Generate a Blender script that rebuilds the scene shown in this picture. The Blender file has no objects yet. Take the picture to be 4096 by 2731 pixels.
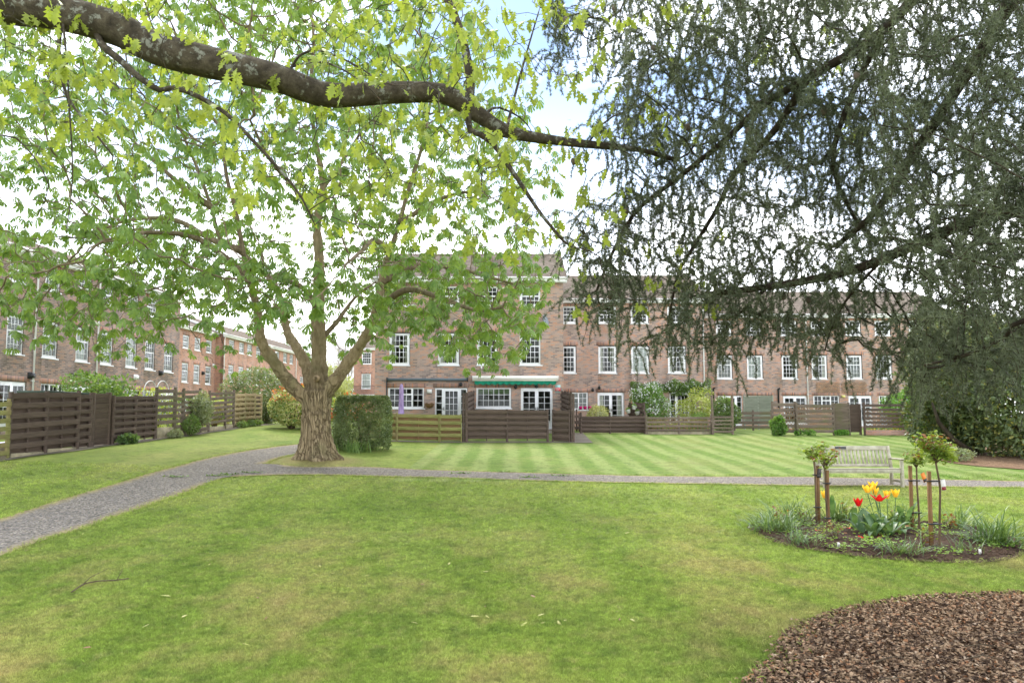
import bpy, math, random
import numpy as np
from mathutils import Vector, Matrix, Quaternion
random.seed(7); RNG = np.random.default_rng(11)
R = math.radians
SC = bpy.context.scene
COL = SC.collection
# ------------------------------------------------------------------ camera
FPX, YC, TILT, CZ = 2950.0, 1441.0, R(4.44), 1.85      # photo is 4096 x 2731
cam = bpy.data.cameras.new('camera'); camo = bpy.data.objects.new('camera', cam); COL.objects.link(camo)
cam.sensor_width = 36; cam.lens = FPX / 4096 * 36
cam.shift_y = (YC - 1365.5) / 4096
cam.clip_start = 0.1; cam.clip_end = 3000
camo.location = (0, 0, CZ); camo.rotation_euler = (R(90) + TILT, 0, 0)
SC.camera = camo
# ------------------------------------------------------------------ world, sun, exposure
SUN_EL, SUN_AZ = R(50), R(-12)          # azimuth measured from +Y towards +X
w = bpy.data.worlds.new('World'); SC.world = w; w.use_nodes = True
nt = w.node_tree; nt.nodes.clear()
sky = nt.nodes.new('ShaderNodeTexSky'); sky.sky_type = 'NISHITA'; sky.sun_disc = False
sky.sun_elevation = SUN_EL; sky.sun_rotation = SUN_AZ
sky.air_density = 1.0; sky.dust_density = 0.3; sky.ozone_density = 3.0
tc = nt.nodes.new('ShaderNodeTexCoord')            # thin white cloud over the blue, closing up to white haze at the horizon
mp = nt.nodes.new('ShaderNodeMapping'); mp.inputs['Scale'].default_value = (1.2, 1.2, 2.4); mp.inputs['Location'].default_value = (-2.23, -3.39, 4.7)
nz = nt.nodes.new('ShaderNodeTexNoise'); nz.inputs['Scale'].default_value = 1.5; nz.inputs['Detail'].default_value = 5; nz.inputs['Roughness'].default_value = 0.55
rp = nt.nodes.new('ShaderNodeValToRGB'); rp.color_ramp.elements[0].position = 0.43; rp.color_ramp.elements[1].position = 0.64
rp.color_ramp.elements[0].color = (0.0, 0.0, 0.0, 1); rp.color_ramp.elements[1].color = (1, 1, 1, 1)
sz = nt.nodes.new('ShaderNodeSeparateXYZ'); hr = nt.nodes.new('ShaderNodeValToRGB'); e = hr.color_ramp.elements
e[0].position = 0.0; e[0].color = (1, 1, 1, 1); e[1].position = 0.46; e[1].color = (0, 0, 0, 1); x_ = e.new(0.24); x_.color = (0.35, 0.35, 0.35, 1); x_ = e.new(0.36); x_.color = (0.08, 0.08, 0.08, 1)
ad = nt.nodes.new('ShaderNodeMath'); ad.operation = 'ADD'; ad.use_clamp = True
mx = nt.nodes.new('ShaderNodeMixRGB'); mx.inputs['Color2'].default_value = (20.0, 20.3, 21.0, 1)
bg = nt.nodes.new('ShaderNodeBackground'); bg.inputs['Strength'].default_value = 0.06
wo = nt.nodes.new('ShaderNodeOutputWorld')
nt.links.new(tc.outputs['Generated'], mp.inputs['Vector']); nt.links.new(mp.outputs['Vector'], nz.inputs['Vector'])
nt.links.new(nz.outputs['Fac'], rp.inputs['Fac']); nt.links.new(tc.outputs['Generated'], sz.inputs[0]); nt.links.new(sz.outputs['Z'], hr.inputs['Fac'])
nt.links.new(rp.outputs['Color'], ad.inputs[0]); nt.links.new(hr.outputs['Color'], ad.inputs[1]); nt.links.new(ad.outputs[0], mx.inputs['Fac'])
nt.links.new(sky.outputs['Color'], mx.inputs['Color1']); nt.links.new(mx.outputs['Color'], bg.inputs['Color'])
nt.links.new(bg.outputs['Background'], wo.inputs['Surface'])
sun = bpy.data.lights.new('sun', 'SUN'); suno = bpy.data.objects.new('sun', sun); COL.objects.link(suno)
sun.energy = 1.2; sun.angle = R(14); sun.color = (1.0, 0.95, 0.86)
sd = Vector((math.sin(SUN_AZ) * math.cos(SUN_EL), math.cos(SUN_AZ) * math.cos(SUN_EL), math.sin(SUN_EL)))
suno.rotation_euler = sd.to_track_quat('Z', 'Y').to_euler(); suno.location = (0, 20, 40)
SC.view_settings.view_transform = 'Standard'; SC.view_settings.look = 'None'; SC.view_settings.gamma = 1
SC.view_settings.exposure = 2.1
SC.view_settings.use_curve_mapping = False
SC.render.engine = 'CYCLES'
SC.cycles.use_denoising = True
SC.cycles.max_bounces = 7; SC.cycles.diffuse_bounces = 3; SC.cycles.glossy_bounces = 2
SC.cycles.transmission_bounces = 4; SC.cycles.transparent_max_bounces = 8
SC.cycles.caustics_reflective = False; SC.cycles.caustics_refractive = False
SC.cycles.use_fast_gi = False
# ------------------------------------------------------------------ pixel helpers (a pixel is only a direction)
_c, _s = math.cos(TILT), math.sin(TILT)
def ray(px, py):
    u = (px - 2048) / FPX; v = -(py - YC) / FPX
    return Vector((u, _c - v * _s, _s + v * _c))
def at(px, py, Y):
    d = ray(px, py); t = Y / d.y
    return Vector((d.x * t, Y, CZ + d.z * t))
_gy = np.arange(-20, 130, 0.25)
_gz = np.interp(_gy, [-20, 0, 8, 12, 17, 22, 27, 31.7, 36, 38, 45, 130], [0, 0, 0, .05, .18, .42, .62, .80, 1.05, 1.12, 1.15, 1.2])
_gz = np.convolve(np.pad(_gz, 8, mode='edge'), np.ones(17) / 17, mode='valid')
def sst(a, b, x):
    t = np.clip((np.asarray(x, float) - a) / (b - a), 0, 1); return t * t * (3 - 2 * t)
TREE = (-5.95, 22.6)
def gz(x, y):
    x = np.asarray(x, float); y = np.asarray(y, float)
    z = np.interp(y, _gy, _gz) + 0.36 * sst(-2.5, -14, x) * sst(7, 20, y)
    z = z + 0.12 * np.exp(-((x - TREE[0]) ** 2 + (y - TREE[1]) ** 2) / (2 * 0.9 ** 2))
    return z
def g1(x, y): return float(gz(x, y))
def gp(px, py):
    d = ray(px, py); t = 3.0
    for k in range(4000):
        p = d * t
        if CZ + p.z <= g1(p.x, p.y): break
        t += 0.03
    return Vector((d.x * t, d.y * t, g1(d.x * t, d.y * t)))
def DD(l): return [(a * 1.74149, b * 1.74149) for a, b in l]      # 2352-wide view -> photo pixels
# ------------------------------------------------------------------ mesh helpers
def tag(o, label=None, cat=None, group=None, kind=None):
    if label: o['label'] = label
    if cat: o['category'] = cat
    if group: o['group'] = group
    if kind: o['kind'] = kind
    return o
def link(o, parent=None):
    COL.objects.link(o)
    if parent is not None: o.parent = parent
    return o
def thing(name, label, cat, loc=(0, 0, 0), rz=0, group=None):
    o = bpy.data.objects.new(name, None); COL.objects.link(o)
    o.location = loc; o.rotation_euler = (0, 0, rz); o.empty_display_size = 0.2
    return tag(o, label, cat, group)
def mesh_np(name, V, F, smooth=False, uv=None):
    """V (n,3) array, F list/array of faces (uniform array or list of tuples)"""
    me = bpy.data.meshes.new(name)
    V = np.asarray(V, np.float32)
    if isinstance(F, np.ndarray):
        nf, k = F.shape; idx = F.reshape(-1).astype(np.int32)
        starts = np.arange(nf, dtype=np.int32) * k; tot = np.full(nf, k, np.int32)
    else:
        tot = np.array([len(f) for f in F], np.int32); idx = np.array([i for f in F for i in f], np.int32)
        starts = np.concatenate([[0], np.cumsum(tot)[:-1]]).astype(np.int32); nf = len(F)
    me.vertices.add(len(V)); me.vertices.foreach_set('co', V.reshape(-1))
    me.loops.add(len(idx)); me.loops.foreach_set('vertex_index', idx)
    me.polygons.add(nf); me.polygons.foreach_set('loop_start', starts); me.polygons.foreach_set('loop_total', tot)
    if smooth: me.polygons.foreach_set('use_smooth', np.ones(nf, bool))
    me.update(calc_edges=True); me.validate()
    return me
def obj(name, me, mat=None, parent=None, loc=None, rot=None, scale=None):
    if mat is not None:
        me.materials.clear()
        for m in (mat if isinstance(mat, (list, tuple)) else [mat]): me.materials.append(m)
    o = bpy.data.objects.new(name, me); link(o, parent)
    if loc is not None: o.location = loc
    if rot is not None: o.rotation_euler = rot
    if scale is not None: o.scale = scale
    return o
class MB:
    def __init__(s): s.v = []; s.f = []
    def add(s, V, F):
        b = len(s.v); s.v += [tuple(p) for p in V]; s.f += [tuple(i + b for i in f) for f in F]; return s
    def box(s, x0, x1, y0, y1, z0, z1):
        return s.add([(x0, y0, z0), (x1, y0, z0), (x1, y1, z0), (x0, y1, z0), (x0, y0, z1), (x1, y0, z1), (x1, y1, z1), (x0, y1, z1)],
                     [(0, 3, 2, 1), (4, 5, 6, 7), (0, 1, 5, 4), (1, 2, 6, 5), (2, 3, 7, 6), (3, 0, 4, 7)])
    def bar(s, a, b, w, d=None, up=(0, 0, 1)):
        a = Vector(a); b = Vector(b); d = d or w; t = (b - a).normalized(); u = Vector(up)
        if abs(t.dot(u)) > 0.98: u = Vector((0, 1, 0))
        x = t.cross(u).normalized(); y = x.cross(t).normalized()
        V = [p + x * (sx * w / 2) + y * (sy * d / 2) for p in (a, b) for sx, sy in ((-1, -1), (1, -1), (1, 1), (-1, 1))]
        return s.add(V, [(3, 2, 1, 0), (4, 5, 6, 7), (0, 1, 5, 4), (1, 2, 6, 5), (2, 3, 7, 6), (3, 0, 4, 7)])
    def tube(s, P, rad, n=8, cap=True):
        V, F = tube_np(P, rad, n, cap); return s.add(V.tolist(), F)
    def lathe(s, prof, n=12, c=(0, 0, 0)):
        V = []; F = []
        for r_, z in prof:
            for k in range(n):
                a = 2 * math.pi * k / n; V.append((c[0] + r_ * math.cos(a), c[1] + r_ * math.sin(a), c[2] + z))
        for i in range(len(prof) - 1):
            for k in range(n):
                k2 = (k + 1) % n; F.append((i * n + k, i * n + k2, (i + 1) * n + k2, (i + 1) * n + k))
        F.append(tuple(reversed(range(n)))); F.append(tuple(range((len(prof) - 1) * n, len(prof) * n)))
        return s.add(V, F)
    def mesh(s, name, smooth=False): return mesh_np(name, np.array(s.v), s.f, smooth)
    def build(s, name, mat, parent=None, loc=None, rot=None, smooth=False):
        return obj(name, s.mesh(name, smooth), mat, parent, loc, rot)
def tube_np(P, rad, n=8, cap=True, jit=0.0):
    P = np.asarray(P, float); m = len(P); rad = np.broadcast_to(np.asarray(rad, float), (m,))
    T = np.gradient(P, axis=0); T /= (np.linalg.norm(T, axis=1, keepdims=True) + 1e-9)
    u = np.cross(T[0], [0.31, 0.87, 0.38]); u /= np.linalg.norm(u) + 1e-9
    V = np.zeros((m, n, 3)); a = np.arange(n) * 2 * np.pi / n
    for i in range(m):
        u = u - T[i] * np.dot(u, T[i]); u /= np.linalg.norm(u) + 1e-9; v = np.cross(T[i], u)
        rr = rad[i] * (1 + (jit * (RNG.random(n) - .5) if jit else 0))
        V[i] = P[i] + (np.cos(a) * rr)[:, None] * u + (np.sin(a) * rr)[:, None] * v
    F = []
    for i in range(m - 1):
        for k in range(n):
            k2 = (k + 1) % n; F.append((i * n + k, i * n + k2, (i + 1) * n + k2, (i + 1) * n + k))
    if cap: F.append(tuple(reversed(range(n)))); F.append(tuple(range((m - 1) * n, m * n)))
    return V.reshape(-1, 3), F
_unit = {}
def unit_box(mat, bev=0.06):
    """shared unit box (centre origin) with chamfered long edges, one per material"""
    if mat.name in _unit: return _unit[mat.name]
    m = MB(); m.box(-.5, .5, -.5, .5, -.5, .5); me = m.mesh('board'); me.materials.append(mat); _unit[mat.name] = me
    return me
def piece(name, mat, parent, c, size, rot=(0, 0, 0)):
    o = bpy.data.objects.new(name, unit_box(mat)); link(o, parent); o.location = c; o.scale = size; o.rotation_euler = rot
    return o
def smooth_path(P, step):
    P = np.asarray(P, float); d = np.concatenate([[0], np.cumsum(np.linalg.norm(np.diff(P, axis=0), axis=1))])
    n = max(3, int(d[-1] / step) + 1); t = np.linspace(0, d[-1], n)
    # Catmull-Rom through the points
    out = np.zeros((n, P.shape[1])); Pp = np.vstack([2 * P[0] - P[1], P, 2 * P[-1] - P[-2]])
    for i, tt in enumerate(t):
        k = min(len(P) - 2, max(0, int(np.searchsorted(d, tt, side='right') - 1))); s = (tt - d[k]) / max(1e-6, d[k + 1] - d[k])
        p0, p1, p2, p3 = Pp[k], Pp[k + 1], Pp[k + 2], Pp[k + 3]
        out[i] = .5 * ((2 * p1) + (-p0 + p2) * s + (2 * p0 - 5 * p1 + 4 * p2 - p3) * s * s + (-p0 + 3 * p1 - 3 * p2 + p3) * s ** 3)
    return out
def inpoly(x, y, poly):
    x = np.asarray(x); y = np.asarray(y); r = np.zeros(x.shape, bool); n = len(poly); j = n - 1
    for i in range(n):
        xi, yi = poly[i][0], poly[i][1]; xj, yj = poly[j][0], poly[j][1]
        c = ((yi > y) != (yj > y)) & (x < (xj - xi) * (y - yi) / (yj - yi + 1e-12) + xi); r ^= c; j = i
    return r
# ------------------------------------------------------------------ materials
def S(r, g, b):
    f = lambda c: c / 12.92 if c <= .04045 else ((c + .055) / 1.055) ** 2.4
    return (f(r / 255), f(g / 255), f(b / 255), 1)
class NT:
    def __init__(s, name):
        s.m = bpy.data.materials.new(name); s.m.use_nodes = True; s.t = s.m.node_tree; s.n = s.t.nodes; s.n.clear()
        s.out = s.n.new('ShaderNodeOutputMaterial')
    def new(s, typ, **kw):
        n = s.n.new('ShaderNode' + typ)
        for k, v in kw.items():
            if hasattr(n, k): setattr(n, k, v)
        return n
    def set(s, n, **kw):
        for k, v in kw.items(): n.inputs[k.replace('_', ' ')].default_value = v
        return n
    def l(s, a, b): s.t.links.new(a, b)
    def coord(s, which='Object', scale=None):
        c = s.new('TexCoord').outputs[which]
        if scale is not None:
            m = s.new('Mapping'); m.inputs['Scale'].default_value = scale; s.l(c, m.inputs['Vector']); c = m.outputs['Vector']
        return c
    def pos(s, scale=None):
        c = s.new('NewGeometry').outputs['Position']
        if scale is not None:
            m = s.new('Mapping'); m.inputs['Scale'].default_value = scale; s.l(c, m.inputs['Vector']); c = m.outputs['Vector']
        return c
    def noise(s, vec, scale, detail=4, rough=.55, out='Fac'):
        n = s.new('TexNoise'); n.inputs['Scale'].default_value = scale; n.inputs['Detail'].default_value = detail; n.inputs['Roughness'].default_value = rough
        s.l(vec, n.inputs['Vector']); return n.outputs[out]
    def ramp(s, fac, stops):
        r = s.new('ValToRGB'); e = r.color_ramp.elements
        while len(e) < len(stops): e.new(0.5)
        for el, (p, c) in zip(e, stops):
            el.position = p; el.color = c if hasattr(c, '__len__') else (c, c, c, 1)
        s.l(fac, r.inputs['Fac']); return r.outputs['Color']
    def mix(s, fac, a, b, typ='MIX'):
        m = s.new('MixRGB'); m.blend_type = typ
        for v, k in ((fac, 'Fac'), (a, 'Color1'), (b, 'Color2')):
            if hasattr(v, 'links'): s.l(v, m.inputs[k])
            else: m.inputs[k].default_value = v
        return m.outputs['Color']
    def math(s, op, a, b=0.0):
        m = s.new('Math'); m.operation = op
        for v, i in ((a, 0), (b, 1)):
            if hasattr(v, 'links'): s.l(v, m.inputs[i])
            else: m.inputs[i].default_value = v
        return m.outputs[0]
    def rnd(s): return s.new('ObjectInfo').outputs['Random']
    def bump(s, h, strength=.3, dist=.01):
        b = s.new('Bump'); b.inputs['Strength'].default_value = strength; b.inputs['Distance'].default_value = dist
        s.l(h, b.inputs['Height']); return b.outputs['Normal']
    def bsdf(s, color, rough=.7, normal=None, spec=.4, metal=0):
        p = s.new('BsdfPrincipled'); p.inputs['Specular IOR Level'].default_value = spec; p.inputs['Metallic'].default_value = metal
        for v, k in ((color, 'Base Color'), (rough, 'Roughness')):
            if hasattr(v, 'links'): s.l(v, p.inputs[k])
            else: p.inputs[k].default_value = v
        if normal is not None: s.l(normal, p.inputs['Normal'])
        s.l(p.outputs['BSDF'], s.out.inputs['Surface']); return p
def mat_plain(name, col, rough=.6, var=.12, spec=.4, metal=0, nscale=6):
    t = NT(name); c = t.noise(t.coord(), nscale)
    d = (col[0] * (1 - var), col[1] * (1 - var), col[2] * (1 - var), 1); e = tuple(min(1, x * (1 + var)) for x in col[:3]) + (1,)
    t.bsdf(t.ramp(c, [(.3, d), (.7, e)]), rough, spec=spec, metal=metal); return t.m
def mat_leaf(name, dark, light, trans=.45, tcol=None, scale=.7, rough=.5, var=.5):
    """leaf: reflected plus transmitted light, colour varying leaf by leaf and clump by clump"""
    t = NT(name)
    n1 = t.noise(t.pos(), scale, 2); n2 = t.noise(t.pos(), 9.0, 1)
    f = t.mix(var, n1, n2); c = t.ramp(f, [(.34, dark), (.66, light)])
    p = t.new('BsdfPrincipled'); p.inputs['Roughness'].default_value = rough; p.inputs['Specular IOR Level'].default_value = .35
    t.l(c, p.inputs['Base Color'])
    tr = t.new('BsdfTranslucent')
    tc2 = t.mix(1.0, c, tcol or (1.25, 1.2, .45, 1), 'MULTIPLY'); t.l(tc2, tr.inputs['Color'])
    m = t.new('MixShader'); m.inputs['Fac'].default_value = trans
    t.l(p.outputs['BSDF'], m.inputs[1]); t.l(tr.outputs['BSDF'], m.inputs[2]); t.l(m.outputs['Shader'], t.out.inputs['Surface'])
    return t.m
def mat_wood(name, a, b, rough=.8, grain=(1.5, 12, 30), stain=None, objvar=.35):
    t = NT(name)
    co = t.new('TexCoord').outputs['Object']
    oi = t.rnd(); off = t.math('MULTIPLY', oi, 37.0); cx = t.new('CombineXYZ'); t.l(off, cx.inputs[0]); t.l(off, cx.inputs[2])
    va = t.new('VectorMath'); va.operation = 'ADD'; t.l(t.pos(), va.inputs[0]); t.l(cx.outputs[0], va.inputs[1])
    mpn = t.new('Mapping'); mpn.inputs['Scale'].default_value = grain; t.l(va.outputs[0], mpn.inputs['Vector'])
    g = t.noise(mpn.outputs['Vector'], 1.2, 5, .65)
    c = t.ramp(g, [(.3, a), (.72, b)])
    v = t.ramp(oi, [(0, (1 - objvar,) * 3 + (1,)), (1, (1 + objvar * .35,) * 3 + (1,))]); c = t.mix(1.0, c, v, 'MULTIPLY')
    if stain:
        s2 = t.noise(t.pos(), 1.7, 4); c = t.mix(t.ramp(s2, [(.48, 0.0), (.68, 0.75)]), c, stain)
    t.bsdf(c, rough, t.bump(g, .35, .006), spec=.25); return t.m
# ------------------------------------------------------------------ surface materials
def mat_brick(name, stops, mortar=(.36, .32, .28, 1), patch=.5):
    t = NT(name); sp = t.new('SeparateXYZ'); t.l(t.coord('Object'), sp.inputs[0])
    h = t.math('ADD', sp.outputs[0], sp.outputs[1]); z = sp.outputs[2]
    row = t.math('FLOOR', t.math('DIVIDE', z, .075)); par = t.math('MODULO', row, 2.0)
    col = t.math('FLOOR', t.math('ADD', t.math('DIVIDE', h, .225), t.math('MULTIPLY', par, .5)))
    cx = t.new('CombineXYZ'); t.l(col, cx.inputs[0]); t.l(row, cx.inputs[1])
    wn = t.new('TexWhiteNoise'); wn.noise_dimensions = '2D'; t.l(cx.outputs[0], wn.inputs['Vector'])
    cv = t.new('CombineXYZ'); t.l(h, cv.inputs[0]); t.l(z, cv.inputs[1])
    big = t.noise(cv.outputs[0], .9, 4, .6)
    f = t.mix(patch * .55, wn.outputs['Value'], t.ramp(big, [(.32, 0.0), (.68, 1.0)]))
    c = t.ramp(f, stops)
    fine = t.noise(cv.outputs[0], 45, 3); c = t.mix(.5, c, t.mix(1.0, c, t.ramp(fine, [(.3, .6), (.7, 1.25)]), 'MULTIPLY'))
    dirt = t.noise(cv.outputs[0], .35, 5, .7); c = t.mix(t.ramp(dirt, [(.5, 0.0), (.75, .45)]), c, (.16, .13, .11, 1))
    # joints
    fx = t.math('FRACT', t.math('ADD', t.math('DIVIDE', h, .225), t.math('MULTIPLY', par, .5)))
    fz = t.math('FRACT', t.math('DIVIDE', z, .075))
    j = t.math('MAXIMUM', t.math('LESS_THAN', fx, .045), t.math('LESS_THAN', fz, .14))
    c = t.mix(j, c, mortar)
    hgt = t.math('SUBTRACT', 1.0, j)
    t.bsdf(c, .88, t.bump(t.math('ADD', hgt, t.math('MULTIPLY', fine, .4)), .5, .008), spec=.2); return t.m
M = {}
M['brick'] = mat_brick('brick_pink_brown', [(0, S(116, 102, 96)), (.25, S(148, 130, 121)), (.48, S(172, 149, 136)), (.66, S(180, 148, 130)), (.82, S(188, 138, 110)), (1, S(170, 156, 147))])
M['brick_dark'] = mat_brick('brick_brown', [(0, S(102, 90, 84)), (.3, S(130, 113, 105)), (.55, S(152, 131, 120)), (.8, S(168, 132, 112)), (1, S(146, 133, 126))])
M['brick_red'] = mat_brick('brick_red', [(0, S(134, 104, 92)), (.3, S(168, 130, 112)), (.6, S(184, 142, 122)), (.85, S(192, 136, 108)), (1, S(168, 142, 128))])
t = NT('soldier_brick'); sp = t.new('SeparateXYZ'); t.l(t.coord('Object'), sp.inputs[0])
k = t.math('FLOOR', t.math('DIVIDE', sp.outputs[0], .075)); wn = t.new('TexWhiteNoise'); wn.noise_dimensions = '1D'; t.l(k, wn.inputs['W'])
c = t.ramp(wn.outputs['Value'], [(0, S(122, 100, 92)), (.4, S(162, 130, 116)), (.8, S(182, 128, 100)), (1, S(166, 144, 132))])
c = t.mix(t.math('LESS_THAN', t.math('FRACT', t.math('DIVIDE', sp.outputs[0], .075)), .13), c, (.30, .27, .23, 1)); t.bsdf(c, .88, spec=.2); M['soldier'] = t.m
t = NT('roof_tile'); n1 = t.noise(t.pos((3.4, 3.4, 3.4)), 1.0, 2); n2 = t.noise(t.pos(), .5, 4)
t.bsdf(t.mix(.5, t.ramp(n1, [(.3, S(88, 78, 72)), (.7, S(150, 136, 122))]), t.ramp(n2, [(.3, S(104, 92, 84)), (.7, S(150, 140, 126))])), .9, spec=.2); M['tile'] = t.m
M['white'] = mat_plain('white_upvc', (.80, .80, .80, 1), .35, .03)
M['white_dull'] = mat_plain('white_paint_aged', (.66, .65, .62, 1), .6, .1, nscale=2)
t = NT('window_glass'); tr = t.new('BsdfTransparent'); tr.inputs['Color'].default_value = (.80, .86, .82, 1); gl = t.new('BsdfGlossy'); gl.inputs['Roughness'].default_value = .03
gl.inputs['Color'].default_value = (.9, .95, .95, 1); fr = t.new('Fresnel'); fr.inputs['IOR'].default_value = 1.33
nb = t.noise(t.pos(), 2.2, 2); t.l(t.bump(nb, .08, .02), gl.inputs['Normal'])
ms = t.new('MixShader'); t.l(t.math('MULTIPLY', fr.outputs[0], 1.0), ms.inputs['Fac']); t.l(tr.outputs[0], ms.inputs[1]); t.l(gl.outputs[0], ms.inputs[2]); t.l(ms.outputs[0], t.out.inputs['Surface']); M['glass'] = t.m
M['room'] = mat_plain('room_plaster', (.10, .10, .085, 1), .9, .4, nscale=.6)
M['curtain'] = mat_plain('curtain_cloth', (.62, .58, .50, 1), .9, .1)
M['net'] = mat_plain('net_curtain', (.70, .70, .70, 1), .9, .06)
M['blind'] = mat_plain('green_blind', S(112, 132, 92), .8, .08)
M['dark_metal'] = mat_plain('dark_metal', (.035, .035, .035, 1), .45, .2)
M['grey_metal'] = mat_plain('slate_grey_metal', S(86, 98, 104), .4, .06)
M['cream'] = mat_plain('cream_metal', S(232, 228, 216), .4, .03)
t = NT('green_canvas'); n = t.noise(t.coord('Object', (1, 1, 6)), 5, 4); t.bsdf(t.ramp(n, [(.25, S(22, 98, 76)), (.75, S(44, 138, 106))]), .85, spec=.1); M['green_canvas'] = t.m
M['coir'] = mat_wood('coir_fibre', S(120, 88, 50), S(176, 140, 92), grain=(20, 20, 3))
M['brown_fence'] = mat_wood('dark_brown_fence', S(76, 64, 56), S(108, 92, 82), grain=(2, 2, 34), objvar=.22)
M['brown_fence_worn'] = mat_wood('worn_brown_fence', S(86, 74, 64), S(134, 119, 106), grain=(2, 2, 34), stain=S(98, 96, 66), objvar=.25)
M['green_fence'] = mat_wood('algae_green_fence', S(108, 108, 58), S(156, 152, 98), grain=(2, 2, 30), stain=S(132, 116, 84), objvar=.2)
M['green_fence_back'] = mat_wood('bare_board_fence', S(112, 84, 58), S(150, 120, 88), grain=(2, 2, 30), stain=S(118, 112, 66), objvar=.25)
M['pale_fence'] = mat_wood('pale_tan_fence', S(146, 128, 92), S(182, 164, 128), grain=(2, 2, 30), stain=S(140, 140, 92), objvar=.2)
M['grey_green_fence'] = mat_wood('grey_green_fence', S(120, 126, 112), S(156, 160, 146), grain=(2, 2, 30), objvar=.15)
M['teak'] = mat_wood('weathered_teak', S(146, 140, 122), S(190, 184, 164), grain=(6, 6, 6), objvar=.16)
M['stake'] = mat_wood('stake_softwood', S(104, 76, 48), S(142, 110, 74), grain=(24, 24, 2), objvar=.2)
M['trellis'] = mat_wood('trellis_wood', S(148, 114, 78), S(186, 152, 112), grain=(5, 5, 5), objvar=.2)
M['concrete'] = mat_plain('concrete', S(156, 146, 130), .9, .16, nscale=3)
M['kerbstone'] = mat_plain('weathered_kerb', S(150, 140, 116), .95, .25, nscale=5)
M['black'] = mat_plain('black_rubber', (.02, .02, .02, 1), .5, .2)
t = NT('purple_cover'); n = t.noise(t.coord('Object', (7, 7, 1.2)), 3, 4); t.bsdf(t.ramp(n, [(.3, S(128, 108, 142)), (.7, S(172, 152, 184))]), .8, t.bump(n, .8, .03), spec=.2); M['purple'] = t.m
M['pink'] = mat_plain('pink_pot', S(214, 30, 120), .4, .06)
M['red'] = mat_plain('red_sign', S(206, 44, 44), .45, .04)
M['teal'] = mat_plain('teal_sign', S(150, 190, 186), .45, .04)
M['orange'] = mat_plain('orange_cone', S(216, 96, 44), .5, .06)
M['dish'] = mat_plain('grey_dish', S(120, 126, 132), .5, .04)
M['yellow_lamp'] = mat_plain('yellow_green_lamp', S(196, 196, 74), .5, .08)
M['terracotta'] = mat_plain('terracotta', S(180, 100, 66), .8, .12)
M['lilac_cloth'] = mat_plain('lilac_cloth', S(206, 204, 226), .9, .05)
def bark(name, a, b, c2, scale=9, moss=None, stretch=.22, bs=.8, bd=.03, lich=None):
    t = NT(name); p = t.coord('Object', (1, 1, stretch)); n = t.noise(p, scale, 6, .68); n2 = t.noise(t.coord('Object'), 1.1, 4)
    col = t.ramp(n, [(.28, a), (.5, b), (.75, c2)])
    if moss: col = t.mix(t.ramp(n2, [(.5, 0.0), (.66, .7)]), col, moss)
    if lich:
        v = t.noise(t.coord('Object'), 7, 5, .7); col = t.mix(t.ramp(v, [(.56, 0.0), (.62, .8)]), col, lich)
        v2 = t.noise(t.coord('Object', (.9, .9, .9)), 2.2, 3); col = t.mix(t.ramp(v2, [(.66, 0.0), (.74, .55)]), col, S(150, 96, 44))
    t.bsdf(col, .92, t.bump(n, bs, bd), spec=.15); return t.m
M['bark_chestnut'] = bark('chestnut_bark', S(92, 76, 58), S(146, 126, 98), S(176, 156, 126), 7, moss=S(112, 108, 72))
t = NT('fissured_bark'); co = t.coord('Object'); sp = t.new('SeparateXYZ'); t.l(co, sp.inputs[0])
ang = t.math('ADD', t.math('ARCTAN2', sp.outputs[1], sp.outputs[0]), t.math('MULTIPLY', sp.outputs[2], .25)); cv = t.new('CombineXYZ'); t.l(t.math('MULTIPLY', ang, 3.2), cv.inputs[0]); t.l(t.math('MULTIPLY', sp.outputs[2], .6), cv.inputs[1])
wz = t.noise(co, 3.0, 3, .6, 'Color'); vm = t.new('VectorMath'); vm.operation = 'MULTIPLY_ADD'; vm.inputs[1].default_value = (.8, .8, .8); t.l(wz, vm.inputs[0]); t.l(cv.outputs[0], vm.inputs[2])
vo = t.new('TexVoronoi'); vo.feature = 'DISTANCE_TO_EDGE'; vo.inputs['Scale'].default_value = 2.4; t.l(vm.outputs[0], vo.inputs['Vector'])
low = t.ramp(t.math('DIVIDE', sp.outputs[2], 4.0), [(.45, 1.0), (.75, .12)])
crack = t.math('MULTIPLY', t.ramp(vo.outputs['Distance'], [(.0, 1.0), (.11, 0.0)]), low); fine = t.noise(t.coord('Object', (1, 1, .3)), 11, 6, .7); n2 = t.noise(co, 1.3, 4)
c = t.ramp(fine, [(.28, S(110, 96, 74)), (.5, S(142, 126, 98)), (.75, S(164, 148, 120))]); c = t.mix(t.ramp(n2, [(.5, 0.0), (.66, .6)]), c, S(116, 112, 80)); c = t.mix(t.math('MULTIPLY', crack, .6), c, S(82, 66, 50))
t.bsdf(c, .93, t.bump(t.math('SUBTRACT', t.math('MULTIPLY', fine, .7), crack), 1.0, .06), spec=.12); M['bark_trunk'] = t.m
M['bark_twig'] = bark('twig_bark', S(66, 57, 45), S(94, 83, 67), S(118, 106, 87), 12)
M['bark_limb'] = bark('limb_bark', S(84, 73, 57), S(116, 103, 82), S(142, 128, 104), 9, moss=S(100, 98, 68))
M['bark_oak'] = bark('oak_bark', S(40, 36, 29), S(66, 60, 48), S(92, 85, 70), 10, lich=S(124, 126, 114), stretch=1.0, bd=.035)
M['bark_oak_twig'] = bark('oak_twig_bark', S(52, 44, 36), S(78, 68, 56), S(100, 90, 74), 12)
M['bark_cedar'] = bark('cedar_bark', S(38, 33, 27), S(58, 51, 41), S(80, 73, 57), 10)
M['stem_rose'] = bark('rose_stem', S(66, 56, 44), S(98, 82, 64), S(122, 102, 80), 14)
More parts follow.
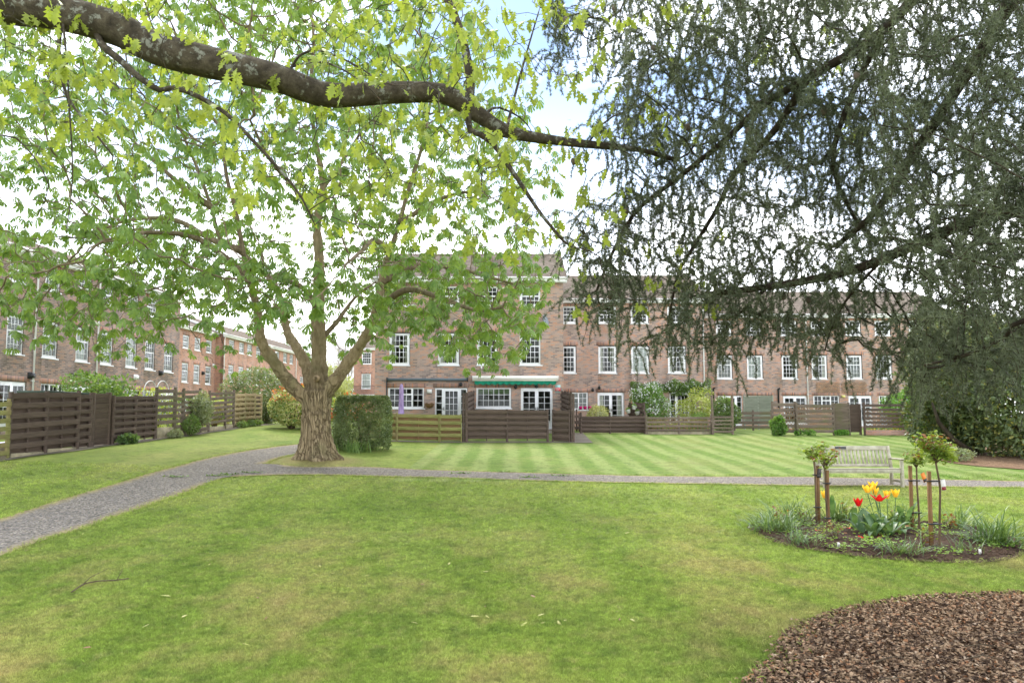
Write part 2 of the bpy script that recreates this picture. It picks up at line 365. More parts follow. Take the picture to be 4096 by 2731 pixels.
M['leaf_chestnut'] = mat_leaf('chestnut_leaf', S(82, 114, 50), S(130, 156, 76), .40, (1.2, 1.1, .55, 1), scale=.5)
M['leaf_oak'] = mat_leaf('young_oak_leaf', S(126, 142, 54), S(160, 172, 78), .48, (1.05, 1.05, .65, 1), scale=.8)
M['leaf_cedar'] = mat_leaf('cedar_needle', S(70, 80, 58), S(112, 120, 90), .26, (1.0, 1.05, .8, 1), scale=1.1)
M['leaf_laurel'] = mat_leaf('dark_glossy_leaf', S(62, 78, 46), S(116, 132, 84), .25, scale=.9, rough=.32)
M['leaf_laurel_y'] = mat_leaf('yellowing_leaf', S(104, 110, 50), S(150, 146, 76), .3, scale=.9)
M['leaf_hedge'] = mat_leaf('hedge_leaf', S(66, 84, 46), S(134, 148, 98), .25, scale=2.0, rough=.4)
M['leaf_ivy'] = mat_leaf('fresh_ivy_leaf', S(72, 122, 40), S(130, 174, 70), .35, scale=1.5)
M['leaf_bush'] = mat_leaf('bush_leaf', S(74, 106, 50), S(132, 158, 88), .35, scale=1.5)
M['leaf_grey'] = mat_leaf('grey_green_leaf', S(104, 116, 84), S(160, 168, 132), .3, scale=1.5)
M['leaf_var'] = mat_leaf('variegated_leaf', S(132, 142, 82), S(206, 206, 150), .35, scale=2)
M['leaf_lime'] = mat_leaf('lime_leaf', S(138, 156, 62), S(190, 200, 110), .4, scale=2)
M['leaf_red'] = mat_leaf('red_shoot_leaf', S(176, 82, 52), S(218, 138, 96), .35, scale=2)
M['leaf_rose'] = mat_leaf('rose_leaf', S(94, 124, 46), S(160, 176, 82), .4, scale=6)
M['leaf_rose_red'] = mat_leaf('bronze_rose_leaf', S(112, 70, 42), S(150, 104, 66), .35, scale=6)
M['leaf_strap'] = mat_leaf('strap_leaf', S(66, 94, 52), S(118, 142, 92), .3, scale=7, rough=.4)
M['leaf_tulip'] = mat_leaf('tulip_leaf', S(70, 102, 66), S(110, 138, 94), .3, scale=7, rough=.4)
M['leaf_herb'] = mat_leaf('seedling_leaf', S(110, 146, 62), S(158, 188, 96), .4, scale=7)
M['petal_yellow'] = mat_leaf('yellow_petal', S(232, 186, 40), S(248, 214, 84), .35, (1.1, 1.0, .6, 1), scale=14)
M['petal_red'] = mat_leaf('red_petal', S(190, 22, 26), S(226, 44, 40), .3, (1.1, .6, .5, 1), scale=14)
M['petal_white'] = mat_leaf('white_petal', (.72, .72, .68, 1), (.82, .82, .8, 1), .3, (1, 1, 1, 1), scale=14)
M['far_twig'] = mat_leaf('bare_far_crown', S(166, 160, 158), S(196, 190, 186), .3, (1, 1, 1, 1), scale=.3)
M['far_leaf'] = mat_leaf('far_pale_leaf', S(146, 156, 112), S(184, 190, 148), .35, scale=.3)
# ------------------------------------------------------------------ the lawn (one sheet to the horizon)
def lawn_color(t, GK):
    P = t.pos()
    sp = t.new('SeparateXYZ'); t.l(P, sp.inputs[0])
    n_big = t.noise(P, .16, 3); n_mid = t.noise(t.pos((.55, .3, 1)), 1.0, 5, .62); n_f = t.noise(P, 14, 4, .7); n_p = t.noise(t.pos((.7, .42, 1)), .8, 4, .68)
    c = t.ramp(t.mix(.55, n_big, n_mid), [(.3, S(116, 142, 58)), (.5, S(150, 172, 76)), (.7, S(180, 192, 98))])
    # mowing stripes on the lawn beyond the path: blades laid towards or away from the viewer
    wob = t.math('ADD', sp.outputs[0], t.math('MULTIPLY', n_big, .5)); st = t.math('SINE', t.math('MULTIPLY', wob, 2 * math.pi / .92))
    mask = t.math('MULTIPLY', t.math('GREATER_THAN', sp.outputs[1], 18.6), t.math('GREATER_THAN', sp.outputs[0], -3.0))
    c = t.mix(t.math('MULTIPLY', mask, .62), c, t.ramp(t.math('ADD', t.math('MULTIPLY', st, .5), .5), [(.2, S(116, 154, 66)), (.8, S(170, 190, 116))]))
    wide = t.math('SINE', t.math('MULTIPLY', t.math('ADD', sp.outputs[0], t.math('MULTIPLY', sp.outputs[1], .18)), 2 * math.pi / 1.7))
    c = t.mix(.10, c, t.ramp(t.math('ADD', t.math('MULTIPLY', wide, .5), .5), [(.2, S(110, 146, 56)), (.8, S(176, 190, 112))]))
    # thin, straw-dry patches
    near = t.ramp(t.math('DIVIDE', sp.outputs[1], 20.0), [(.2, 1.0), (.75, .25)])
    dry = t.math('MULTIPLY', t.ramp(n_p, [(.47, 0.0), (.64, .85)]), near)
    n_c = t.noise(P, 3.6, 4, .7); c = t.mix(t.ramp(n_c, [(.36, .55), (.52, 0.0)]), c, S(88, 116, 52)); c = t.mix(t.math('MULTIPLY', t.ramp(t.noise(P, 5.5, 5, .75), [(.54, 0.0), (.7, .7)]), near), c, S(190, 184, 120)); c = t.mix(dry, c, S(196, 178, 122))
    # worn ground and straw round the tree foot
    dx = t.math('SUBTRACT', sp.outputs[0], TREE[0] + .1); dy = t.math('MULTIPLY', t.math('SUBTRACT', sp.outputs[1], TREE[1] - .3), .9)
    dist = t.math('SQRT', t.math('ADD', t.math('MULTIPLY', dx, dx), t.math('MULTIPLY', dy, dy)))
    dist = t.math('ADD', dist, t.math('MULTIPLY', t.math('SUBTRACT', n_mid, .5), 2.2))
    c = t.mix(t.ramp(t.math('DIVIDE', dist, 4.0), [(.12, .9), (.5, 0.0)]), c, S(172, 158, 104))
    c = t.mix(.55, c, t.mix(1.0, c, t.ramp(n_f, [(.3, .55), (.7, 1.35)]), 'MULTIPLY'))
    return t.mix(1.0, c, (GK, GK * .98, GK * 1.02, 1), 'MULTIPLY'), n_f
t = NT('lawn_grass'); c, nf = lawn_color(t, .54); n3 = t.noise(t.pos((1, .5, 1)), 38, 4, .75)
t.bsdf(c, .9, t.bump(t.mix(.5, nf, n3), .9, .05), spec=.1); M['lawn'] = t.m
t = NT('grass_blade'); c, nf = lawn_color(t, .95); c = t.mix(.7, c, t.mix(1.0, c, t.ramp(t.rnd(), [(0, .45), (1, 1.55)]), 'MULTIPLY'))
p = t.new('BsdfPrincipled'); p.inputs['Roughness'].default_value = .6; p.inputs['Specular IOR Level'].default_value = .2; t.l(c, p.inputs['Base Color'])
tr = t.new('BsdfTranslucent'); t.l(c, tr.inputs['Color']); ms = t.new('MixShader'); ms.inputs['Fac'].default_value = .35
t.l(p.outputs[0], ms.inputs[1]); t.l(tr.outputs[0], ms.inputs[2]); t.l(ms.outputs[0], t.out.inputs['Surface']); M['blade'] = t.m
def axis(lo, hi, f0, f1, fine, mid, m0, m1):
    a = np.arange(f0, f1 + 1e-6, fine); b = np.arange(m0, f0 - 1e-6, mid); c = np.arange(f1 + mid, m1 + 1e-6, mid)
    return np.concatenate([[lo, lo / 3, lo / 8] if lo < -200 else [lo], b, a, c, [hi / 4, hi / 2, hi]])
xs = axis(-900, 900, -17, 17, .3, 1.5, -60, 60); ys = axis(-60, 2400, 3, 40, .3, 1.5, -20, 120)
xs = np.unique(np.round(xs, 3)); ys = np.unique(np.round(ys, 3))
X, Y = np.meshgrid(xs, ys); V = np.stack([X, Y, gz(X, Y)], -1).reshape(-1, 3)
nx = len(xs); ny = len(ys); ii = (np.arange(ny - 1)[:, None] * nx + np.arange(nx - 1)[None]).reshape(-1)
F = np.stack([ii, ii + 1, ii + nx + 1, ii + nx], -1)
lawn = obj('lawn', mesh_np('lawn', V, F, True), M['lawn']); tag(lawn, 'mown green lawn with stripes and dry patches', kind='structure')
# ------------------------------------------------------------------ path: loose grey chippings with straw-dry edges
t = NT('path_gravel'); P = t.pos(); uv = t.new('UVMap'); sp = t.new('SeparateXYZ'); t.l(uv.outputs[0], sp.inputs[0])
vo = t.new('TexVoronoi'); vo.inputs['Scale'].default_value = 42; t.l(P, vo.inputs['Vector'])
bw = t.new('RGBToBW'); t.l(vo.outputs['Color'], bw.inputs[0])
n1 = t.noise(P, .45, 4, .6); n2 = t.noise(P, 5, 4, .7)
c = t.ramp(bw.outputs[0], [(.1, S(54, 51, 49)), (.5, S(104, 99, 93)), (.9, S(158, 149, 136))])
c = t.mix(t.ramp(n1, [(.35, .5), (.65, 0.0)]), c, t.mix(.5, c, S(64, 62, 66)))
n6 = t.noise(P, 9, 5, .8); c = t.mix(1.0, c, t.ramp(n6, [(.3, .6), (.7, 1.5)]), 'MULTIPLY'); e = t.math('ABSOLUTE', t.math('SUBTRACT', sp.outputs[1], .5)); e = t.math('ADD', e, t.math('MULTIPLY', t.math('SUBTRACT', n2, .5), .22))
c = t.mix(t.ramp(e, [(.34, 0.0), (.47, .95)]), c, t.ramp(n2, [(.3, S(112, 100, 66)), (.7, S(152, 138, 98))]))
spk = t.noise(P, 24, 3, .7); c = t.mix(t.ramp(spk, [(.54, 0.0), (.66, .6)]), c, S(162, 148, 116))
t.bsdf(c, .9, t.bump(bw.outputs[0], .9, .02), spec=.2); M['gravel'] = t.m
def strip(name, U, L, mat, dz, nc=7, step=.35, label=None, k_up=None, k_lo=None):
    U = smooth_path(np.array([gp(*p)[:] for p in U]), step); L0 = np.array([gp(*p)[:] for p in L])
    d = np.concatenate([[0], np.cumsum(np.linalg.norm(np.diff(L0, axis=0), axis=1))]); Ls = smooth_path(L0, d[-1] / (len(U) - 1) * .999)
    n = min(len(U), len(Ls)); U = U[:n]; Ls = Ls[:n]
    wob = np.convolve(RNG.random(n + 8) - .5, np.ones(3) / 3, 'same')[:n, None] * .14
    dirn = (Ls - U) / (np.linalg.norm(Ls - U, axis=1, keepdims=True) + 1e-6); U = U + dirn * wob; Ls = Ls + dirn * wob[::-1]
    k = np.linspace(0, 1, nc)[None, :, None]; Pt = U[:, None] * (1 - k) + Ls[:, None] * k
    Pt[..., 2] = gz(Pt[..., 0], Pt[..., 1]) + dz
    ii = (np.arange(n - 1)[:, None] * nc + np.arange(nc - 1)[None]).reshape(-1); F = np.stack([ii, ii + nc, ii + nc + 1, ii + 1], -1)
    me = mesh_np(name, Pt.reshape(-1, 3), F, True); uvl = me.uv_layers.new(name='UVMap')
    li = np.zeros(len(me.loops), np.int32); me.loops.foreach_get('vertex_index', li)
    uu = (li // nc) / n; vv = (li % nc) / (nc - 1) - .5
    ku = np.interp(uu, *k_up) if k_up else np.ones(len(li)); kl = np.interp(uu, *k_lo) if k_lo else np.ones(len(li))
    uvs = np.stack([uu, .5 + vv * np.where(vv < 0, ku, kl)], -1).astype(np.float32); uvl.data.foreach_set('uv', uvs.reshape(-1))
    o = obj(name, me, mat); tag(o, label, kind='structure')
    return o, np.vstack([U[:, :2], Ls[::-1, :2]])
_, PATH_A = strip('path', DD([(-160, 1246), (0, 1193), (100, 1160), (200, 1130), (300, 1100), (400, 1072), (500, 1047), (600, 1030), (690, 1019), (760, 1008), (800, 1000)]),
                  DD([(-160, 1340), (0, 1280), (100, 1243), (200, 1211), (300, 1176), (400, 1142), (480, 1112), (560, 1080), (650, 1050), (740, 1026), (800, 1012)]), M['gravel'], .012, k_lo=([.62, .70, .93, 1], [1, .2, .2, 1]), label='grey gravel path running past the big tree')
_, PATH_B = strip('path', DD([(500, 1072), (600, 1066), (700, 1072), (850, 1073), (950, 1078), (1100, 1083), (1300, 1089), (1500, 1094), (1700, 1095.5), (1900, 1097), (2150, 1102), (2520, 1108)]),
                  DD([(470, 1112), (530, 1096), (700, 1091), (850, 1095), (950, 1097), (1100, 1101), (1300, 1107), (1500, 1111), (1700, 1114), (1900, 1117), (2150, 1119), (2520, 1123)]), M['gravel'], .018, k_up=([.05, .09], [.2, 1]), k_lo=([.03, .06], [.2, 1]), label='straight grey gravel path crossing the lawn behind the bench')
# concrete strip along the left fence and the slab between the garden fences
t = NT('worn_concrete'); n1 = t.noise(t.pos(), 1.3, 5, .65); n2 = t.noise(t.pos(), 20, 3); t.bsdf(t.mix(.4, t.ramp(n1, [(.3, S(92, 84, 72)), (.7, S(128, 120, 106))]), t.ramp(n2, [(.3, S(76, 70, 60)), (.7, S(136, 128, 114))])), .92, t.bump(n2, .3, .01), spec=.2); M['slab'] = t.m
FX0, WX0, SL = -15.1, -22.3, .0515
def fence_xy(Y, off=0): return Vector((FX0 + SL * Y + off, Y, 0))
def fY(px): return -FX0 * FPX / (2200 - px)
def quadstrip(name, A, B, mat, dz, label):
    n = len(A); V = []
    for a, b in zip(A, B):
        for k in np.linspace(0, 1, 4):
            x = a[0] * (1 - k) + b[0] * k; y = a[1] * (1 - k) + b[1] * k; V.append((x, y, g1(x, y) + dz))
    F = [(i * 4 + j, i * 4 + j + 1, (i + 1) * 4 + j + 1, (i + 1) * 4 + j) for i in range(n - 1) for j in range(3)]
    return tag(obj(name, mesh_np(name, np.array(V), F, True), mat), label, kind='structure')
yy = np.arange(18, 41, .5); quadstrip('pavement', [fence_xy(y, -.3) for y in yy], [fence_xy(y, .38 + .08 * math.sin(y * 1.7)) for y in yy], M['slab'], .02, 'narrow concrete strip under the left fence')
a, b, c_, d_ = gp(2300, 1772), gp(2372, 1772), gp(2330, 1732), gp(2282, 1732)
quadstrip('pavement', [a.lerp(d_, k) for k in np.linspace(0, 1.0, 10)], [b.lerp(c_, k) for k in np.linspace(0, 1.0, 10)], M['slab'], .02, 'concrete slab path between the two garden gates')
yy = np.linspace(1500, 2330, 40); quadstrip('pavement', [Vector((at(p, 1769, 31.75)[0], 31.35, 0)) for p in yy], [Vector((at(p, 1769, 31.75)[0], 31.95, 0)) for p in yy], M['slab'], .015, 'concrete edging strip under the low garden fence')
# ------------------------------------------------------------------ houses
def holes(mb, x0, x1, z0, z1, hs, y0, y1, back=True):
    """panel in the xz plane between y0 (front) and y1 with rectangular holes and their reveals"""
    xs_ = sorted({x0, x1, *[h[0] for h in hs], *[h[1] for h in hs]}); zs_ = sorted({z0, z1, *[h[2] for h in hs], *[h[3] for h in hs]})
    xs_ = [x for x in xs_ if x0 <= x <= x1]; zs_ = [z for z in zs_ if z0 <= z <= z1]
    ix = {}; V = []; F = []
    def vid(x, y, z):
        k = (round(x, 4), round(y, 4), round(z, 4))
        if k not in ix: ix[k] = len(V); V.append((x, y, z))
        return ix[k]
    for a, b in zip(xs_[:-1], xs_[1:]):
        for c, d in zip(zs_[:-1], zs_[1:]):
            mx_, mz_ = (a + b) / 2, (c + d) / 2
            if any(h[0] < mx_ < h[1] and h[2] < mz_ < h[3] for h in hs): continue
            F.append((vid(a, y0, c), vid(b, y0, c), vid(b, y0, d), vid(a, y0, d)))
            if back: F.append((vid(a, y1, d), vid(b, y1, d), vid(b, y1, c), vid(a, y1, c)))
    for h in hs + [None]:
        a, b, c, d = h[:4] if h else (x0, x1, z0, z1)
        for p, q in (((a, c), (b, c)), ((b, c), (b, d)), ((b, d), (a, d)), ((a, d), (a, c))):
            if h and (p[1] == q[1] == z0): continue
            F.append((vid(p[0], y0, p[1]), vid(q[0], y0, q[1]), vid(q[0], y1, q[1]), vid(p[0], y1, p[1])) if not h else
                     (vid(q[0], y0, q[1]), vid(p[0], y0, p[1]), vid(p[0], y1, p[1]), vid(q[0], y1, q[1])))
    return mb.add(V, F)
_wm = {}
def win_meshes(kind, w, h):
    key = (kind, round(w, 1), round(h, 1))
    if key in _wm: return _wm[key]
    L = []                      # lights: x0,x1,z0,z1,cols,rows
    fw = .075
    if kind == 'sash':
        m = h * .60; L = [(fw + .05, w - fw - .05, .13, m - .03, 4, 3), (fw + .05, w - fw - .05, m + .035, h - .1, 4, 2)]
    elif kind == 'sash_small':
        m = h * .5; L = [(fw + .05, w - fw - .05, .11, m - .03, 4, 2), (fw + .05, w - fw - .05, m + .035, h - .09, 4, 2)]
    elif kind == 'casement':
        a, b = w * .335, w * .665
        L = [(.09, a - .04, .09, h - .08, 2, 3), (a + .04, b - .04, .09, h * .62, 2, 2), (a + .05, b - .05, h * .70, h - .09, 2, 1), (b + .04, w - .09, .09, h - .08, 2, 3)]
    elif kind == 'picture': L = [(.10, w - .10, .11, h - .09, 6, 3)]
    elif kind == 'french':
        c = w / 2; L = [(.13, c - .09, .42, h - .17, 2, 5), (c + .09, w - .13, .42, h - .17, 2, 5)]
    elif kind == 'side_door':
        a, b = w * .235, w * .775
        L = [(.07, a - .04, .3, h - .08, 1, 5), (a + .13, b - .13, .3, h - .16, 3, 5), (b + .04, w - .07, .3, h - .08, 1, 5)]
    elif kind == 'far': L = [(.1, w - .1, .1, h * .5 - .03, 3, 2), (.1, w - .1, h * .5 + .03, h - .1, 3, 2)]
    fr = MB(); holes(fr, 0, w, 0, h, L, 0, .07)
    if kind.startswith('sash'): fr.box(.0, w, -.02, 0, h - .05, h)
    bars = MB(); gl = MB(); bw_ = .026 if kind != 'far' else .035
    for (a, b, c, d, nc, nr) in L:
        for k in range(1, nc):
            x = a + (b - a) * k / nc; bars.box(x - bw_ / 2, x + bw_ / 2, .018, .05, c, d)
        for k in range(1, nr):
            z = c + (d - c) * k / nr; bars.box(a, b, .020, .048, z - bw_ / 2, z + bw_ / 2)
        gl.add([(a, .034, c), (b, .034, c), (b, .034, d), (a, .034, d)], [(0, 1, 2, 3)])
    sl = MB(); sl.box(-.05, w + .05, -.075, .07, -.055, -.002); sl.box(-.02, w + .02, -.04, .07, -.075, -.056)
    hd = MB()
    if kind in ('french', 'side_door'):
        for x in ((w / 2 - .045, w / 2 + .045) if kind == 'french' else (w * .235 + .06,)):
            hd.box(x - .012, x + .012, -.03, 0, .95, 1.12); hd.box(x - (.1 if x < w / 2 else 0), x + (.0 if x < w / 2 else .1), -.05, -.03, 1.02, 1.04)
    r = (fr.mesh('frame'), bars.mesh('glazing_bar'), gl.mesh('pane'), sl.mesh('sill'), hd.mesh('handle') if hd.v else None)
    for me, m in zip(r, ('white', 'white', 'glass', 'white', 'dark_metal')):
        if me: me.materials.append(M[m])
    _wm[key] = r; return r
def cloth_mesh(w, h, n=14, amp=.025):
    V = []; F = []
    for k in range(n + 1):
        x = w * k / n; y = amp * math.sin(k * 1.9) + amp * .5 * math.sin(k * .7); V += [(x, y, 0), (x, y, h)]
    F = [(2 * k, 2 * k + 2, 2 * k + 3, 2 * k + 1) for k in range(n)]
    return mesh_np('curtain', np.array(V), F, True)
def add_window(parent, kind, x0, x1, z0, z1, setback=.05, extra=None):
    w, h = x1 - x0, z1 - z0; fm, bm_, gm, sm, hm = win_meshes(kind, w, h); door = kind in ('french', 'side_door')
    o = bpy.data.objects.new('door' if door else 'window', fm); link(o, parent); o.location = (x0, setback, z0)
    key = (kind, round(w, 1), round(h, 1)); o.scale = (w / key[1], 1, h / key[2]) if key[1] and key[2] else (1, 1, 1)
    link(bpy.data.objects.new('glazing_bar', bm_), o); link(bpy.data.objects.new('pane', gm), o)
    if not door: link(bpy.data.objects.new('sill', sm), o)
    if hm: link(bpy.data.objects.new('handle', hm), o)
    if extra:
        if extra in ('curtains', 'net'):
            m = M['curtain'] if extra == 'curtains' else M['net']
            for xx, cw in (((.06, .2 * w), (w - .06 - .2 * w, .2 * w)) if extra == 'curtains' else ((.05, w - .1),)):
                c = obj('curtain', cloth_mesh(cw, h - .12, 8 if extra == 'curtains' else 26, .022), m, o, (xx, .16, .06))
        elif extra == 'blind':
            c = MB()
            for k in range(int((h - .1) / .07)): c.add([(.06, .14, h - .1 - k * .07), (w - .06, .14, h - .1 - k * .07), (w - .06, .165, h - .135 - k * .07), (.06, .165, h - .135 - k * .07)], [(0, 1, 2, 3)])
            c.build('blind', M['net'], o)
        elif extra == 'roller':
            c = MB(); c.box(.08, w - .08, .1, .11, h - .34, h - .06); c.build('blind', M['blind'], o)
    return o
def house(label, loc, rz, W, wins, eave, ridge, brick, depth=8.5, ends=(False, False), group=None, name='terraced_house', lintels=True, base=.2, pipes=()):
    H = thing(name, label, 'house', loc, rz, group)
    hs = [(a, b, c, d) for (_, a, b, c, d, *_x) in wins]
    m = MB(); holes(m, 0, W, base, eave + .02, hs, 0, .24)
    for e, x in zip(ends, (0, W)):
        if e:
            xo = x
            V = [(xo, .002, base), (xo, depth, base), (xo, depth, eave), (xo, depth / 2, ridge - .12), (xo, .002, eave)]
            m.add(V, [(0, 1, 2, 3, 4) if x else (4, 3, 2, 1, 0)])
    m.build('wall', brick, H); rw = MB(); rw.box(.01, W - .01, depth - .2, depth - .01, base, eave); rw.build('rear_wall', brick, H)
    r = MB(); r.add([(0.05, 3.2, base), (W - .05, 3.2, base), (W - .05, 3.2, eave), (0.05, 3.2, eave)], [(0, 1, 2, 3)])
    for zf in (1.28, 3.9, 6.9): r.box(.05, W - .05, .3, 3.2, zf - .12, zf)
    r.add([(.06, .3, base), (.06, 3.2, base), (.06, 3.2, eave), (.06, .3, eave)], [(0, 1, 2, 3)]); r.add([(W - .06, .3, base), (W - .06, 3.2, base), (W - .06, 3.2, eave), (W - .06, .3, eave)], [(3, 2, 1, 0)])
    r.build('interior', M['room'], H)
    # roof of lapped courses
    ro = MB(); o0, o1 = (.18 if ends[0] else 0), (.18 if ends[1] else 0); y0, z0 = -.36, eave - .02; L = math.hypot(depth / 2 - y0, ridge - z0); n = int(L / .3)
    dy, dz_ = (depth / 2 - y0) / n, (ridge - z0) / n
    for k in range(n):
        ya, za = y0 + dy * k, z0 + dz_ * k; lift = .06
        ro.add([(-o0, ya - .02, za + lift), (W + o1, ya - .02, za + lift), (W + o1, ya + dy, za + dz_ + .006), (-o0, ya + dy, za + dz_ + .006),
                (-o0, ya - .02, za), (W + o1, ya - .02, za)], [(0, 1, 2, 3), (4, 5, 1, 0)])
    ro.add([(-o0, depth / 2, ridge), (W + o1, depth / 2, ridge), (W + o1, depth + .3, eave), (-o0, depth + .3, eave)], [(0, 1, 2, 3)])
    R_ = ro.build('roof', M['tile'], H)
    rd = MB(); rd.tube([(-o0, depth / 2, ridge + .0), (W + o1, depth / 2, ridge + .0)], .11, 8); rd.build('ridge_tile', M['tile'], R_)
    fa = MB(); fa.box(-o0, W + o1, -.3, -.02, eave - .26, eave - .04); fa.build('fascia', M['white'], H)
    gu = MB(); gu.box(-o0, W + o1, -.40, -.302, eave - .10, eave + .0); gu.build('gutter', M['white_dull'], H)
    for e, x in zip(ends, (-o0 - .02, W + o1 + .02)):
        if e:
            b = MB(); b.bar((x, y0, eave - .08), (x, depth / 2, ridge - .06), .04, .2); b.build('bargeboard', M['white'], H)
    for wn_ in wins:
        kind, a, b, c, d = wn_[:5]; add_window(H, kind, a, b, c, d, .05, wn_[5] if len(wn_) > 5 else None)
        if lintels:
            lt = MB(); lt.box(a - .11, b + .11, -.004, .1, d + .005, d + .225); lt.build('lintel', M['soldier'], H)
    for x in pipes:
        p = MB(); p.tube([(x, -.07, 1.0), (x, -.07, eave - .4), (x, -.22, eave - .12)], .04, 8)
        for z in np.arange(1.6, eave - .5, 1.8): p.box(x - .065, x + .065, -.09, 0, z, z + .05)
        p.build('downpipe', M['white'], H, smooth=True)
    return H
def fx(px, Y, py=1450): return at(px, py, Y)[0]
def fz(px, py, Y): return at(px, py, Y)[2]
EAVE, RIDGE = 8.95, 10.7
RA, RB, RR = fz(2000, 1022, 41.45), fz(2500, 1108, 48.25), fz(3300, 1172, 54.85)
Z1a, Z1b = 4.50, 6.15        # first-floor sash
Z2a, Z2b = 7.5, 8.52         # top-floor sash
ZG = 1.28                    # ground-floor level
def row_house(label, Y, pL, pR, p1, p2, pg, eave, ridge, brick, ends=(False, False), pipes=(), ex=(), group=None, depth=8.5):
    """p1 / p2: pixel spans of first- and top-floor windows; pg: (kind, span, extra) on the ground floor"""
    x0, x1 = fx(pL, Y), fx(pR, Y); W = []
    for i, (a, b) in enumerate(p1): W.append(('sash', fx(a, Y) - x0, fx(b, Y) - x0, Z1a, Z1b, ex[i] if i < len(ex) else None))
    for a, b in p2: W.append(('sash_small', fx(a, Y) - x0, fx(b, Y) - x0, Z2a, Z2b))
    for kind, a, b, e in pg:
        z0_, z1_ = (ZG, ZG + 2.08) if kind in ('french', 'side_door') else (ZG + 1.04, ZG + 2.07)
        W.append((kind, fx(a, Y) - x0, fx(b, Y) - x0, z0_, z1_, e))
    return house(label, (x0, Y, 0), 0, x1 - x0, W, eave, ridge, brick, depth, ends, group, pipes=[fx(p, Y) - x0 for p in pipes])
YA, YB, YR = 37.2, 44.0, 50.6
hA1 = row_house('pink brown brick house with slate grey awning and purple parasol before it', YA, 1500, 1873, [(1556, 1640), (1752, 1838)], [(1558, 1640), (1754, 1838)],
          [('casement', 1553, 1697, None), ('side_door', 1741, 1869, None)], EAVE, RA, M['brick'], (True, False), ex=('curtains', 'curtains'))
hA2 = row_house('pink brown brick house with cream cassette awning and green scalloped valance', YA, 1873, 2254, [(1908, 1992), (2079, 2162)], [(1910, 1992), (2079, 2162)],
          [('picture', 1905, 2046, 'roller'), ('french', 2083, 2210, None)], EAVE, RA, M['brick'], (False, True))
row_house('brick house behind the low brown fence with pink pots', YB, 2180, 2497, [(2234, 2306), (2394, 2468)], [(2234, 2306), (2394, 2468)],
          [('casement', 2240, 2352, 'blind'), ('french', 2389, 2497 - 3, 'curtains')], EAVE, RB, M['brick'], (True, False), ex=(None, 'curtains'))
row_house('brick house with white flowering climber over its garden doors', YB, 2497, 2819, [(2525, 2598), (2672, 2745)], [(2525, 2598), (2672, 2745)],
          [('casement', 2527, 2640, None), ('side_door', 2676, 2781, None)], EAVE, RB, M['brick'], (False, True), pipes=(2814,), ex=('net', 'curtains'))
row_house('brick house with black flue pipe above the grey green fence panel', YR, 2780, 3085, [(2867, 2930), (2988, 3052)], [(2867, 2930), (2988, 3050)],
          [('side_door', 2870, 2964, None), ('casement', 2990, 3083, 'net')], EAVE, RR, M['brick'], (True, False), ex=('blind', 'net'))
row_house('brick house with white downpipe between its upper windows', YR, 3085, 3366, [(3127, 3191), (3246, 3309)], [(3127, 3191), (3246, 3309)],
          [('french', 3129, 3223, None), ('casement', 3249, 3352, None)], EAVE, RR, M['brick'], pipes=(3226,), ex=(None, 'curtains'))
row_house('brick house with two wooden trellis panels and slatted shutters', YR, 3366, 3590, [(3385, 3449), (3504, 3568)], [(3385, 3449), (3504, 3568)],
          [('french', 3389, 3482, None), ('casement', 3510, 3586, None)], EAVE, RR, M['brick'], ex=('blind', 'curtains'))
row_house('brick end house half hidden by dark evergreen shrubs', YR, 3590, 3800, [(3641, 3700), (3740, 3790)], [(3641, 3700)],
          [('casement', 3620, 3700, None)], EAVE, RR, M['brick'], (False, True))
# left terrace, running away from the camera
RZL = R(90) - math.atan(SL); KL = math.hypot(1, SL)
def left_house(label, Y0, Y1, X0, c1, brick, eave, ridge, ww=1.0, z1=(Z1a, Z1b), z2=(Z2a, Z2b), gr=(), ends=(False, False), pipes=(), ex=(), w2=None, group=None):
    """c1: window centres along Y"""
    W = []
    for i, c in enumerate(c1): W.append(('sash', (c - Y0) * KL - ww / 2, (c - Y0) * KL + ww / 2, *z1, ex[i] if i < len(ex) else None))
    for c in (w2 or c1): W.append(('sash_small', (c - Y0) * KL - ww / 2, (c - Y0) * KL + ww / 2, *z2))
    for kind, c, wd in gr:
        za, zb = (ZG, ZG + 2.08) if kind in ('french', 'side_door') else (ZG + 1.04, ZG + 2.07)
        W.append((kind, (c - Y0) * KL - wd / 2, (c - Y0) * KL + wd / 2, za, zb))
    return house(label, (X0 + SL * Y0, Y0, 0), RZL, (Y1 - Y0) * KL, W, eave, ridge, brick, 8.5, ends, group, pipes=[(p - Y0) * KL for p in pipes])
left_house('brown brick house at the open end of the left terrace', 27.4, 31.8, WX0, (28.5, 30.6), M['brick_dark'], EAVE, RIDGE, gr=(('casement', 28.6, 1.8), ('french', 30.6, 1.6)), pipes=(31.7,), ends=(True, False), ex=(None, 'blind'))
left_house('brown brick house with yellow wall lamp and black pole', 31.8, 36.2, WX0, (32.76, 35.05), M['brick_dark'], EAVE, RIDGE, gr=(('casement', 33.2, 1.8), ('french', 35.2, 1.5)), pipes=(36.1,), ex=('blind', 'net'))
left_house('brown brick house with round black wall clock', 36.2, 40.15, WX0, (36.98, 39.15), M['brick_dark'], EAVE, RIDGE, gr=(('casement', 37.3, 1.7), ('casement', 39.5, 1.5)), ex=('net', 'net'))
left_house('brown brick house at the end of the left terrace by the rose arch', 40.15, 44.2, WX0, (41.0, 43.0), M['brick_dark'], EAVE, RIDGE, gr=(('casement', 41.2, 1.7), ('french', 43.0, 1.5)), ends=(False, True))
X2 = -28.45
left_house('set back red brick house with black wall light between its windows', 52.5, 62.6, X2, (55.3, 57.4, 59.3, 61.3), M['brick_red'], EAVE, RIDGE, z1=(4.6, 6.1), z2=(7.25, 8.3), gr=(('casement', 57.4, 1.8),), ends=(True, False))
X3 = -27.77
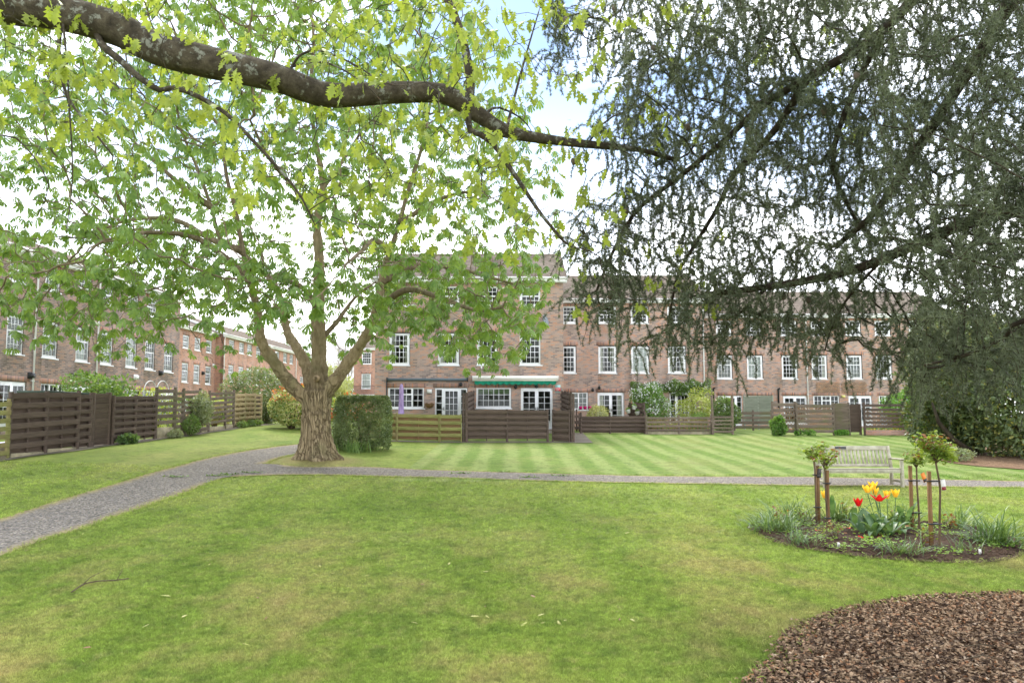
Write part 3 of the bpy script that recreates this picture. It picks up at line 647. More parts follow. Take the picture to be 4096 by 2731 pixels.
left_house('red brick house with tall white corner downpipe', 62.5, 68.95, X3, (64.1, 66.2, 67.95), M['brick_red'], EAVE, RIDGE, z1=(4.9, 6.4), z2=(7.6, 8.6), gr=(('casement', 64.3, 1.8), ('french', 66.6, 1.5)), pipes=(62.56,), ends=(True, False), ww=1.05)
left_house('red brick house behind the grey green shrub', 68.95, 73.0, X3, (70.0, 71.9), M['brick_red'], EAVE, RIDGE, z1=(4.9, 6.4), z2=(7.6, 8.6), gr=(('casement', 70.2, 1.8),), ww=1.05, pipes=(72.95,))
left_house('red brick house seen between the first two limbs of the tree', 73.0, 80.4, X3, (74.9, 77.1, 79.0), M['brick_red'], EAVE, RIDGE, z1=(4.9, 6.4), z2=(7.6, 8.6), gr=(('casement', 75.2, 1.8),), ww=1.05, pipes=(80.35,))
left_house('farthest red brick house of the left terrace behind the trunk', 80.4, 88.5, X3, (82.4, 85.0, 87.0), M['brick_red'], EAVE, RIDGE, z1=(4.9, 6.4), z2=(7.6, 8.6), gr=(('casement', 83, 1.8),), ww=1.05)
YF = 90.0
x0, x1 = fx(1416, YF), fx(1560, YF)
hf = house('far brick house with black balcony railing beside the gap', (x0, YF, 0), 0, x1 - x0,
      [('sash', fx(1447, YF) - x0, fx(1485, YF) - x0, fz(1460, 1555, YF), fz(1460, 1494, YF), 'net'), ('sash_small', fx(1447, YF) - x0, fx(1486, YF) - x0, fz(1460, 1456, YF), fz(1460, 1408, YF))],
      fz(1460, 1393, YF), fz(1460, 1330, YF), M['brick_red'], 8.5, (True, True))
b = MB(); zb = fz(1430, 1575, YF)
b.box(0.05, x1 - x0, -.9, -.002, zb - .35, zb - .1); b.build('balcony', M['white_dull'], hf)
r = MB()
for k in range(22): r.box(.1 + k * .16, .12 + k * .16, -.87, -.85, zb - .1, zb + .9)
r.box(.1, x1 - x0, -.88, -.84, zb + .9, zb + .94); r.build('railing', M['dark_metal'], hf)
# wall fittings --------------------------------------------------------------
def fitting(name, label, cat, px, py, Y, mb, mat, out=0.0, smooth=False, extra=None):
    p = at(px, py, Y); root = thing(name, label, cat, (p.x, Y - out, p.z)); mb.build({'wall_light': 'lamp', 'wall_vent': 'grille'}.get(name, 'body'), mat, root, smooth=smooth)
    if extra:
        for nm, m2, mt in extra: m2.build(nm, mt, root)
    return root
# awnings
p0, p1 = at(1552, 1518, YA), at(1869, 1518, YA); Wd = p1.x - p0.x
a = thing('awning', 'closed slate grey awning cassette above the garden door', 'awning', (p0.x, YA, p0.z))
b = MB(); b.tube([(0, -.13, 0), (Wd, -.13, 0)], .075, 10); b.build('cassette', M['grey_metal'], a, smooth=True)
b = MB(); b.box(-.05, 0, -.22, -.003, -.1, .1); b.box(Wd, Wd + .05, -.22, -.003, -.1, .1); b.build('end_cap', M['dark_metal'], a)
p0, p1 = at(1893, 1515, YA), at(2230, 1515, YA); Wd = p1.x - p0.x
a = thing('awning', 'cream cassette awning with scalloped green valance', 'awning', (p0.x, YA, p0.z))
b = MB(); b.box(0, Wd, -.28, -.003, -.12, .14); b.build('cassette', M['cream'], a)
b = MB(); b.box(.02, Wd - .02, -.3, -.282, -.005, .012); b.build('seam', M['dark_metal'], a)
b = MB(); b.box(-.03, 0, -.3, -.003, -.14, .15); b.box(Wd, Wd + .03, -.3, -.003, -.14, .15); b.build('end_cap', M['white_dull'], a)
V = []; n = 160
for k in range(n + 1):
    x = .08 + (Wd - .16) * k / n; ph = abs(math.sin(k / n * math.pi * 14)); y = -.27 + .015 * math.sin(k * .5); V += [(x, y, -.12), (x, y - .01, -.25 - .07 * ph)]
obj('valance', mesh_np('valance', np.array(V), [(2 * k, 2 * k + 2, 2 * k + 3, 2 * k + 1) for k in range(n)], True), M['green_canvas'], a)
# drain pipe beside the grey awning
p = at(1546, 1640, YA); q = at(1546, 1518, YA)
b = MB(); b.tube([(p.x, YA - .05, .9), (p.x, YA - .05, q.z), (p.x + .12, YA - .05, q.z + .03)], .03, 8); o = b.build('waste_pipe', M['dark_metal'], None, smooth=True); tag(o, 'thin black waste pipe beside the slate grey awning', 'pipe')
for px, y0, y1, Y, lab in ((2853, 1600, 1553, YR, 'black flue pipe left of the grey green fence panel'), (3113, 1610, 1555, YR, 'black flue pipe beside garden doors of the downpipe house')):
    p = at(px, y0, Y); q = at(px, y1, Y); b = MB(); b.tube([(p.x, Y - .08, p.z - .6), (p.x, Y - .08, q.z - .05), (p.x + .02, Y - .1, q.z), (p.x + .1, Y - .16, q.z + .02)], .06, 8); tag(b.build('flue_pipe', M['black'], smooth=True), lab, 'flue')
# basket, lamps, vents, alarm sign, dish
p = at(1718, 1617, YA); a = thing('wall_basket', 'half round coir wall basket between window and glazed door', 'basket', (p.x, YA, p.z))
V = []; F = []; n = 12
for j, (rr, z) in enumerate(((.23, .06), (.24, 0), (.2, -.1), (.1, -.17))):
    for k in range(n + 1): an = math.pi * k / n; V.append((rr * math.cos(an), -.02 - rr * .7 * math.sin(an), z + (.02 * math.sin(k * 5) if j == 0 else 0)))
F = [(j * (n + 1) + k, (j + 1) * (n + 1) + k, (j + 1) * (n + 1) + k + 1, j * (n + 1) + k + 1) for j in range(3) for k in range(n)]
obj('liner', mesh_np('liner', np.array(V), F), M['coir'], a)
b = MB(); b.tube([(.235 * math.cos(math.pi * k / 10), -.02 - .17 * math.sin(math.pi * k / 10), .03) for k in range(11)], .008, 5)
for k in range(1, 6): an = math.pi * k / 6; b.tube([(.24 * math.cos(an), -.02 - .175 * math.sin(an), .03), (.2 * math.cos(an), -.02 - .15 * math.sin(an), -.1), (0, -.03, -.19)], .006, 4)
b.build('wire_frame', M['dark_metal'], a)
b = MB(); b.box(-.12, .12, -.12, 0, -.09, .09); b.box(-.13, .13, -.13, 0, .09, .105); fitting('wall_lamp', 'white box wall lamp above the coir basket', 'lamp', 1718, 1565, YA, b, M['white_dull'])
def bulkhead(lab, px, py, Y, mat=None):
    b = MB(); b.lathe([(.02, -.10), (.07, -.08), (.09, 0), (.06, .09), (.02, .12)], 10, (0, -.12, 0)); b.box(-.03, .03, -.1, 0, -.03, .03)
    g = MB(); g.box(-.035, .035, -.225, -.19, -.05, .03)
    return fitting('wall_light', lab, 'lamp', px, py, Y, b, mat or M['black'], 0, True, [('lens', g, M['glass'])])
bulkhead('black floodlight under the right end of the slate grey awning', 1844, 1538, YA); bulkhead('black lantern under the green scalloped valance', 2063, 1548, YA)
bulkhead('small black light under the valance above the French doors', 2146, 1545, YA); bulkhead('black floodlight above the pink pots house doors', 2396, 1551, YB); bulkhead('black wall lantern left of the curtained French doors', 2370, 1560, YB)
p = at(2231, 1555, YA); a = thing('alarm_sign', 'red and teal alarm sign on brick beside French doors', 'sign', (p.x, YA, p.z))
b = MB(); b.box(-.14, .14, -.012, -.001, -.17, .2); b.build('plate', M['teal'], a)
b = MB(); b.box(-.135, .135, -.018, -.013, -.11, .07); b.build('panel', M['red'], a)
cu = bpy.data.curves.new('lettering', 'FONT'); cu.body = 'Alarm'; cu.size = .095; cu.align_x = 'CENTER'; cu.extrude = .001; cu.materials.append(M['white'])
o = bpy.data.objects.new('lettering', cu); link(o, a); dg = bpy.context.evaluated_depsgraph_get(); me_ = bpy.data.meshes.new_from_object(o.evaluated_get(dg)); bpy.data.objects.remove(o)
o = bpy.data.objects.new('lettering', me_); link(o, a); o.location = (0, -.0205, -.0); o.rotation_euler = (R(90), 0, 0)
b = MB(); b.box(-.1, .1, -.02, -.0185, -.045, -.035); b.box(-.1, .04, -.02, -.0185, -.075, -.065); b.add([(-.1, -.0205, -.02), (-.04, -.0205, -.01), (-.1, -.0205, .0)], [(0, 1, 2)]); b.build('print', M['white'], a)
p = at(2183, 1285, YA); a = thing('satellite_dish', 'grey satellite dish on the brick wall near the corner', 'dish', (p.x, YA - .35, p.z))
b = MB(); b.lathe([(.01, .06), (.15, .045), (.26, .01), (.31, -.03)], 18); o = b.build('reflector', M['dish'], a, rot=(R(75), 0, R(58)), smooth=True); o.scale = (.9, 1.05, 1)
b = MB(); b.bar((0, .05, 0), (.1, .35, -.1), .035); b.bar((0, 0, -.25), (-.05, -.3, -.1), .02); b.build('bracket', M['dark_metal'], a)
b = MB(); b.lathe([(.0, -.06), (.035, -.06), (.04, .05), (.0, .06)], 10); fitting('camera', 'small white security camera under the first floor window', 'camera', 1926, 1470, YA, b, M['white'], .06, True)
for px, py, lab in ((1868, 1498, 'small white wall plate above the slate grey awning'),):
    b = MB(); b.box(-.06, .06, -.05, 0, -.05, .05); fitting('wall_plate', lab, 'fitting', px, py, YA, b, M['white_dull'])
# trellis panels on the far right wall
for pa, pb, lab in ((3264, 3358, 'wooden diamond trellis panel left of the yellow box'), (3366, 3466, 'wooden diamond trellis panel above the far French doors')):
    q0, q1 = at(pa, 1572, YR), at(pb, 1527, YR); w_, h_ = q1.x - q0.x, q1.z - q0.z
    a = thing('trellis_panel', lab, 'trellis', (q0.x, YR - .03, q0.z)); n = 13
    for s_ in (1, -1):
        for k in range(-5, n + 5):
            x = w_ * k / n; xa, xb = x, x + s_ * h_ * .75; za, zb = 0, h_
            for (u0, u1) in ((0, 1),):
                if xa < 0 or xa > w_ or xb < 0 or xb > w_:
                    lo, hi = (0, w_)
                    def cl(v): return min(max(v, lo), hi)
                    if (xa < lo and xb < lo) or (xa > hi and xb > hi): continue
                    tA = 0 if lo <= xa <= hi else ((cl(xa) - xa) / (xb - xa)); tB = 1 if lo <= xb <= hi else ((cl(xb) - xa) / (xb - xa))
                    xa, xb, za, zb = xa + (xb - xa) * tA, xa + (xb - xa) * tB, h_ * tA, h_ * tB
                if abs(zb - za) < .08: continue
                b = MB(); b.bar((xa, s_ * .008, za), (xb, s_ * .008, zb), .018, .012, up=(0, 1, 0)); b.build('slat', M['trellis'], a)
b = MB(); b.box(-.12, .12, -.1, 0, -.08, .08); fitting('wall_box', 'small yellow wall box between trellis and French doors', 'box', 3372, 1585, YR, b, mat_plain('yellow_box', S(206, 196, 120), .5))
# fittings on the left terrace wall
def wallp(px, py, X0=WX0):
    d = ray(px, py); t_ = X0 / (d.x - SL * d.y); return Vector((d.x * t_, d.y * t_, CZ + d.z * t_))
p = wallp(285, 1510); a = thing('wall_lamp', 'yellow green cone lamp with long black pole on brown brick', 'lamp', p)
b = MB(); b.lathe([(.03, .1), (.12, .06), (.16, -.06), (.08, -.14)], 12, (.3, 0, -.1)); b.build('lamp_shade', M['yellow_lamp'], a, smooth=True)
b = MB(); b.bar((0, 0, 0), (.3, 0, -.02), .05); b.bar((.1, -.2, .12), (.1, -.05, .12), .14); b.tube([(.1, 0, .12), (.25, 1.2, .16), (.3, 2.3, .2)], .03, 6); b.build('pole', M['black'], a)
p = wallp(483, 1542); a = thing('wall_clock', 'round black clock on brown brick above the fence', 'clock', p)
b = MB(); b.lathe([(0, 0), (.22, 0), (.24, .05), (.22, .09), (.19, .06), (0, .06)], 20); b.build('face', M['dark_metal'], a, rot=(0, R(90), 0))
b = MB(); b.bar((.08, 0, 0), (.08, .08, .06), .012); b.bar((.08, 0, 0), (.08, -.02, .15), .012); b.build('hand', M['white_dull'], a)
for px, py, X0, mat, lab, cat in ((120, 1502, WX0, M['black'], 'black wall lantern beside the first white downpipe', 'lamp'), (640, 1492, WX0, M['black'], 'black floodlight under the last sash window of the left terrace', 'lamp'), (540, 1508, WX0, M['white'], 'twin white floodlight on the clock house', 'lamp'),
                                  (810, 1492, X2, M['black'], 'black wall light between windows of the set back house', 'lamp'), (853, 1462, X2, M['white'], 'white wall box high on the set back house', 'box'), (945, 1498, X3, M['white_dull'], 'pale wall vent box between windows of corner pipe house', 'box'), (970, 1542, X3, M['black'], 'black floodlight low on the corner pipe house', 'lamp')):
    p = wallp(px, py, X0); b = MB(); b.box(-.01, .16, -.12, .12, -.1, .1); b.box(-.005, .05, -.16, .16, -.14, .14)
    a = thing('wall_light' if cat == 'lamp' else 'wall_box', lab, cat, p); b.build('body', mat, a)
# door steps
for px, Y, lab in ((2146, YA, 'concrete steps below the French doors with green valance'), (1805, YA, 'concrete step below the glazed door'), (2443, YB, 'concrete step below the curtained French doors')):
    x = fx(px, Y, 1715); b = MB(); b.box(x - .8, x + .8, Y - .45, Y - .002, .7, 1.24); b.box(x - .8, x + .8, Y - .8, Y - .452, .7, 1.05); tag(b.build('door_step', M['concrete']), lab, 'steps')
# ------------------------------------------------------------------ fences and gates
def fence(label, A, B, h, bays, nb, style, mf, mk=None, zoff=.06, post=.09, post_h=None, name='garden_fence', group=None, plinth=None, yb=.08, cat='fence', bh=.14, posts=True, lattice=None, flat=False):
    A = Vector(A[:2] + (0,)) if isinstance(A, tuple) else Vector((A.x, A.y, 0)); B = Vector(B[:2] + (0,)) if isinstance(B, tuple) else Vector((B.x, B.y, 0))
    d = B - A; L = d.length; rz = math.atan2(d.y, d.x); z0 = g1(A.x, A.y)
    Fn = thing(name, label, cat, (A.x, A.y, z0), rz, group)
    cuts = np.cumsum([0] + list(bays)) / sum(bays) * L if hasattr(bays, '__len__') else np.linspace(0, L, bays + 1)
    def zg(x): p = A + d * (x / L); return (0 if flat else g1(p.x, p.y) - z0)
    for i in range(len(cuts) - 1):
        xa, xb = cuts[i], cuts[i + 1]; za, zb = zg(xa), zg(xb); ln = xb - xa; pit = -math.atan2(zb - za, ln); xc = (xa + xb) / 2; zc = (za + zb) / 2
        pitch = (h - zoff) / nb
        for k in range(nb):
            z = zoff + pitch * (k + .5) + zc; jz = random.uniform(-.006, .006); jr = random.uniform(-.006, .006)
            if style == 'hit_miss':
                piece('board', mf, Fn, (xc, -.045 - random.uniform(0, .006), z + pitch * .22 + jz), (ln + .02, .022, min(bh, pitch * .56)), (random.uniform(-.03, .03), pit + jr, 0))
                if mk is not None: piece('board', mk, Fn, (xc, yb, z - pitch * .28 + jz), (ln + .02, .022, pitch * .56), (0, pit, 0))
            elif style == 'lap':
                piece('board', mf, Fn, (xc, -.035 - random.uniform(0, .006), z + jz), (ln - .02, .018, pitch * 1.08), (.2 + random.uniform(-.03, .03), pit + jr, 0))
            elif style == 'rails':
                piece('board', mf, Fn, (xc, -.045 - random.uniform(0, .008), z + jz), (ln + .03, .024, min(bh, pitch * .6)), (0, pit + jr * 2, 0))
        if style == 'hit_miss' and ln > 1.0:
            piece('batten', mk or mf, Fn, (xc, 0, zc + h / 2), (.045, .05, h - .1), (0, 0, 0))
    ph = post_h or h + .04
    if posts:
        for i, x in enumerate(cuts): piece('post', mf, Fn, (x, -.01, zg(x) + ph / 2 - .1), (post, post, ph + .2), (random.uniform(-.01, .01), random.uniform(-.012, .012), 0))
    if plinth:
        for i in range(len(cuts) - 1):
            xa, xb = cuts[i], cuts[i + 1]; zc = (zg(xa) + zg(xb)) / 2
            b = MB(); b.box(xa + .03, xb - .03, -.03, .06, -.12, plinth); b.build('gravel_board', M['kerbstone'], Fn, (0, 0, zc), (0, 0, 0))
    if lattice:
        b = MB(); xa, xb, zt, zb_, st_ = lattice
        for s_ in (1, -1):
            for x in np.arange(xa - (zt - zb_), xb + (zt - zb_), st_):
                p0 = [x, zb_]; p1 = [x + s_ * (zt - zb_), zt]
                q = []
                for (u, v_) in (p0, p1): q.append((u, v_))
                (u0, v0), (u1, v1) = q
                f0 = 0.0; f1 = 1.0
                for lim, sg in ((xa, 1), (xb, -1)):
                    a0 = sg * (u0 - lim); a1 = sg * (u1 - lim)
                    if a0 < 0 and a1 < 0: f1 = -1; break
                    if a0 < 0: f0 = max(f0, a0 / (a0 - a1))
                    if a1 < 0: f1 = min(f1, a0 / (a0 - a1))
                if f1 - f0 > .05: b.bar((u0 + (u1 - u0) * f0, .06 + s_ * .006, v0 + (v1 - v0) * f0), (u0 + (u1 - u0) * f1, .06 + s_ * .006, v0 + (v1 - v0) * f1), .026, .01, up=(0, 1, 0))
        if b.v: b.build('lattice', M['trellis'], Fn)
    return Fn
def lf(p0, p1, *a, off=0.0, **k):
    return fence(a[0], fence_xy(fY(p0), off), fence_xy(fY(p1), off), *a[1:], **k)
bf, bw_, gf = M['brown_fence'], M['brown_fence_worn'], M['green_fence']
lf(-330, 40, 'olive green fence with wide gaps at the near end of the left row', 1.62, 3, 7, 'rails', gf, None, plinth=.12, bh=.15)
lf(44, 316, 'long dark brown fence of two bays beside the lawn', 1.82, 2, 6, 'hit_miss', bf, bf, zoff=.12, plinth=.1, bh=.17)
lf(320, 374, 'narrow set back dark fence panel next to the solid gate', 1.74, 1, 7, 'hit_miss', bf, bf, off=-.07, bh=.16)
lf(384, 448, 'solid dark brown board gate in the left fence', 1.76, 1, 10, 'lap', bf, name='garden_gate', cat='gate', off=-.1, post=.13)
lf(456, 624, 'dark fence of two bays with mossy boards past the gate', 1.66, 2, 7, 'hit_miss', bf, bf, zoff=.1, bh=.15)
lf(627, 700, 'weathered open fence panel on a concrete footing', 1.95, 1, 6, 'rails', bw_, None, zoff=.5, plinth=.42, bh=.16)
lf(703, 733, 'weathered narrow picket gate under the rose arch', 1.85, 1, 8, 'rails', bw_, None, name='garden_gate', cat='gate', bh=.13)
lf(736, 800, 'weathered fence panel behind a wispy shrub', 1.9, 1, 7, 'rails', bw_, None, zoff=.4, plinth=.3)
lf(803, 835, 'low weathered infill fence beside the dark two bay panel', .7, 1, 3, 'rails', bw_, None, plinth=.25)
lf(838, 936, 'dark open slatted fence with wire mesh behind', 1.78, (3, 1.6), 7, 'rails', M['brown_fence_worn'], None, zoff=.3, plinth=.2, bh=.16, lattice=(0.1, 2.4, 1.3, .3, .16))
lf(939, 1018, 'pale tan slatted fence towards the far corner', 1.62, 2, 7, 'hit_miss', M['pale_fence'], M['pale_fence'], bh=.15)
lf(1020, 1046, 'short two tone fence end beside the red tipped shrub', 1.6, 1, 7, 'hit_miss', M['pale_fence'], M['brown_fence_worn'], bh=.13)
# centre: green fence, its gate, brown fence, open gate
YFc = 31.7
def cx(px, Y=YFc, py=1700): return at(px, py, Y)[0]
fence('low algae green fence in front of the purple parasol', (cx(1440), YFc), (cx(1758), YFc), 1.16, (95, 53, 170), 4, 'hit_miss', gf, M['green_fence_back'], zoff=.1, bh=.155, yb=.03, post=.1)
fence('low pale green garden gate next to the tall double post', (cx(1762), YFc - .03), (cx(1845), YFc - .03), 1.16, 1, 4, 'hit_miss', M['green_fence'], M['green_fence_back'], name='garden_gate', cat='gate', zoff=.1, bh=.15, post=.05, yb=.03)
fence('low dark brown fence of two bays in front of the French doors', (cx(1866), YFc), (cx(2190), YFc), 1.36, 2, 5, 'hit_miss', bf, bf, zoff=.16, bh=.19, yb=.012, post=.1)
for px, lab in ((1856, 'tall double brown post between green and brown fences'), (2289, 'tall brown gate post beside the concrete slab')):
    z = g1(cx(px), YFc); a = thing('fence_post', lab, 'post', (cx(px), YFc, z)); piece('post', bf, a, (-.04, 0, 1.0), (.075, .09, 2.2)); piece('post', bf, a, (.055, .0, .98), (.09, .09, 2.16))
fence('brown woven gate standing ajar beside the French doors', (cx(2213), YFc + .25), (cx(2276), YFc - .1), 1.34, 1, 5, 'hit_miss', bf, bf, name='garden_gate', cat='gate', zoff=.06, bh=.15, post=.06, yb=.03)
fence('tall woven side fence running back to the slate awning house', (cx(1866), YFc + .1), (cx(1866), YA - .1), 2.08, 3, 9, 'hit_miss', bf, bf, zoff=.1, bh=.13)
fence('tall woven side fence running back beside the alarm sign', (cx(2284), YFc + .1), (cx(2284), YA - .1), 2.08, 3, 9, 'hit_miss', bf, bf, zoff=.1, bh=.13)
# middle gardens
YM = 36.6
def c2(px, Y=YM): return at(px, 1700, Y)[0]
fence('low brown fence of two bays below the curtained French doors', (c2(2324), YM), (c2(2580), YM), .86, (117, 143), 4, 'hit_miss', bf, bf, bh=.16, yb=.02, post_h=1.05)
fence('woven brown side screen with white hanging planters', (c2(2578), YM + .1), (c2(2560), YM + 3.2), 1.5, 2, 7, 'hit_miss', bf, bf, bh=.13)
fence('low picket gate behind the concrete slab', (c2(2286, 38.4), 38.4), (c2(2318, 38.4), 38.4), .95, 1, 3, 'rails', bf, None, name='garden_gate', cat='gate')
fence('three rail brown fence in front of the white flowering shrub', (c2(2585, 36.2), 36.2), (c2(2846, 36.2), 36.2), .88, 2, 4, 'rails', bw_, None, zoff=.1, lattice=(.1, 3.1, .75, .12, .17), plinth=.12, bh=.13)
fence('brown rail panel with two tall posts beside the evergreen bush', (c2(2850, 36.0), 36.0), (c2(2930, 36.0), 36.0), .92, 1, 5, 'rails', bw_, None, post=.1, post_h=1.9)
# right gardens
YG = 35.6
def c3(px, Y=YG): return at(px, 1690, Y)[0]
fence('set back low brown gate with diagonal brace', (c3(2938, 41.5), 41.5), (c3(3086, 41.5), 41.5), 1.1, 2, 4, 'rails', bw_, None, name='garden_gate', cat='gate', bh=.17)
fence('faded grey green lapped panel behind the low gate', (c3(2978, 45), 45), (c3(3092, 44.2), 44.2), 2.0, 2, 9, 'lap', M['grey_green_fence'], zoff=.3)
fence('tall slatted brown fence with diamond lattice behind the traffic cone', (c3(3090), YG), (c3(3182), YG), 1.58, 1, 6, 'rails', bw_, None, lattice=(.05, 1.1, 1.3, .15, .15), bh=.15, flat=True)
fence('sun bleached slatted panel with diamond lattice next to the lapped panel', (c3(3184), YG - .12), (c3(3330), YG - .12), 1.52, 1, 6, 'rails', M['brown_fence_worn'], None, lattice=(.05, 1.7, 1.35, .12, .12), bh=.15, flat=True)
fence('solid lapped brown panel between slatted panel and gate', (c3(3334), YG), (c3(3396), YG), 1.52, 1, 8, 'lap', bw_, flat=True)
fence('dark lapped gate set between lapped panel and rail fence', (c3(3402), YG + .3), (c3(3452), YG + .3), 1.45, 1, 7, 'lap', bf, name='garden_gate', cat='gate', zoff=.12, flat=True)
fence('dark rail fence on low brick plinth beside the ivy', (c3(3458), YG), (c3(3700), YG), 1.52, (155, 85), 6, 'rails', bf, None, zoff=.3, lattice=(.1, 1.9, 1.25, .35, .2), bh=.14, flat=True)
x0, x1 = c3(3460), c3(3672); zz = g1(x0, YG); b = MB(); b.box(x0, x1, YG - .1, YG + .12, zz - .2, zz + .24); o = b.build('brick_plinth', M['brick_red']); tag(o, 'low brick plinth under the dark rail fence', 'plinth')
# ------------------------------------------------------------------ garden things
z = g1(cx(1606, 34), 34); a = thing('parasol', 'folded parasol in a purple cover on a patio table', 'parasol', (cx(1604, 34), 34, z))
b = MB(); b.lathe([(.02, 2.42), (.07, 2.38), (.10, 2.2), (.115, 1.6), (.14, 1.0), (.13, .96)][::-1], 14); o = b.build('cover', M['purple'], a, smooth=True)
b = MB(); b.lathe([(.025, 0), (.025, 1.0)], 8); b.build('pole', M['grey_metal'], a); b = MB(); b.lathe([(.25, 0), (.25, .06), (.06, .1)], 14); b.build('base', M['concrete'], a)
xa, xb = cx(1528, 33.4, 1655), cx(1690, 33.4, 1655); zt = at(1600, 1657, 33.4)[2]; a = thing('patio_table', 'patio table under a pale grey cover beside the parasol', 'table', ((xa + xb) / 2, 33.7, g1(xa, 33.7)))
hh = zt - g1(xa, 33.7); wd = (xb - xa) / 2; b = MB(); V = []; n = 24
for r_, zz in ((.02, hh), (.96, hh), (1, hh - .03), (1.02, hh - .22)):
    for k in range(n): an = 2 * math.pi * k / n; V.append((wd * r_ * math.copysign(abs(math.cos(an)) ** .5, math.cos(an)), .45 * r_ * math.copysign(abs(math.sin(an)) ** .5, math.sin(an)), zz + (.02 * math.sin(k * 2.3) if zz < hh else 0)))
b.add(V, [(j * n + k, (j + 1) * n + k, (j + 1) * n + (k + 1) % n, j * n + (k + 1) % n) for j in range(3) for k in range(n)]); b.build('cover', M['lilac_cloth'], a)
for sx in (-1, 1):
    for sy in (-1, 1): b = MB(); b.box(sx * wd * .8 - .03, sx * wd * .8 + .03, sy * .35 - .03, sy * .35 + .03, 0, hh - .03); b.build('leg', M['grey_metal'], a)
# pink pots on a little stand
p = at(2341, 1636, 40); zt = p.z; gzz = g1(p.x, 40); a = thing('plant_stand', 'small wooden stand under the three pink pots', 'stand', (p.x, 40, gzz))
b = MB(); b.box(-.52, .52, -.17, .17, zt - gzz - .04, zt - gzz); b.build('top', bf, a)
for sx in (-.47, .47):
    for sy in (-.13, .13): b = MB(); b.box(sx - .025, sx + .025, sy - .025, sy + .025, 0, zt - gzz - .04); b.build('leg', bf, a)
b = MB(); b.box(-.3, .3, -.12, .12, .3, .7); b.build('box', M['trellis'], a)
for k in range(3):
    b = MB(); b.lathe([(.075, 0), (.1, .13), (.105, .15), (.09, .15), (.07, .05)], 12); tag(b.build('plant_pot', M['pink'], None, (p.x - .26 + .25 * k, 40 - .04, zt), smooth=False), 'small bright pink pot on the wooden stand', 'pot', 'pink pots in a row')
# traffic cone and magpie
p = gp(3162, 1727); a = thing('traffic_cone', 'small orange traffic cone with white band on the lawn edge', 'cone', p)
b = MB(); b.box(-.11, .11, -.11, .11, 0, .025); b.lathe([(.085, .025), (.06, .16)], 14); b.lathe([(.045, .25), (.02, .36), (.012, .36)], 14); b.build('body', M['orange'], a)
b = MB(); b.lathe([(.062, .158), (.046, .252)], 14); b.build('band', M['white'], a)
p = gp(3262, 1735)
def skin(name, verts, edges, rad, mat, parent=None, sub=2, loc=None):
    me = bpy.data.meshes.new(name); me.from_pydata(verts, edges, []); me.materials.append(mat); o = bpy.data.objects.new(name, me); link(o, parent)
    if loc is not None: o.location = loc
    m = o.modifiers.new('skin', 'SKIN'); m.use_smooth_shade = True
    for i, r_ in enumerate(rad): me.skin_vertices[0].data[i].radius = (r_, r_) if not hasattr(r_, '__len__') else r_
    me.skin_vertices[0].data[0].use_root = True
    s_ = o.modifiers.new('sub', 'SUBSURF'); s_.levels = sub; s_.render_levels = sub; return o
a = thing('magpie', 'black and white magpie pecking on the striped lawn', 'bird', p)
t = NT('magpie_feather'); sp = t.new('SeparateXYZ'); t.l(t.coord('Object'), sp.inputs[0]); t.bsdf(t.mix(t.math('GREATER_THAN', t.math('SUBTRACT', .115, sp.outputs[2]), 0), (.02, .02, .03, 1), (.75, .75, .75, 1)), .5)
skin('body', [(0, 0, .13), (-.07, 0, .125), (-.14, 0, .10), (.06, 0, .15), (.10, 0, .17), (.145, 0, .165), (.18, 0, .155)], [(0, 1), (1, 2), (0, 3), (3, 4), (4, 5), (5, 6)], [.05, .052, .03, .042, .032, .028, .008], t.m, a)
b = MB(); b.add([(-.13, -.022, .11), (-.13, .022, .11), (-.36, .018, .06), (-.38, 0, .055), (-.36, -.018, .06), (-.13, 0, .095)], [(0, 1, 2, 3, 4), (0, 4, 3, 5), (1, 5, 3, 2)]); b.build('tail', M['black'], a)
for sy in (-.02, .02): b = MB(); b.tube([(0, sy, .1), (-.01, sy, .05), (.0, sy, 0), (.03, sy, 0)], .004, 5); b.build('leg', M['black'], a)
# bench -------------------------------------------------------------------
fl, fr_ = gp(3287, 1948), gp(3625, 1952); BL, BY = fr_.x - fl.x, (fl.y + fr_.y) / 2
bz = g1((fl.x + fr_.x) / 2, BY); a = thing('park_bench', 'weathered grey teak bench with plaque beside the gravel path', 'bench', ((fl.x + fr_.x) / 2, BY, bz))
hw = BL / 2; tk = M['teak']
for sx in (-1, 1):
    x = sx * (hw - .035); piece('leg', tk, a, (x, .0, .32), (.065, .065, .64))
    b = MB(); b.bar((x, .50, -.01), (x, .50, .45), .065, .065); b.bar((x, .50, .42), (x, .64, .95), .062, .062); b.build('leg', tk, a)
    piece('armrest', tk, a, (x, .25, .66), (.08, .60, .035)); piece('stretcher', tk, a, (x, .25, .14), (.04, .45, .05)); piece('side_rail', tk, a, (x, .25, .37), (.035, .46, .07))
piece('seat_rail', tk, a, (0, 0, .385), (BL - .14, .03, .085)); piece('seat_rail', tk, a, (0, .5, .37), (BL - .14, .03, .07))
for k in range(6): piece('slat', tk, a, (0, .03 + .085 * k, .44 - .006 * k), (BL - .14 if k else BL - .02, .07, .022), (0, 0, 0))
piece('back_rail', tk, a, (0, .63, .90), (BL - .14, .035, .10), (-.25, 0, 0)); piece('back_rail', tk, a, (0, .525, .49), (BL - .14, .035, .06), (-.25, 0, 0))
for k in range(19):
    x = -hw + .14 + (BL - .28) * k / 18; b = MB(); b.bar((x, .538, .52), (x, .615, .855), .052, .018, up=(0, 1, 0)); b.build('slat', tk, a)
piece('plaque', M['dark_metal'], a, (-hw + BL * .37, .607, .905), (.27, .008, .06), (-.25, 0, 0))
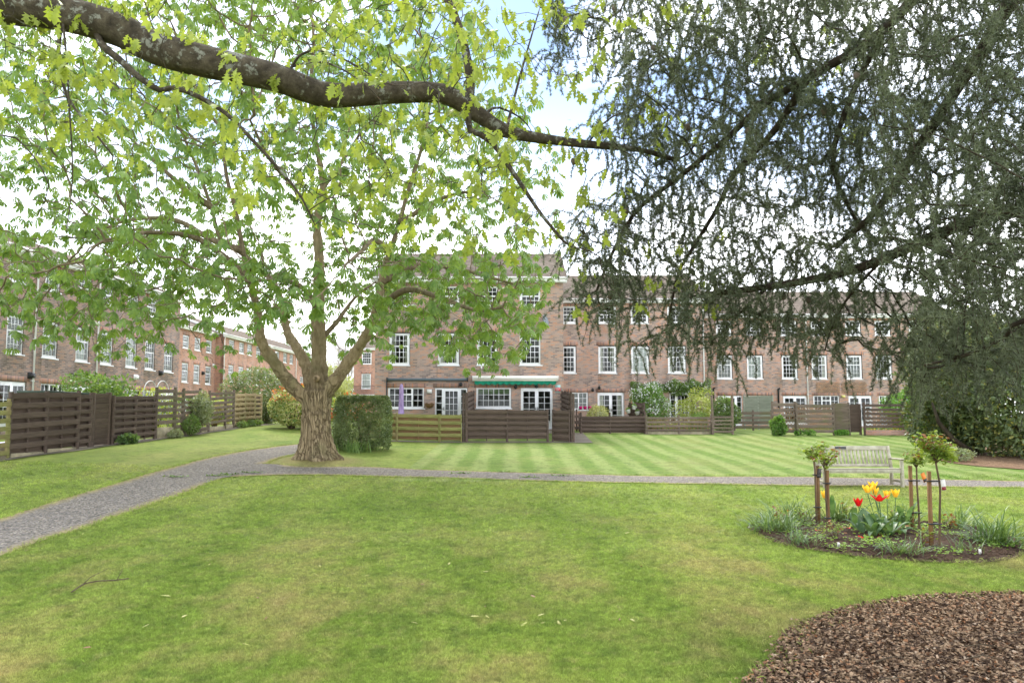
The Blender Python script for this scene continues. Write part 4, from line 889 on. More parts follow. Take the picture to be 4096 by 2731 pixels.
# fallen stick and leaves come with the lawn details
# ------------------------------------------------------------------ foliage tools
def unit(v): return v / (np.linalg.norm(v, axis=-1, keepdims=True) + 1e-9)
def frames(D, N):
    D = unit(D); S_ = unit(np.cross(D, N)); U = np.cross(S_, D); return np.stack([S_, D, U], -1)     # columns: side, along, up
def inst(TV, TF, Rm, s, T):
    TV = np.asarray(TV, float); n = len(T); k = len(TV)
    V = np.einsum('nij,kj->nki', Rm, TV) * np.broadcast_to(np.asarray(s, float).reshape(-1, 1, 1), (n, 1, 1)) + np.asarray(T)[:, None]
    TF = np.asarray(TF); F = (TF[None] + (np.arange(n) * k)[:, None, None]).reshape(-1, TF.shape[1])
    return V.reshape(-1, 3), F
def tris(V, F):
    F2 = []
    for f in F:
        for i in range(1, len(f) - 1): F2.append((f[0], f[i], f[i + 1]))
    return np.array(V, float), np.array(F2)
LEAF = tris([(0, 0, 0), (.24, .42, .07), (.17, .78, .05), (0, 1, -.03), (-.17, .78, .05), (-.24, .42, .07), (0, .5, 0)], [(0, 1, 6), (1, 2, 6), (2, 3, 6), (3, 4, 6), (4, 5, 6), (5, 0, 6)])
RHOMB = tris([(0, 0, 0), (.3, .5, .06), (0, 1, 0), (-.3, .5, .06)], [(0, 1, 2), (0, 2, 3)])
def palmate():
    V = []; F = []
    for ang, L in ((-105, .62), (-66, .82), (-30, .96), (0, 1.0), (30, .96), (66, .82), (105, .62)):
        a = R(ang); out = np.array([math.sin(a), math.cos(a), 0]); side = np.array([math.cos(a), -math.sin(a), 0])
        pts = []
        for t_, wv in ((.06, .02), (.42, .10), (.76, .15), (1.0, .0)):
            r_ = L * (.95 * math.sin(t_ * 1.15) / 1.15 * 1.0); dz = -L * (.35 * t_ + .42 * t_ * t_); c = out * r_ + np.array([0, 0, dz]); pts.append((c, wv * L))
        b = len(V)
        for c, wv in pts[:-1]: V += [c - side * wv + np.array([0, 0, -.04 * (wv > .03)]), c + np.array([0, 0, .02]), c + side * wv + np.array([0, 0, -.04 * (wv > .03)])]
        V.append(pts[-1][0])
        for i in range(2):
            q = b + 3 * i; F += [(q, q + 1, q + 4), (q, q + 4, q + 3), (q + 1, q + 2, q + 5), (q + 1, q + 5, q + 4)]
        q = b + 6; F += [(q, q + 1, b + 9), (q + 1, q + 2, b + 9)]
    return np.array(V), np.array(F)
PALM = palmate()
def oakleaf():
    half = [(0, 0), (.05, .12), (.18, .22), (.07, .32), (.30, .46), (.11, .55), (.32, .74), (.13, .78), (.10, .9), (0, 1.0)]
    V = []; F = []
    for x, y in half: V.append((x, y, .10 * x - .25 * y * y)); V.append((0, y, -.25 * y * y)); V.append((-x, y, .10 * x - .25 * y * y))
    for i in range(len(half) - 1):
        q = 3 * i; F += [(q, q + 3, q + 4), (q, q + 4, q + 1), (q + 1, q + 4, q + 5), (q + 1, q + 5, q + 2)]
    return np.array(V, float), np.array(F)
OAK = oakleaf()
def tuft(n=22, L=1.0, w=.05):
    V = []; F = []; rg = np.random.default_rng(3)
    for k in range(n):
        d = rg.normal(size=3); d[1] += .25; d = d / np.linalg.norm(d); s_ = np.cross(d, rg.normal(size=3)); s_ /= np.linalg.norm(s_)
        l_ = L * rg.uniform(.7, 1.1); b = len(V); V += [d * .05 - s_ * w, d * .05 + s_ * w, d * l_]; F.append((b, b + 1, b + 2))
    return np.array(V), np.array(F)
def foliage(name, mat, parent, TV, Rm, s, T, kind=None, smooth=False):
    V, F = inst(TV[0], TV[1], Rm, s, T); o = obj(name, mesh_np(name, V, F, smooth), mat, parent)
    if kind: o['kind'] = kind
    return o
# space colonisation ------------------------------------------------------
def grow(nodes, par, att, D=.3, di=3.0, dk=.55, its=120, trop=(0, 0, 0), jitter=.12, maxn=9000):
    N = [np.array(p, float) for p in nodes]; P = list(par); att = np.asarray(att, float); tr = np.array(trop)
    near = np.full(len(att), -1); nd = np.full(len(att), 1e9); start = 0; alive = np.ones(len(att), bool)
    for it in range(its):
        new = np.array(N[start:])
        if len(new):
            ai = np.where(alive)[0]
            for c0 in range(0, len(ai), 2000):
                sub = ai[c0:c0 + 2000]; dist = np.linalg.norm(att[sub][:, None] - new[None], axis=2); j = dist.argmin(1); dm = dist[np.arange(len(sub)), j]
                b = dm < nd[sub]; nd[sub[b]] = dm[b]; near[sub[b]] = j[b] + start
        alive &= nd > dk; ai = np.where(alive & (nd < di))[0]
        if not len(ai) or len(N) > maxn: break
        start = len(N); dirs = {}
        for a_ in ai:
            k = near[a_]; v = att[a_] - N[k]; dirs.setdefault(k, np.zeros(3)); dirs[k] += v / (np.linalg.norm(v) + 1e-9)
        for k, v in dirs.items():
            v = v / (np.linalg.norm(v) + 1e-9) + tr + RNG.normal(size=3) * jitter; v /= np.linalg.norm(v) + 1e-9
            N.append(N[k] + v * D); P.append(k)
    return np.array(N), np.array(P)
def branch_mesh(N, P, r0, fixed_r=None, expo=2.4, tip=.006, nmain=None, minr=0.0, sides=5):
    """tubes for a node tree; radius by the pipe model. fixed_r: dict node->radius"""
    n = len(N); ch = [[] for _ in range(n)]
    for i in range(n):
        if P[i] >= 0: ch[P[i]].append(i)
    r = np.zeros(n)
    for i in range(n - 1, -1, -1):
        r[i] = tip if not ch[i] else sum(r[c] ** expo for c in ch[i]) ** (1 / expo)
    if r0: r = r * 1.0
    if fixed_r is not None:
        for k, v in fixed_r.items(): r[k] = v
    V = []; F = []; base = 0; done = set()
    starts = [i for i in range(n) if P[i] < 0]; stack = [(s_, None) for s_ in starts]
    while stack:
        s_, pr = stack.pop(); chain = [] if pr is None else [pr]; rad = [] if pr is None else [min(r[pr], r[s_] * 1.15)]
        k = s_
        while True:
            chain.append(k); rad.append(r[k])
            if not ch[k]: break
            nx_ = max(ch[k], key=lambda c: r[c])
            for c in ch[k]:
                if c != nx_: stack.append((c, k))
            k = nx_
        if len(chain) > 1 and max(rad) > minr:
            v, f = tube_np(N[chain], rad, 10 if max(rad) > .06 else (sides if max(rad) > .012 else 3), False)
            V.append(v); F += [tuple(i + base for i in q) for q in f]; base += len(v)
    return np.vstack(V), F, r, ch
def limb_nodes(pts, step=.3, wig=.0):
    return smooth_path(np.array([p[:] for p in pts]), step)
class Skel:
    def __init__(s): s.N = []; s.P = []; s.R = {}
    def add(s, pts, r0, r1, parent=-1, step=.3):
        pts = limb_nodes(pts, step); k0 = len(s.N)
        for i, p in enumerate(pts):
            s.R[len(s.N)] = r0 + (r1 - r0) * (i / (len(pts) - 1)) ** .9; s.N.append(p); s.P.append(parent if i == 0 else len(s.N) - 2)
        return k0
    def near(s, p):
        return int(np.argmin(np.linalg.norm(np.array(s.N) - np.array(p[:]), axis=1)))
    def branch(s, pts, r0, r1, step=.3):
        k = s.near(pts[0]); return s.add([Vector(s.N[k])] + list(pts[1:]), r0, r1, k, step)
def loose_leaves(root, mat, TV, Rm, s, T, n=300, name='leaf'):
    """the n leaves that show largest as objects of their own sharing one mesh; returns the mask of the rest"""
    T = np.asarray(T); d = np.linalg.norm(T - np.array([0, 0, CZ]), axis=1); u = T[:, 0] / np.maximum(T[:, 1], .1); inside = (np.abs(u) < .70) & (T[:, 1] > 1) & (T[:, 2] - CZ < .56 * T[:, 1])
    score = np.where(inside, np.broadcast_to(s, (len(T),)) / d, 0); pick = np.argsort(-score)[:n]
    me = mesh_np(name, TV[0], TV[1]); me.materials.append(mat); sb = np.broadcast_to(s, (len(T),))
    for i in pick:
        o = bpy.data.objects.new(name, me); link(o, root)
        m4 = Matrix.Identity(4); q = Rm[i] * sb[i]
        for a_ in range(3):
            for b_ in range(3): m4[a_][b_] = q[a_][b_]
            m4[a_][3] = T[i][a_] - root.location[a_]
        o.matrix_local = m4
    mask = np.ones(len(T), bool); mask[pick] = False; return mask
# ------------------------------------------------------------------ the horse chestnut
tz = g1(*TREE); TX, TY = TREE
def tp(px, py, dy=0.0): return at(px, py, TY + dy)
ct = thing('horse_chestnut_tree', 'big horse chestnut with fluted trunk and four limbs beside the gravel path', 'tree', (TX, TY, tz))
# trunk with flared, fluted foot
n = 72; zs_ = np.concatenate([np.linspace(-.15, .9, 22), np.linspace(1.0, 2.05, 14)]); V = []
ph = RNG.random(7) * 6.28
for z in zs_:
    flare = .41 + .27 * math.exp(-max(z, 0) / .34) + .05 * max(0, (z - 1.2)); c = tp(1268 - 6 * z, 1700, 0); ox = (c.x - TX) * .25
    for k in range(n):
        a = 2 * math.pi * k / n; tw = a + .22 * z
        fl_ = 1 + (.13 * math.exp(-max(z, 0) / .7) + .03) * math.sin(5 * tw + ph[0]) + (.05 * math.exp(-max(z, 0) / .5) + .02) * math.sin(8 * tw + ph[1] + z) + .03 * math.sin(13 * tw + ph[2] + 2 * z) + .014 * math.sin(29 * tw + ph[3] - 3 * z) + random.uniform(-.008, .008)
        r_ = flare * fl_; V.append((ox + r_ * math.cos(a), r_ * math.sin(a), z))
F = [(i * n + k, i * n + (k + 1) % n, (i + 1) * n + (k + 1) % n, (i + 1) * n + k) for i in range(len(zs_) - 1) for k in range(n)]
# limbs as rough tubes grown out of the trunk head
sk = Skel()
LA = [tp(1262, 1690), tp(1239, 1610), tp(1165, 1538, -.2), tp(1089, 1436, -.5), tp(1043, 1356, -.8), tp(1028, 1230, -1.0), tp(1000, 1130, -1.3), tp(975, 1020, -1.7), tp(940, 830, -2.2), tp(905, 700, -2.6), tp(890, 520, -2.8)]
LB = [tp(1262, 1680, .1), tp(1246, 1545, .2), tp(1221, 1459, .4), tp(1187, 1390, .6), tp(1150, 1330, .9), tp(1130, 1230, 1.2), tp(1105, 1150, 1.4), tp(1050, 1080, 1.7), tp(960, 1010, 2.0), tp(880, 950, 2.2), tp(845, 830, 2.3), tp(780, 650, 2.5), tp(725, 520, 2.7), tp(700, 380, 2.8)]
LC = [tp(1272, 1680), tp(1275, 1520, .1), tp(1276, 1400, .1), tp(1273, 1250, .1), tp(1278, 1057, .2), tp(1268, 900, .2), tp(1290, 740, .3), tp(1262, 560, .4), tp(1240, 380, .4), tp(1255, 180, .5), tp(1240, 0, .5)]
LD = [tp(1280, 1690), tp(1298, 1585), tp(1359, 1499, -.2), tp(1416, 1419, -.3), tp(1468, 1333, -.5), tp(1508, 1230, -.7), tp(1528, 1115, -.8), tp(1560, 1010, -1.0), tp(1600, 880, -1.2), tp(1640, 740, -1.3), tp(1690, 580, -1.5), tp(1720, 420, -1.6)]
kA = sk.add(LA, .13, .04); kB = sk.add(LB, .12, .04); kC = sk.add(LC, .13, .04); kD = sk.add(LD, .13, .04)
sk.branch([tp(1000, 1130, -1.3), tp(900, 1030, -1.9), tp(780, 950, -2.6), tp(600, 930, -3.4), tp(420, 960, -4.4)], .12, .03)
sk.branch([tp(975, 1020, -1.7), tp(850, 960, -1.5), tp(700, 880, -1.2), tp(520, 880, -1.0), tp(380, 930, -.8)], .11, .03)
sk.branch([tp(845, 830, 2.3), tp(730, 745, 2.4), tp(575, 606, 2.7), tp(470, 500, 3.0)], .11, .03)
sk.branch([tp(1050, 1080, 1.7), tp(900, 1080, 2.4), tp(760, 1110, 3.0), tp(600, 1160, 3.6)], .1, .03)
sk.branch([tp(1296, 1370, .1), tp(1348, 1287, .2), tp(1376, 1247, .3), tp(1430, 1180, .6), tp(1500, 1130, 1.0)], .09, .03)
sk.branch([tp(1508, 1230, -.7), tp(1620, 1160, -1.5), tp(1760, 1190, -2.4), tp(1900, 1240, -3.1), tp(2010, 1230, -3.6)], .12, .03)
sk.branch([tp(1528, 1115, -.8), tp(1680, 1060, -.4), tp(1850, 1080, .2), tp(2000, 1120, .6), tp(2100, 1150, .8)], .11, .03)
sk.branch([tp(1600, 880, -1.2), tp(1750, 800, -1.7), tp(1900, 760, -2.2)], .09, .03)
sk.branch([tp(1560, 1010, -1.0), tp(1500, 960, -2.4), tp(1440, 1010, -4.0), tp(1380, 1060, -5.2)], .1, .03)
sk.branch([tp(1276, 1230, .1), tp(1210, 1150, -1.6), tp(1100, 1120, -3.4), tp(1000, 1130, -5.0)], .1, .03)
sk.branch([tp(1268, 900, .2), tp(1180, 760, -1.2), tp(1080, 640, -2.6), tp(1000, 480, -3.6)], .09, .03)
sk.branch([tp(1290, 740, .3), tp(1400, 600, 1.4), tp(1500, 430, 2.2)], .08, .03)
rg = RNG
CR = np.array([TX - 1.0, TY - .3])
def crown_pts(n):
    out = []
    while len(out) < n:
        p = rg.uniform(-1, 1, 3); z = 3.5 + 13.8 * (p[2] * .5 + .5)
        q = (z - 3.5) / 13.8
        rad = 8.7 * (max(0.0, 1 - max(0, (q - .25) / .78) ** 2.2)) ** .5 * (.86 + .14 * min(1, q / .12))
        inner = .66 if z < 5.0 else (.45 if z < 7.0 else .2)
        rr = math.hypot(p[0], p[1])
        if rr > 1 or rr < inner or rad <= 0: continue
        out.append((CR[0] + p[0] * rad, CR[1] + p[1] * rad * .95, z + (0.5 if rr < .8 and z < 5 else 0)))
    return np.array(out)
att = crown_pts(3300)
def skirt(x0, x1, y0, y1, d0, d1, n_): return np.array([at(random.uniform(x0, x1), random.uniform(y0, y1), random.uniform(d0, d1))[:] for _ in range(n_)])
att = np.vstack([att, skirt(1500, 2150, 980, 1330, 17.5, 24, 420), skirt(1700, 2120, 1280, 1450, 18, 21, 60), skirt(0, 950, 880, 1270, 16.5, 25, 430), skirt(40, 700, 1250, 1400, 17, 21, 35), skirt(900, 1500, 1020, 1280, 17, 21, 130), skirt(-50, 1300, -60, 700, 16.5, 27, 520), skirt(1300, 1950, -60, 900, 17.5, 26, 260)])
NN, PP = grow(sk.N, sk.P, att, D=.26, di=3.4, dk=.42, its=120, jitter=.22, trop=(0, 0, -.05), maxn=17500)
fr0 = {k: v for k, v in sk.R.items()}
bv, bf_, rr_, ch_ = branch_mesh(NN, PP, None, fr0, tip=.009, sides=5)
# trunk and the four limbs flow into one skin (voxel remesh), twigs stay tubes
tv = [np.array(V)]; tf = list(F); nb_ = len(V); tf.append(tuple(reversed(range(n)))); tf.append(tuple(range(nb_ - n, nb_)))
for LL, r0_, r1_ in ((LA, .32, .085), (LB, .28, .08), (LC, .37, .08), (LD, .33, .085)):
    PL = smooth_path(np.array([p[:] for p in LL[:8]]), .12) - np.array([TX, TY, tz]); rr0 = np.linspace(0, 1, len(PL)); rad = (r0_ + (r1_ - r0_) * rr0 ** .55) * (1 + .05 * np.sin(rr0 * 40 + r0_ * 90)); v_, f_ = tube_np(PL, rad, 14, True, .06)
    tf += [tuple(i + nb_ for i in q) for q in f_]; tv.append(v_); nb_ += len(v_)
trunk_me = mesh_np('trunk', np.vstack(tv), tf, True); tr_o = obj('trunk', trunk_me, M['bark_trunk'], ct)
md = tr_o.modifiers.new('remesh', 'REMESH'); md.mode = 'VOXEL'; md.voxel_size = .035; md.use_smooth_shade = True
md = tr_o.modifiers.new('smooth', 'SMOOTH'); md.factor = .5; md.iterations = 5
tx_ = bpy.data.textures.new('bark_lumps', 'CLOUDS'); tx_.noise_scale = .16; tx_.noise_depth = 3
md = tr_o.modifiers.new('lumps', 'DISPLACE'); md.texture = tx_; md.strength = .09; md.mid_level = .5; md.texture_coords = 'LOCAL'
# knot hole
q = tp(1263, 1513, -.42) ; b = MB(); b.tube([(q.x - TX, q.y - TY + .12, q.z - tz), (q.x - TX, q.y - TY + .03, q.z - tz), (q.x - TX, q.y - TY - .03, q.z - tz)], [.11, .09, .055], 12, False); b.build('knot', M['bark_chestnut'], tr_o, smooth=True)
br_o = obj('branch', mesh_np('branch', bv - np.array([TX, TY, tz]), bf_, True), M['bark_limb'], ct); br_o['kind'] = 'stuff'
# leaves at thin nodes
nl = [i for i in range(len(sk.N), len(NN)) if rr_[i] < .026]
tipn = [i for i in nl if not ch_[i]]; mid = [i for i in nl if ch_[i]]
sel = tipn * 2 + list(rg.permutation(mid)[:int(len(mid) * .85)])
T = NN[sel] + rg.normal(size=(len(sel), 3)) * np.array([.13, .13, .07])
az = rg.uniform(0, 2 * np.pi, len(sel)); el = rg.normal(-.35, .3, len(sel))
Dv = np.stack([np.cos(az) * np.cos(el), np.sin(az) * np.cos(el), np.sin(el)], -1); Nv = np.tile([0, 0, 1.0], (len(sel), 1)) + rg.normal(size=(len(sel), 3)) * .22
Rm = frames(Dv, Nv); s_ = rg.uniform(.17, .31, len(sel))
print('chestnut leaves', len(sel), 'nodes', len(NN))
mask = loose_leaves(ct, M['leaf_chestnut'], PALM, Rm, s_, T, 300)
foliage('crown', M['leaf_chestnut'], ct, PALM, Rm[mask], s_[mask], T[mask] - np.array([TX, TY, tz]), 'stuff')
# small flower candles
fc = rg.permutation(len(tipn))[:260]; FT = NN[np.array(tipn)[fc]]
cn = 9; ring = []
for k in range(cn): ring.append(FT + np.stack([rg.normal(size=len(FT)) * .03 * (1 - k / cn), rg.normal(size=len(FT)) * .03 * (1 - k / cn), np.full(len(FT), .03 + k * .025)], -1))
FP = np.vstack(ring); foliage('flower_bud', M['leaf_lime'], ct, RHOMB, frames(rg.normal(size=FP.shape), rg.normal(size=FP.shape)), .04, FP - np.array([TX, TY, tz]), 'stuff')
# ------------------------------------------------------------------ oak whose long limb crosses overhead; its trunk stands left of the view
OX, OY = -8.6, 6.2; oz = g1(OX, OY)
ot = thing('oak_tree', 'oak tree with one long lichened limb and young yellow green leaves', 'tree', (OX, OY, oz))
so = Skel()
limb = [(0, 25, 7.0), (250, 55, 7.05), (480, 122, 7.1), (640, 200, 7.15), (900, 265, 7.25), (1100, 310, 7.35), (1290, 378, 7.5), (1450, 378, 7.6), (1600, 370, 7.7), (1780, 378, 7.8), (1900, 450, 7.9), (2010, 520, 8.0), (2150, 552, 8.1), (2330, 575, 8.25), (2560, 600, 8.4), (2700, 640, 8.6)]
pts = [Vector((OX, OY, 4.6)), Vector((-7.4, 6.6, 5.9))] + [at(a_, b_, c_) for a_, b_, c_ in limb]
so.add([Vector((OX, OY, oz - .1)), Vector((OX + .02, OY, 2)), Vector((OX, OY, 4.6)), Vector((OX - .1, OY + .1, 7)), Vector((OX - .2, OY, 9.5))], .46, .2, step=.3)
kL = so.branch([pts[0]] + pts[1:], .21, .03, step=.16)
for i in range(kL, len(so.N)):
    x = so.N[i][0]; so.R[i] = float(np.interp(x, [-8.6, -4.8, -3.2, -1.8, -.7, -.3, .3, .9, 1.5], [.2, .172, .165, .128, .108, .088, .060, .047, .03]))
def ob(pl, r0, r1): so.branch([at(*p) for p in pl], r0, r1, step=.14)
ob([(1880, 400, 7.9), (1882, 330, 7.95), (1865, 220, 8.0), (1832, 100, 8.05), (1775, -40, 8.1), (1730, -200, 8.2)], .055, .04)
ob([(363, 110, 7.1), (400, 170, 7.0), (480, 240, 6.9), (560, 312, 6.8), (640, 362, 6.75), (700, 352, 6.7), (780, 380, 6.7), (900, 450, 6.7), (1010, 560, 6.65), (1120, 680, 6.6), (1200, 780, 6.6), (1260, 900, 6.6)], .042, .008)
ob([(1850, 440, 7.85), (1880, 520, 7.8), (1960, 560, 7.8), (2060, 700, 7.7), (2160, 850, 7.7), (2255, 965, 7.7)], .04, .016)
ob([(235, 70, 7.05), (235, 230, 6.9), (270, 390, 6.8), (340, 480, 6.8), (400, 560, 6.8), (455, 630, 6.8), (440, 680, 6.8)], .024, .006)
ob([(250, 70, 7.05), (268, 260, 6.7), (275, 400, 6.6), (290, 700, 6.6), (265, 930, 6.6)], .014, .004)
ob([(1130, 300, 7.35), (1180, 240, 7.3), (1260, 200, 7.2), (1400, 250, 7.1), (1560, 340, 7.0), (1700, 330, 6.9)], .016, .005)
ob([(1180, 260, 7.3), (1300, 250, 7.2), (1450, 330, 7.1), (1530, 430, 7.05), (1440, 520, 7.0)], .014, .004)
ob([(1900, 450, 7.9), (1990, 430, 8.2), (2080, 470, 8.4), (2110, 500, 8.5)], .02, .008); ob([(2020, 520, 8.0), (2060, 380, 8.3), (2110, 200, 8.6), (2160, 30, 8.9)], .02, .008)
ob([(2010, 510, 8.0), (2120, 380, 7.9), (2200, 250, 7.8), (2230, 100, 7.7)], .012, .004); ob([(2330, 575, 8.25), (2430, 480, 8.2), (2560, 420, 8.1), (2680, 330, 8.0)], .014, .004)
so.branch([Vector((OX, OY, 4.2)), Vector((-6.6, 6.1, 4.6)), at(0, 540, 6.2), at(100, 590, 6.3), at(170, 680, 6.3), at(195, 760, 6.3), at(150, 860, 6.3)], .03, .004, step=.14)

def pxpts(boxes):
    out = []
    for (x0, x1, y0, y1, d0, d1, n_) in boxes:
        for _ in range(n_): out.append(at(random.uniform(x0, x1), random.uniform(y0, y1), random.uniform(d0, d1))[:])
    return np.array(out)
att = pxpts([(-200, 700, -150, 260, 5.8, 8.6, 110), (0, 520, 200, 560, 6.2, 7.6, 45), (450, 1300, 60, 560, 6.2, 8.2, 110), (850, 1500, 450, 900, 6.0, 7.6, 60), (1300, 2050, -100, 420, 6.2, 9.0, 190),
             (1350, 2100, 380, 760, 6.0, 8.6, 150), (1500, 2100, 700, 1000, 6.6, 8.2, 60), (2000, 2700, -50, 560, 7.2, 9.5, 120), (2100, 2500, 550, 1000, 7.2, 8.6, 55), (2500, 3500, -100, 600, 8.6, 10.5, 60), (2250, 2950, 900, 1300, 8.0, 9.4, 20)])
on, op = grow(so.N, so.P, att, D=.13, di=2.4, dk=.22, its=90, jitter=.3, trop=(0, 0, -.12), maxn=5200)
ov, of, orr, och = branch_mesh(on, op, None, dict(so.R), tip=.0038, sides=5)
O3 = np.array([OX, OY, oz])
oo = obj('trunk', mesh_np('trunk', ov - O3, of, True), M['bark_oak'], ot); oo['label'] = 'long grey brown limb with lichen patches and hanging twigs'
nl = [i for i in range(len(so.N), len(on)) if orr[i] < .006]; tips_ = [i for i in nl if not och[i]]; midn = [i for i in nl if och[i]]
sel = np.array(tips_ * 7 + list(rg.permutation(midn)[:int(len(midn) * .6)])); T = on[sel] + rg.normal(size=(len(sel), 3)) * .035
az = rg.uniform(0, 2 * np.pi, len(sel)); el = rg.normal(-.85, .35, len(sel)); Dv = np.stack([np.cos(az) * np.cos(el), np.sin(az) * np.cos(el), np.sin(el)], -1)
Rm = frames(Dv, np.stack([np.cos(az) * .5, np.sin(az) * .5, np.ones(len(sel)) * .8], -1) + rg.normal(size=(len(sel), 3)) * .35); s_ = rg.uniform(.08, .165, len(sel))
print('oak leaves', len(sel), 'nodes', len(on))
mask = loose_leaves(ot, M['leaf_oak'], OAK, Rm, s_, T, 300)
foliage('crown', M['leaf_oak'], ot, OAK, Rm[mask], s_[mask], T[mask] - O3, 'stuff')
# catkins
ck = np.array(tips_)[rg.permutation(len(tips_))[:220]]; cp = []
for k in range(10): cp.append(on[ck] + np.stack([rg.normal(size=len(ck)) * .006, rg.normal(size=len(ck)) * .006, np.full(len(ck), -.012 * k - .01)], -1))
cp = np.vstack(cp); foliage('catkin', M['leaf_lime'], ot, RHOMB, frames(rg.normal(size=cp.shape), rg.normal(size=cp.shape)), .016, cp - O3, 'stuff')
# ------------------------------------------------------------------ cedar: trunk right of the view in the bark bed
CX, CY = 6.1, 4.3; cz = g1(CX, CY)
ce = thing('cedar_tree', 'grey green cedar with drooping needle sprays and egg shaped cones', 'tree', (CX, CY, cz))
sc_ = Skel()
sc_.add([Vector((CX, CY, cz - .1)), Vector((CX, CY, 2.2)), Vector((CX + .05, CY, 4.5)), Vector((CX, CY + .1, 7.5)), Vector((CX, CY, 11))], .5, .22)
def cb(pl, r0, r1, free=False):
    P_ = [at(*p) if len(p) == 3 and not isinstance(p, Vector) else p for p in pl]; sc_.branch(P_, r0, r1, step=.2)
T1 = Vector((CX, CY, 4.3)); T2 = Vector((CX, CY, 6.5)); T3 = Vector((CX, CY, 3.2)); T4 = Vector((CX, CY, 8.2))
cb([T1, (4330, 800, 6.2), (4096, 835, 6.6), (3900, 880, 7.0), (3700, 960, 7.4), (3500, 1050, 7.8), (3300, 1108, 8.1), (3050, 1150, 8.4), (2860, 1172, 8.6)], .10, .035)
cb([T2, (4300, -250, 5.8), (4030, 30, 6.2), (3940, 190, 6.5), (3850, 320, 6.8), (3720, 520, 7.2), (3600, 700, 7.6), (3500, 850, 7.9), (3350, 980, 8.3)], .11, .03)
cb([T4, (4100, -500, 6.0), (3760, -120, 6.6), (3500, 150, 7.2), (3250, 300, 7.6), (3050, 420, 8.0), (2900, 560, 8.3), (2700, 720, 8.6), (2540, 850, 8.8), (2439, 1034, 9.0), (2386, 1165, 9.1)], .09, .018)
cb([(3250, 300, 7.6), (3100, 520, 8.2), (2933, 701, 8.7), (2874, 826, 8.9), (2785, 969, 9.1), (2713, 1094, 9.3), (2677, 1267, 9.5)], .045, .014)
cb([(3500, 150, 7.2), (3400, 400, 7.5), (3332, 648, 7.8), (3410, 856, 8.1), (3500, 957, 8.3)], .04, .018)
cb([T1, (4250, 760, 5.0), (4110, 900, 5.1), (4040, 1030, 5.2), (3970, 1180, 5.3), (3905, 1280, 5.4)], .055, .022)
cb([T3, (4200, 1240, 5.4), (4050, 1330, 5.7), (3890, 1412, 6.0), (3700, 1460, 6.5)], .04, .012)
cb([T4, (3700, -400, 7.0), (3300, -200, 7.6), (2950, 60, 8.2), (2750, 190, 8.6), (2600, 330, 9.0)], .07, .015)
cb([T4, (3600, -600, 7.4), (3000, -350, 8.2), (2600, -120, 8.8), (2480, 40, 9.2)], .06, .012)
cb([(3500, 1050, 7.8), (3400, 1180, 8.1), (3330, 1300, 8.4), (3300, 1400, 8.6)], .02, .008); cb([(3050, 1150, 8.4), (2960, 1250, 8.7), (2880, 1340, 8.9)], .02, .008)
att = pxpts([(2150, 2600, -120, 300, 8.0, 9.8, 70), (2480, 3000, -150, 400, 7.0, 9.6, 240), (2950, 3500, -150, 500, 6.6, 9.4, 420), (3450, 4300, -200, 560, 5.6, 9.0, 520), (2380, 2900, 380, 850, 7.6, 10, 240), (2900, 3500, 450, 1000, 7.0, 10, 300), (3450, 4250, 500, 1050, 5.6, 9.5, 420),
             (2480, 2960, 1220, 1400, 8.2, 9.8, 60), (2960, 3420, 1280, 1380, 8.2, 9.6, 40), (2260, 2800, 820, 1250, 8.0, 10.2, 240), (2750, 3450, 950, 1330, 7.6, 10.2, 270), (3560, 4200, 1000, 1420, 5.6, 9.6, 210), (3650, 4200, 1350, 1520, 6.0, 8.6, 60), (2600, 2800, 1280, 1380, 8.6, 9.6, 12), (3480, 3700, 1330, 1480, 7.6, 9.4, 9)])
cl_ = []
for (x_, y_, d_) in [(2700, 250, 8.4), (2780, 480, 8.6), (2850, 150, 8.0), (2650, 620, 8.8), (2950, 640, 8.6), (2900, 330, 8.2), (3050, 250, 7.8), (3150, 520, 8.4), (3320, 120, 7.4), (3400, 420, 7.6), (3550, 260, 6.6), (3620, 480, 6.6), (3700, 120, 6.2), (3800, 560, 6.2), (3860, 330, 5.9), (3950, 480, 5.8), (4020, 700, 5.9), (3700, 750, 6.6), (3350, 760, 8.2), (3200, 900, 8.6), (2550, 950, 9.2), (2750, 1000, 9.2), (3000, 1060, 9.0), (3250, 1200, 8.8), (2450, 1150, 9.4), (2900, 1250, 9.2), (3600, 1150, 7.6), (3850, 1000, 6.6), (4000, 1150, 6.2), (3700, 1350, 7.4), (4050, 150, 5.8)]:
    for _ in range(24): cl_.append(at(random.gauss(x_, 55), random.gauss(y_, 95), random.gauss(d_, .18))[:])
att = np.vstack([att, np.array(cl_)])
cn_, cp_ = grow(sc_.N, sc_.P, att, D=.15, di=2.6, dk=.22, its=100, jitter=.28, trop=(0, 0, -.10), maxn=11500)
# drooping end sprays
N2 = list(cn_); P2 = list(cp_); hasch = set(cp_.tolist()); tipc = [i for i in range(len(sc_.N), len(cn_)) if i not in hasch]
def spray(k, ln, dv):
    p = N2[k].copy(); par = k
    for q in range(ln):
        dv = unit(dv + np.array([0, 0, -.38]) + rg.normal(size=3) * .16); p = p + dv * .085; N2.append(p); P2.append(par); par = len(N2) - 1
for k in tipc: spray(k, rg.integers(3, 8), rg.normal(size=3) * .5)
for k in rg.permutation(np.arange(len(sc_.N), len(cn_)))[:5200]: spray(int(k), rg.integers(3, 9), rg.normal(size=3))
for k in rg.permutation(np.arange(0, len(sc_.N)))[:500]:
    if N2[k][1] > 5: spray(int(k), rg.integers(2, 6), rg.normal(size=3))
N2 = np.array(N2); P2 = np.array(P2)
keep = np.ones(len(N2), bool)
cv, cf, crr, cch = branch_mesh(N2, P2, None, dict(sc_.R), tip=.0028, sides=5)
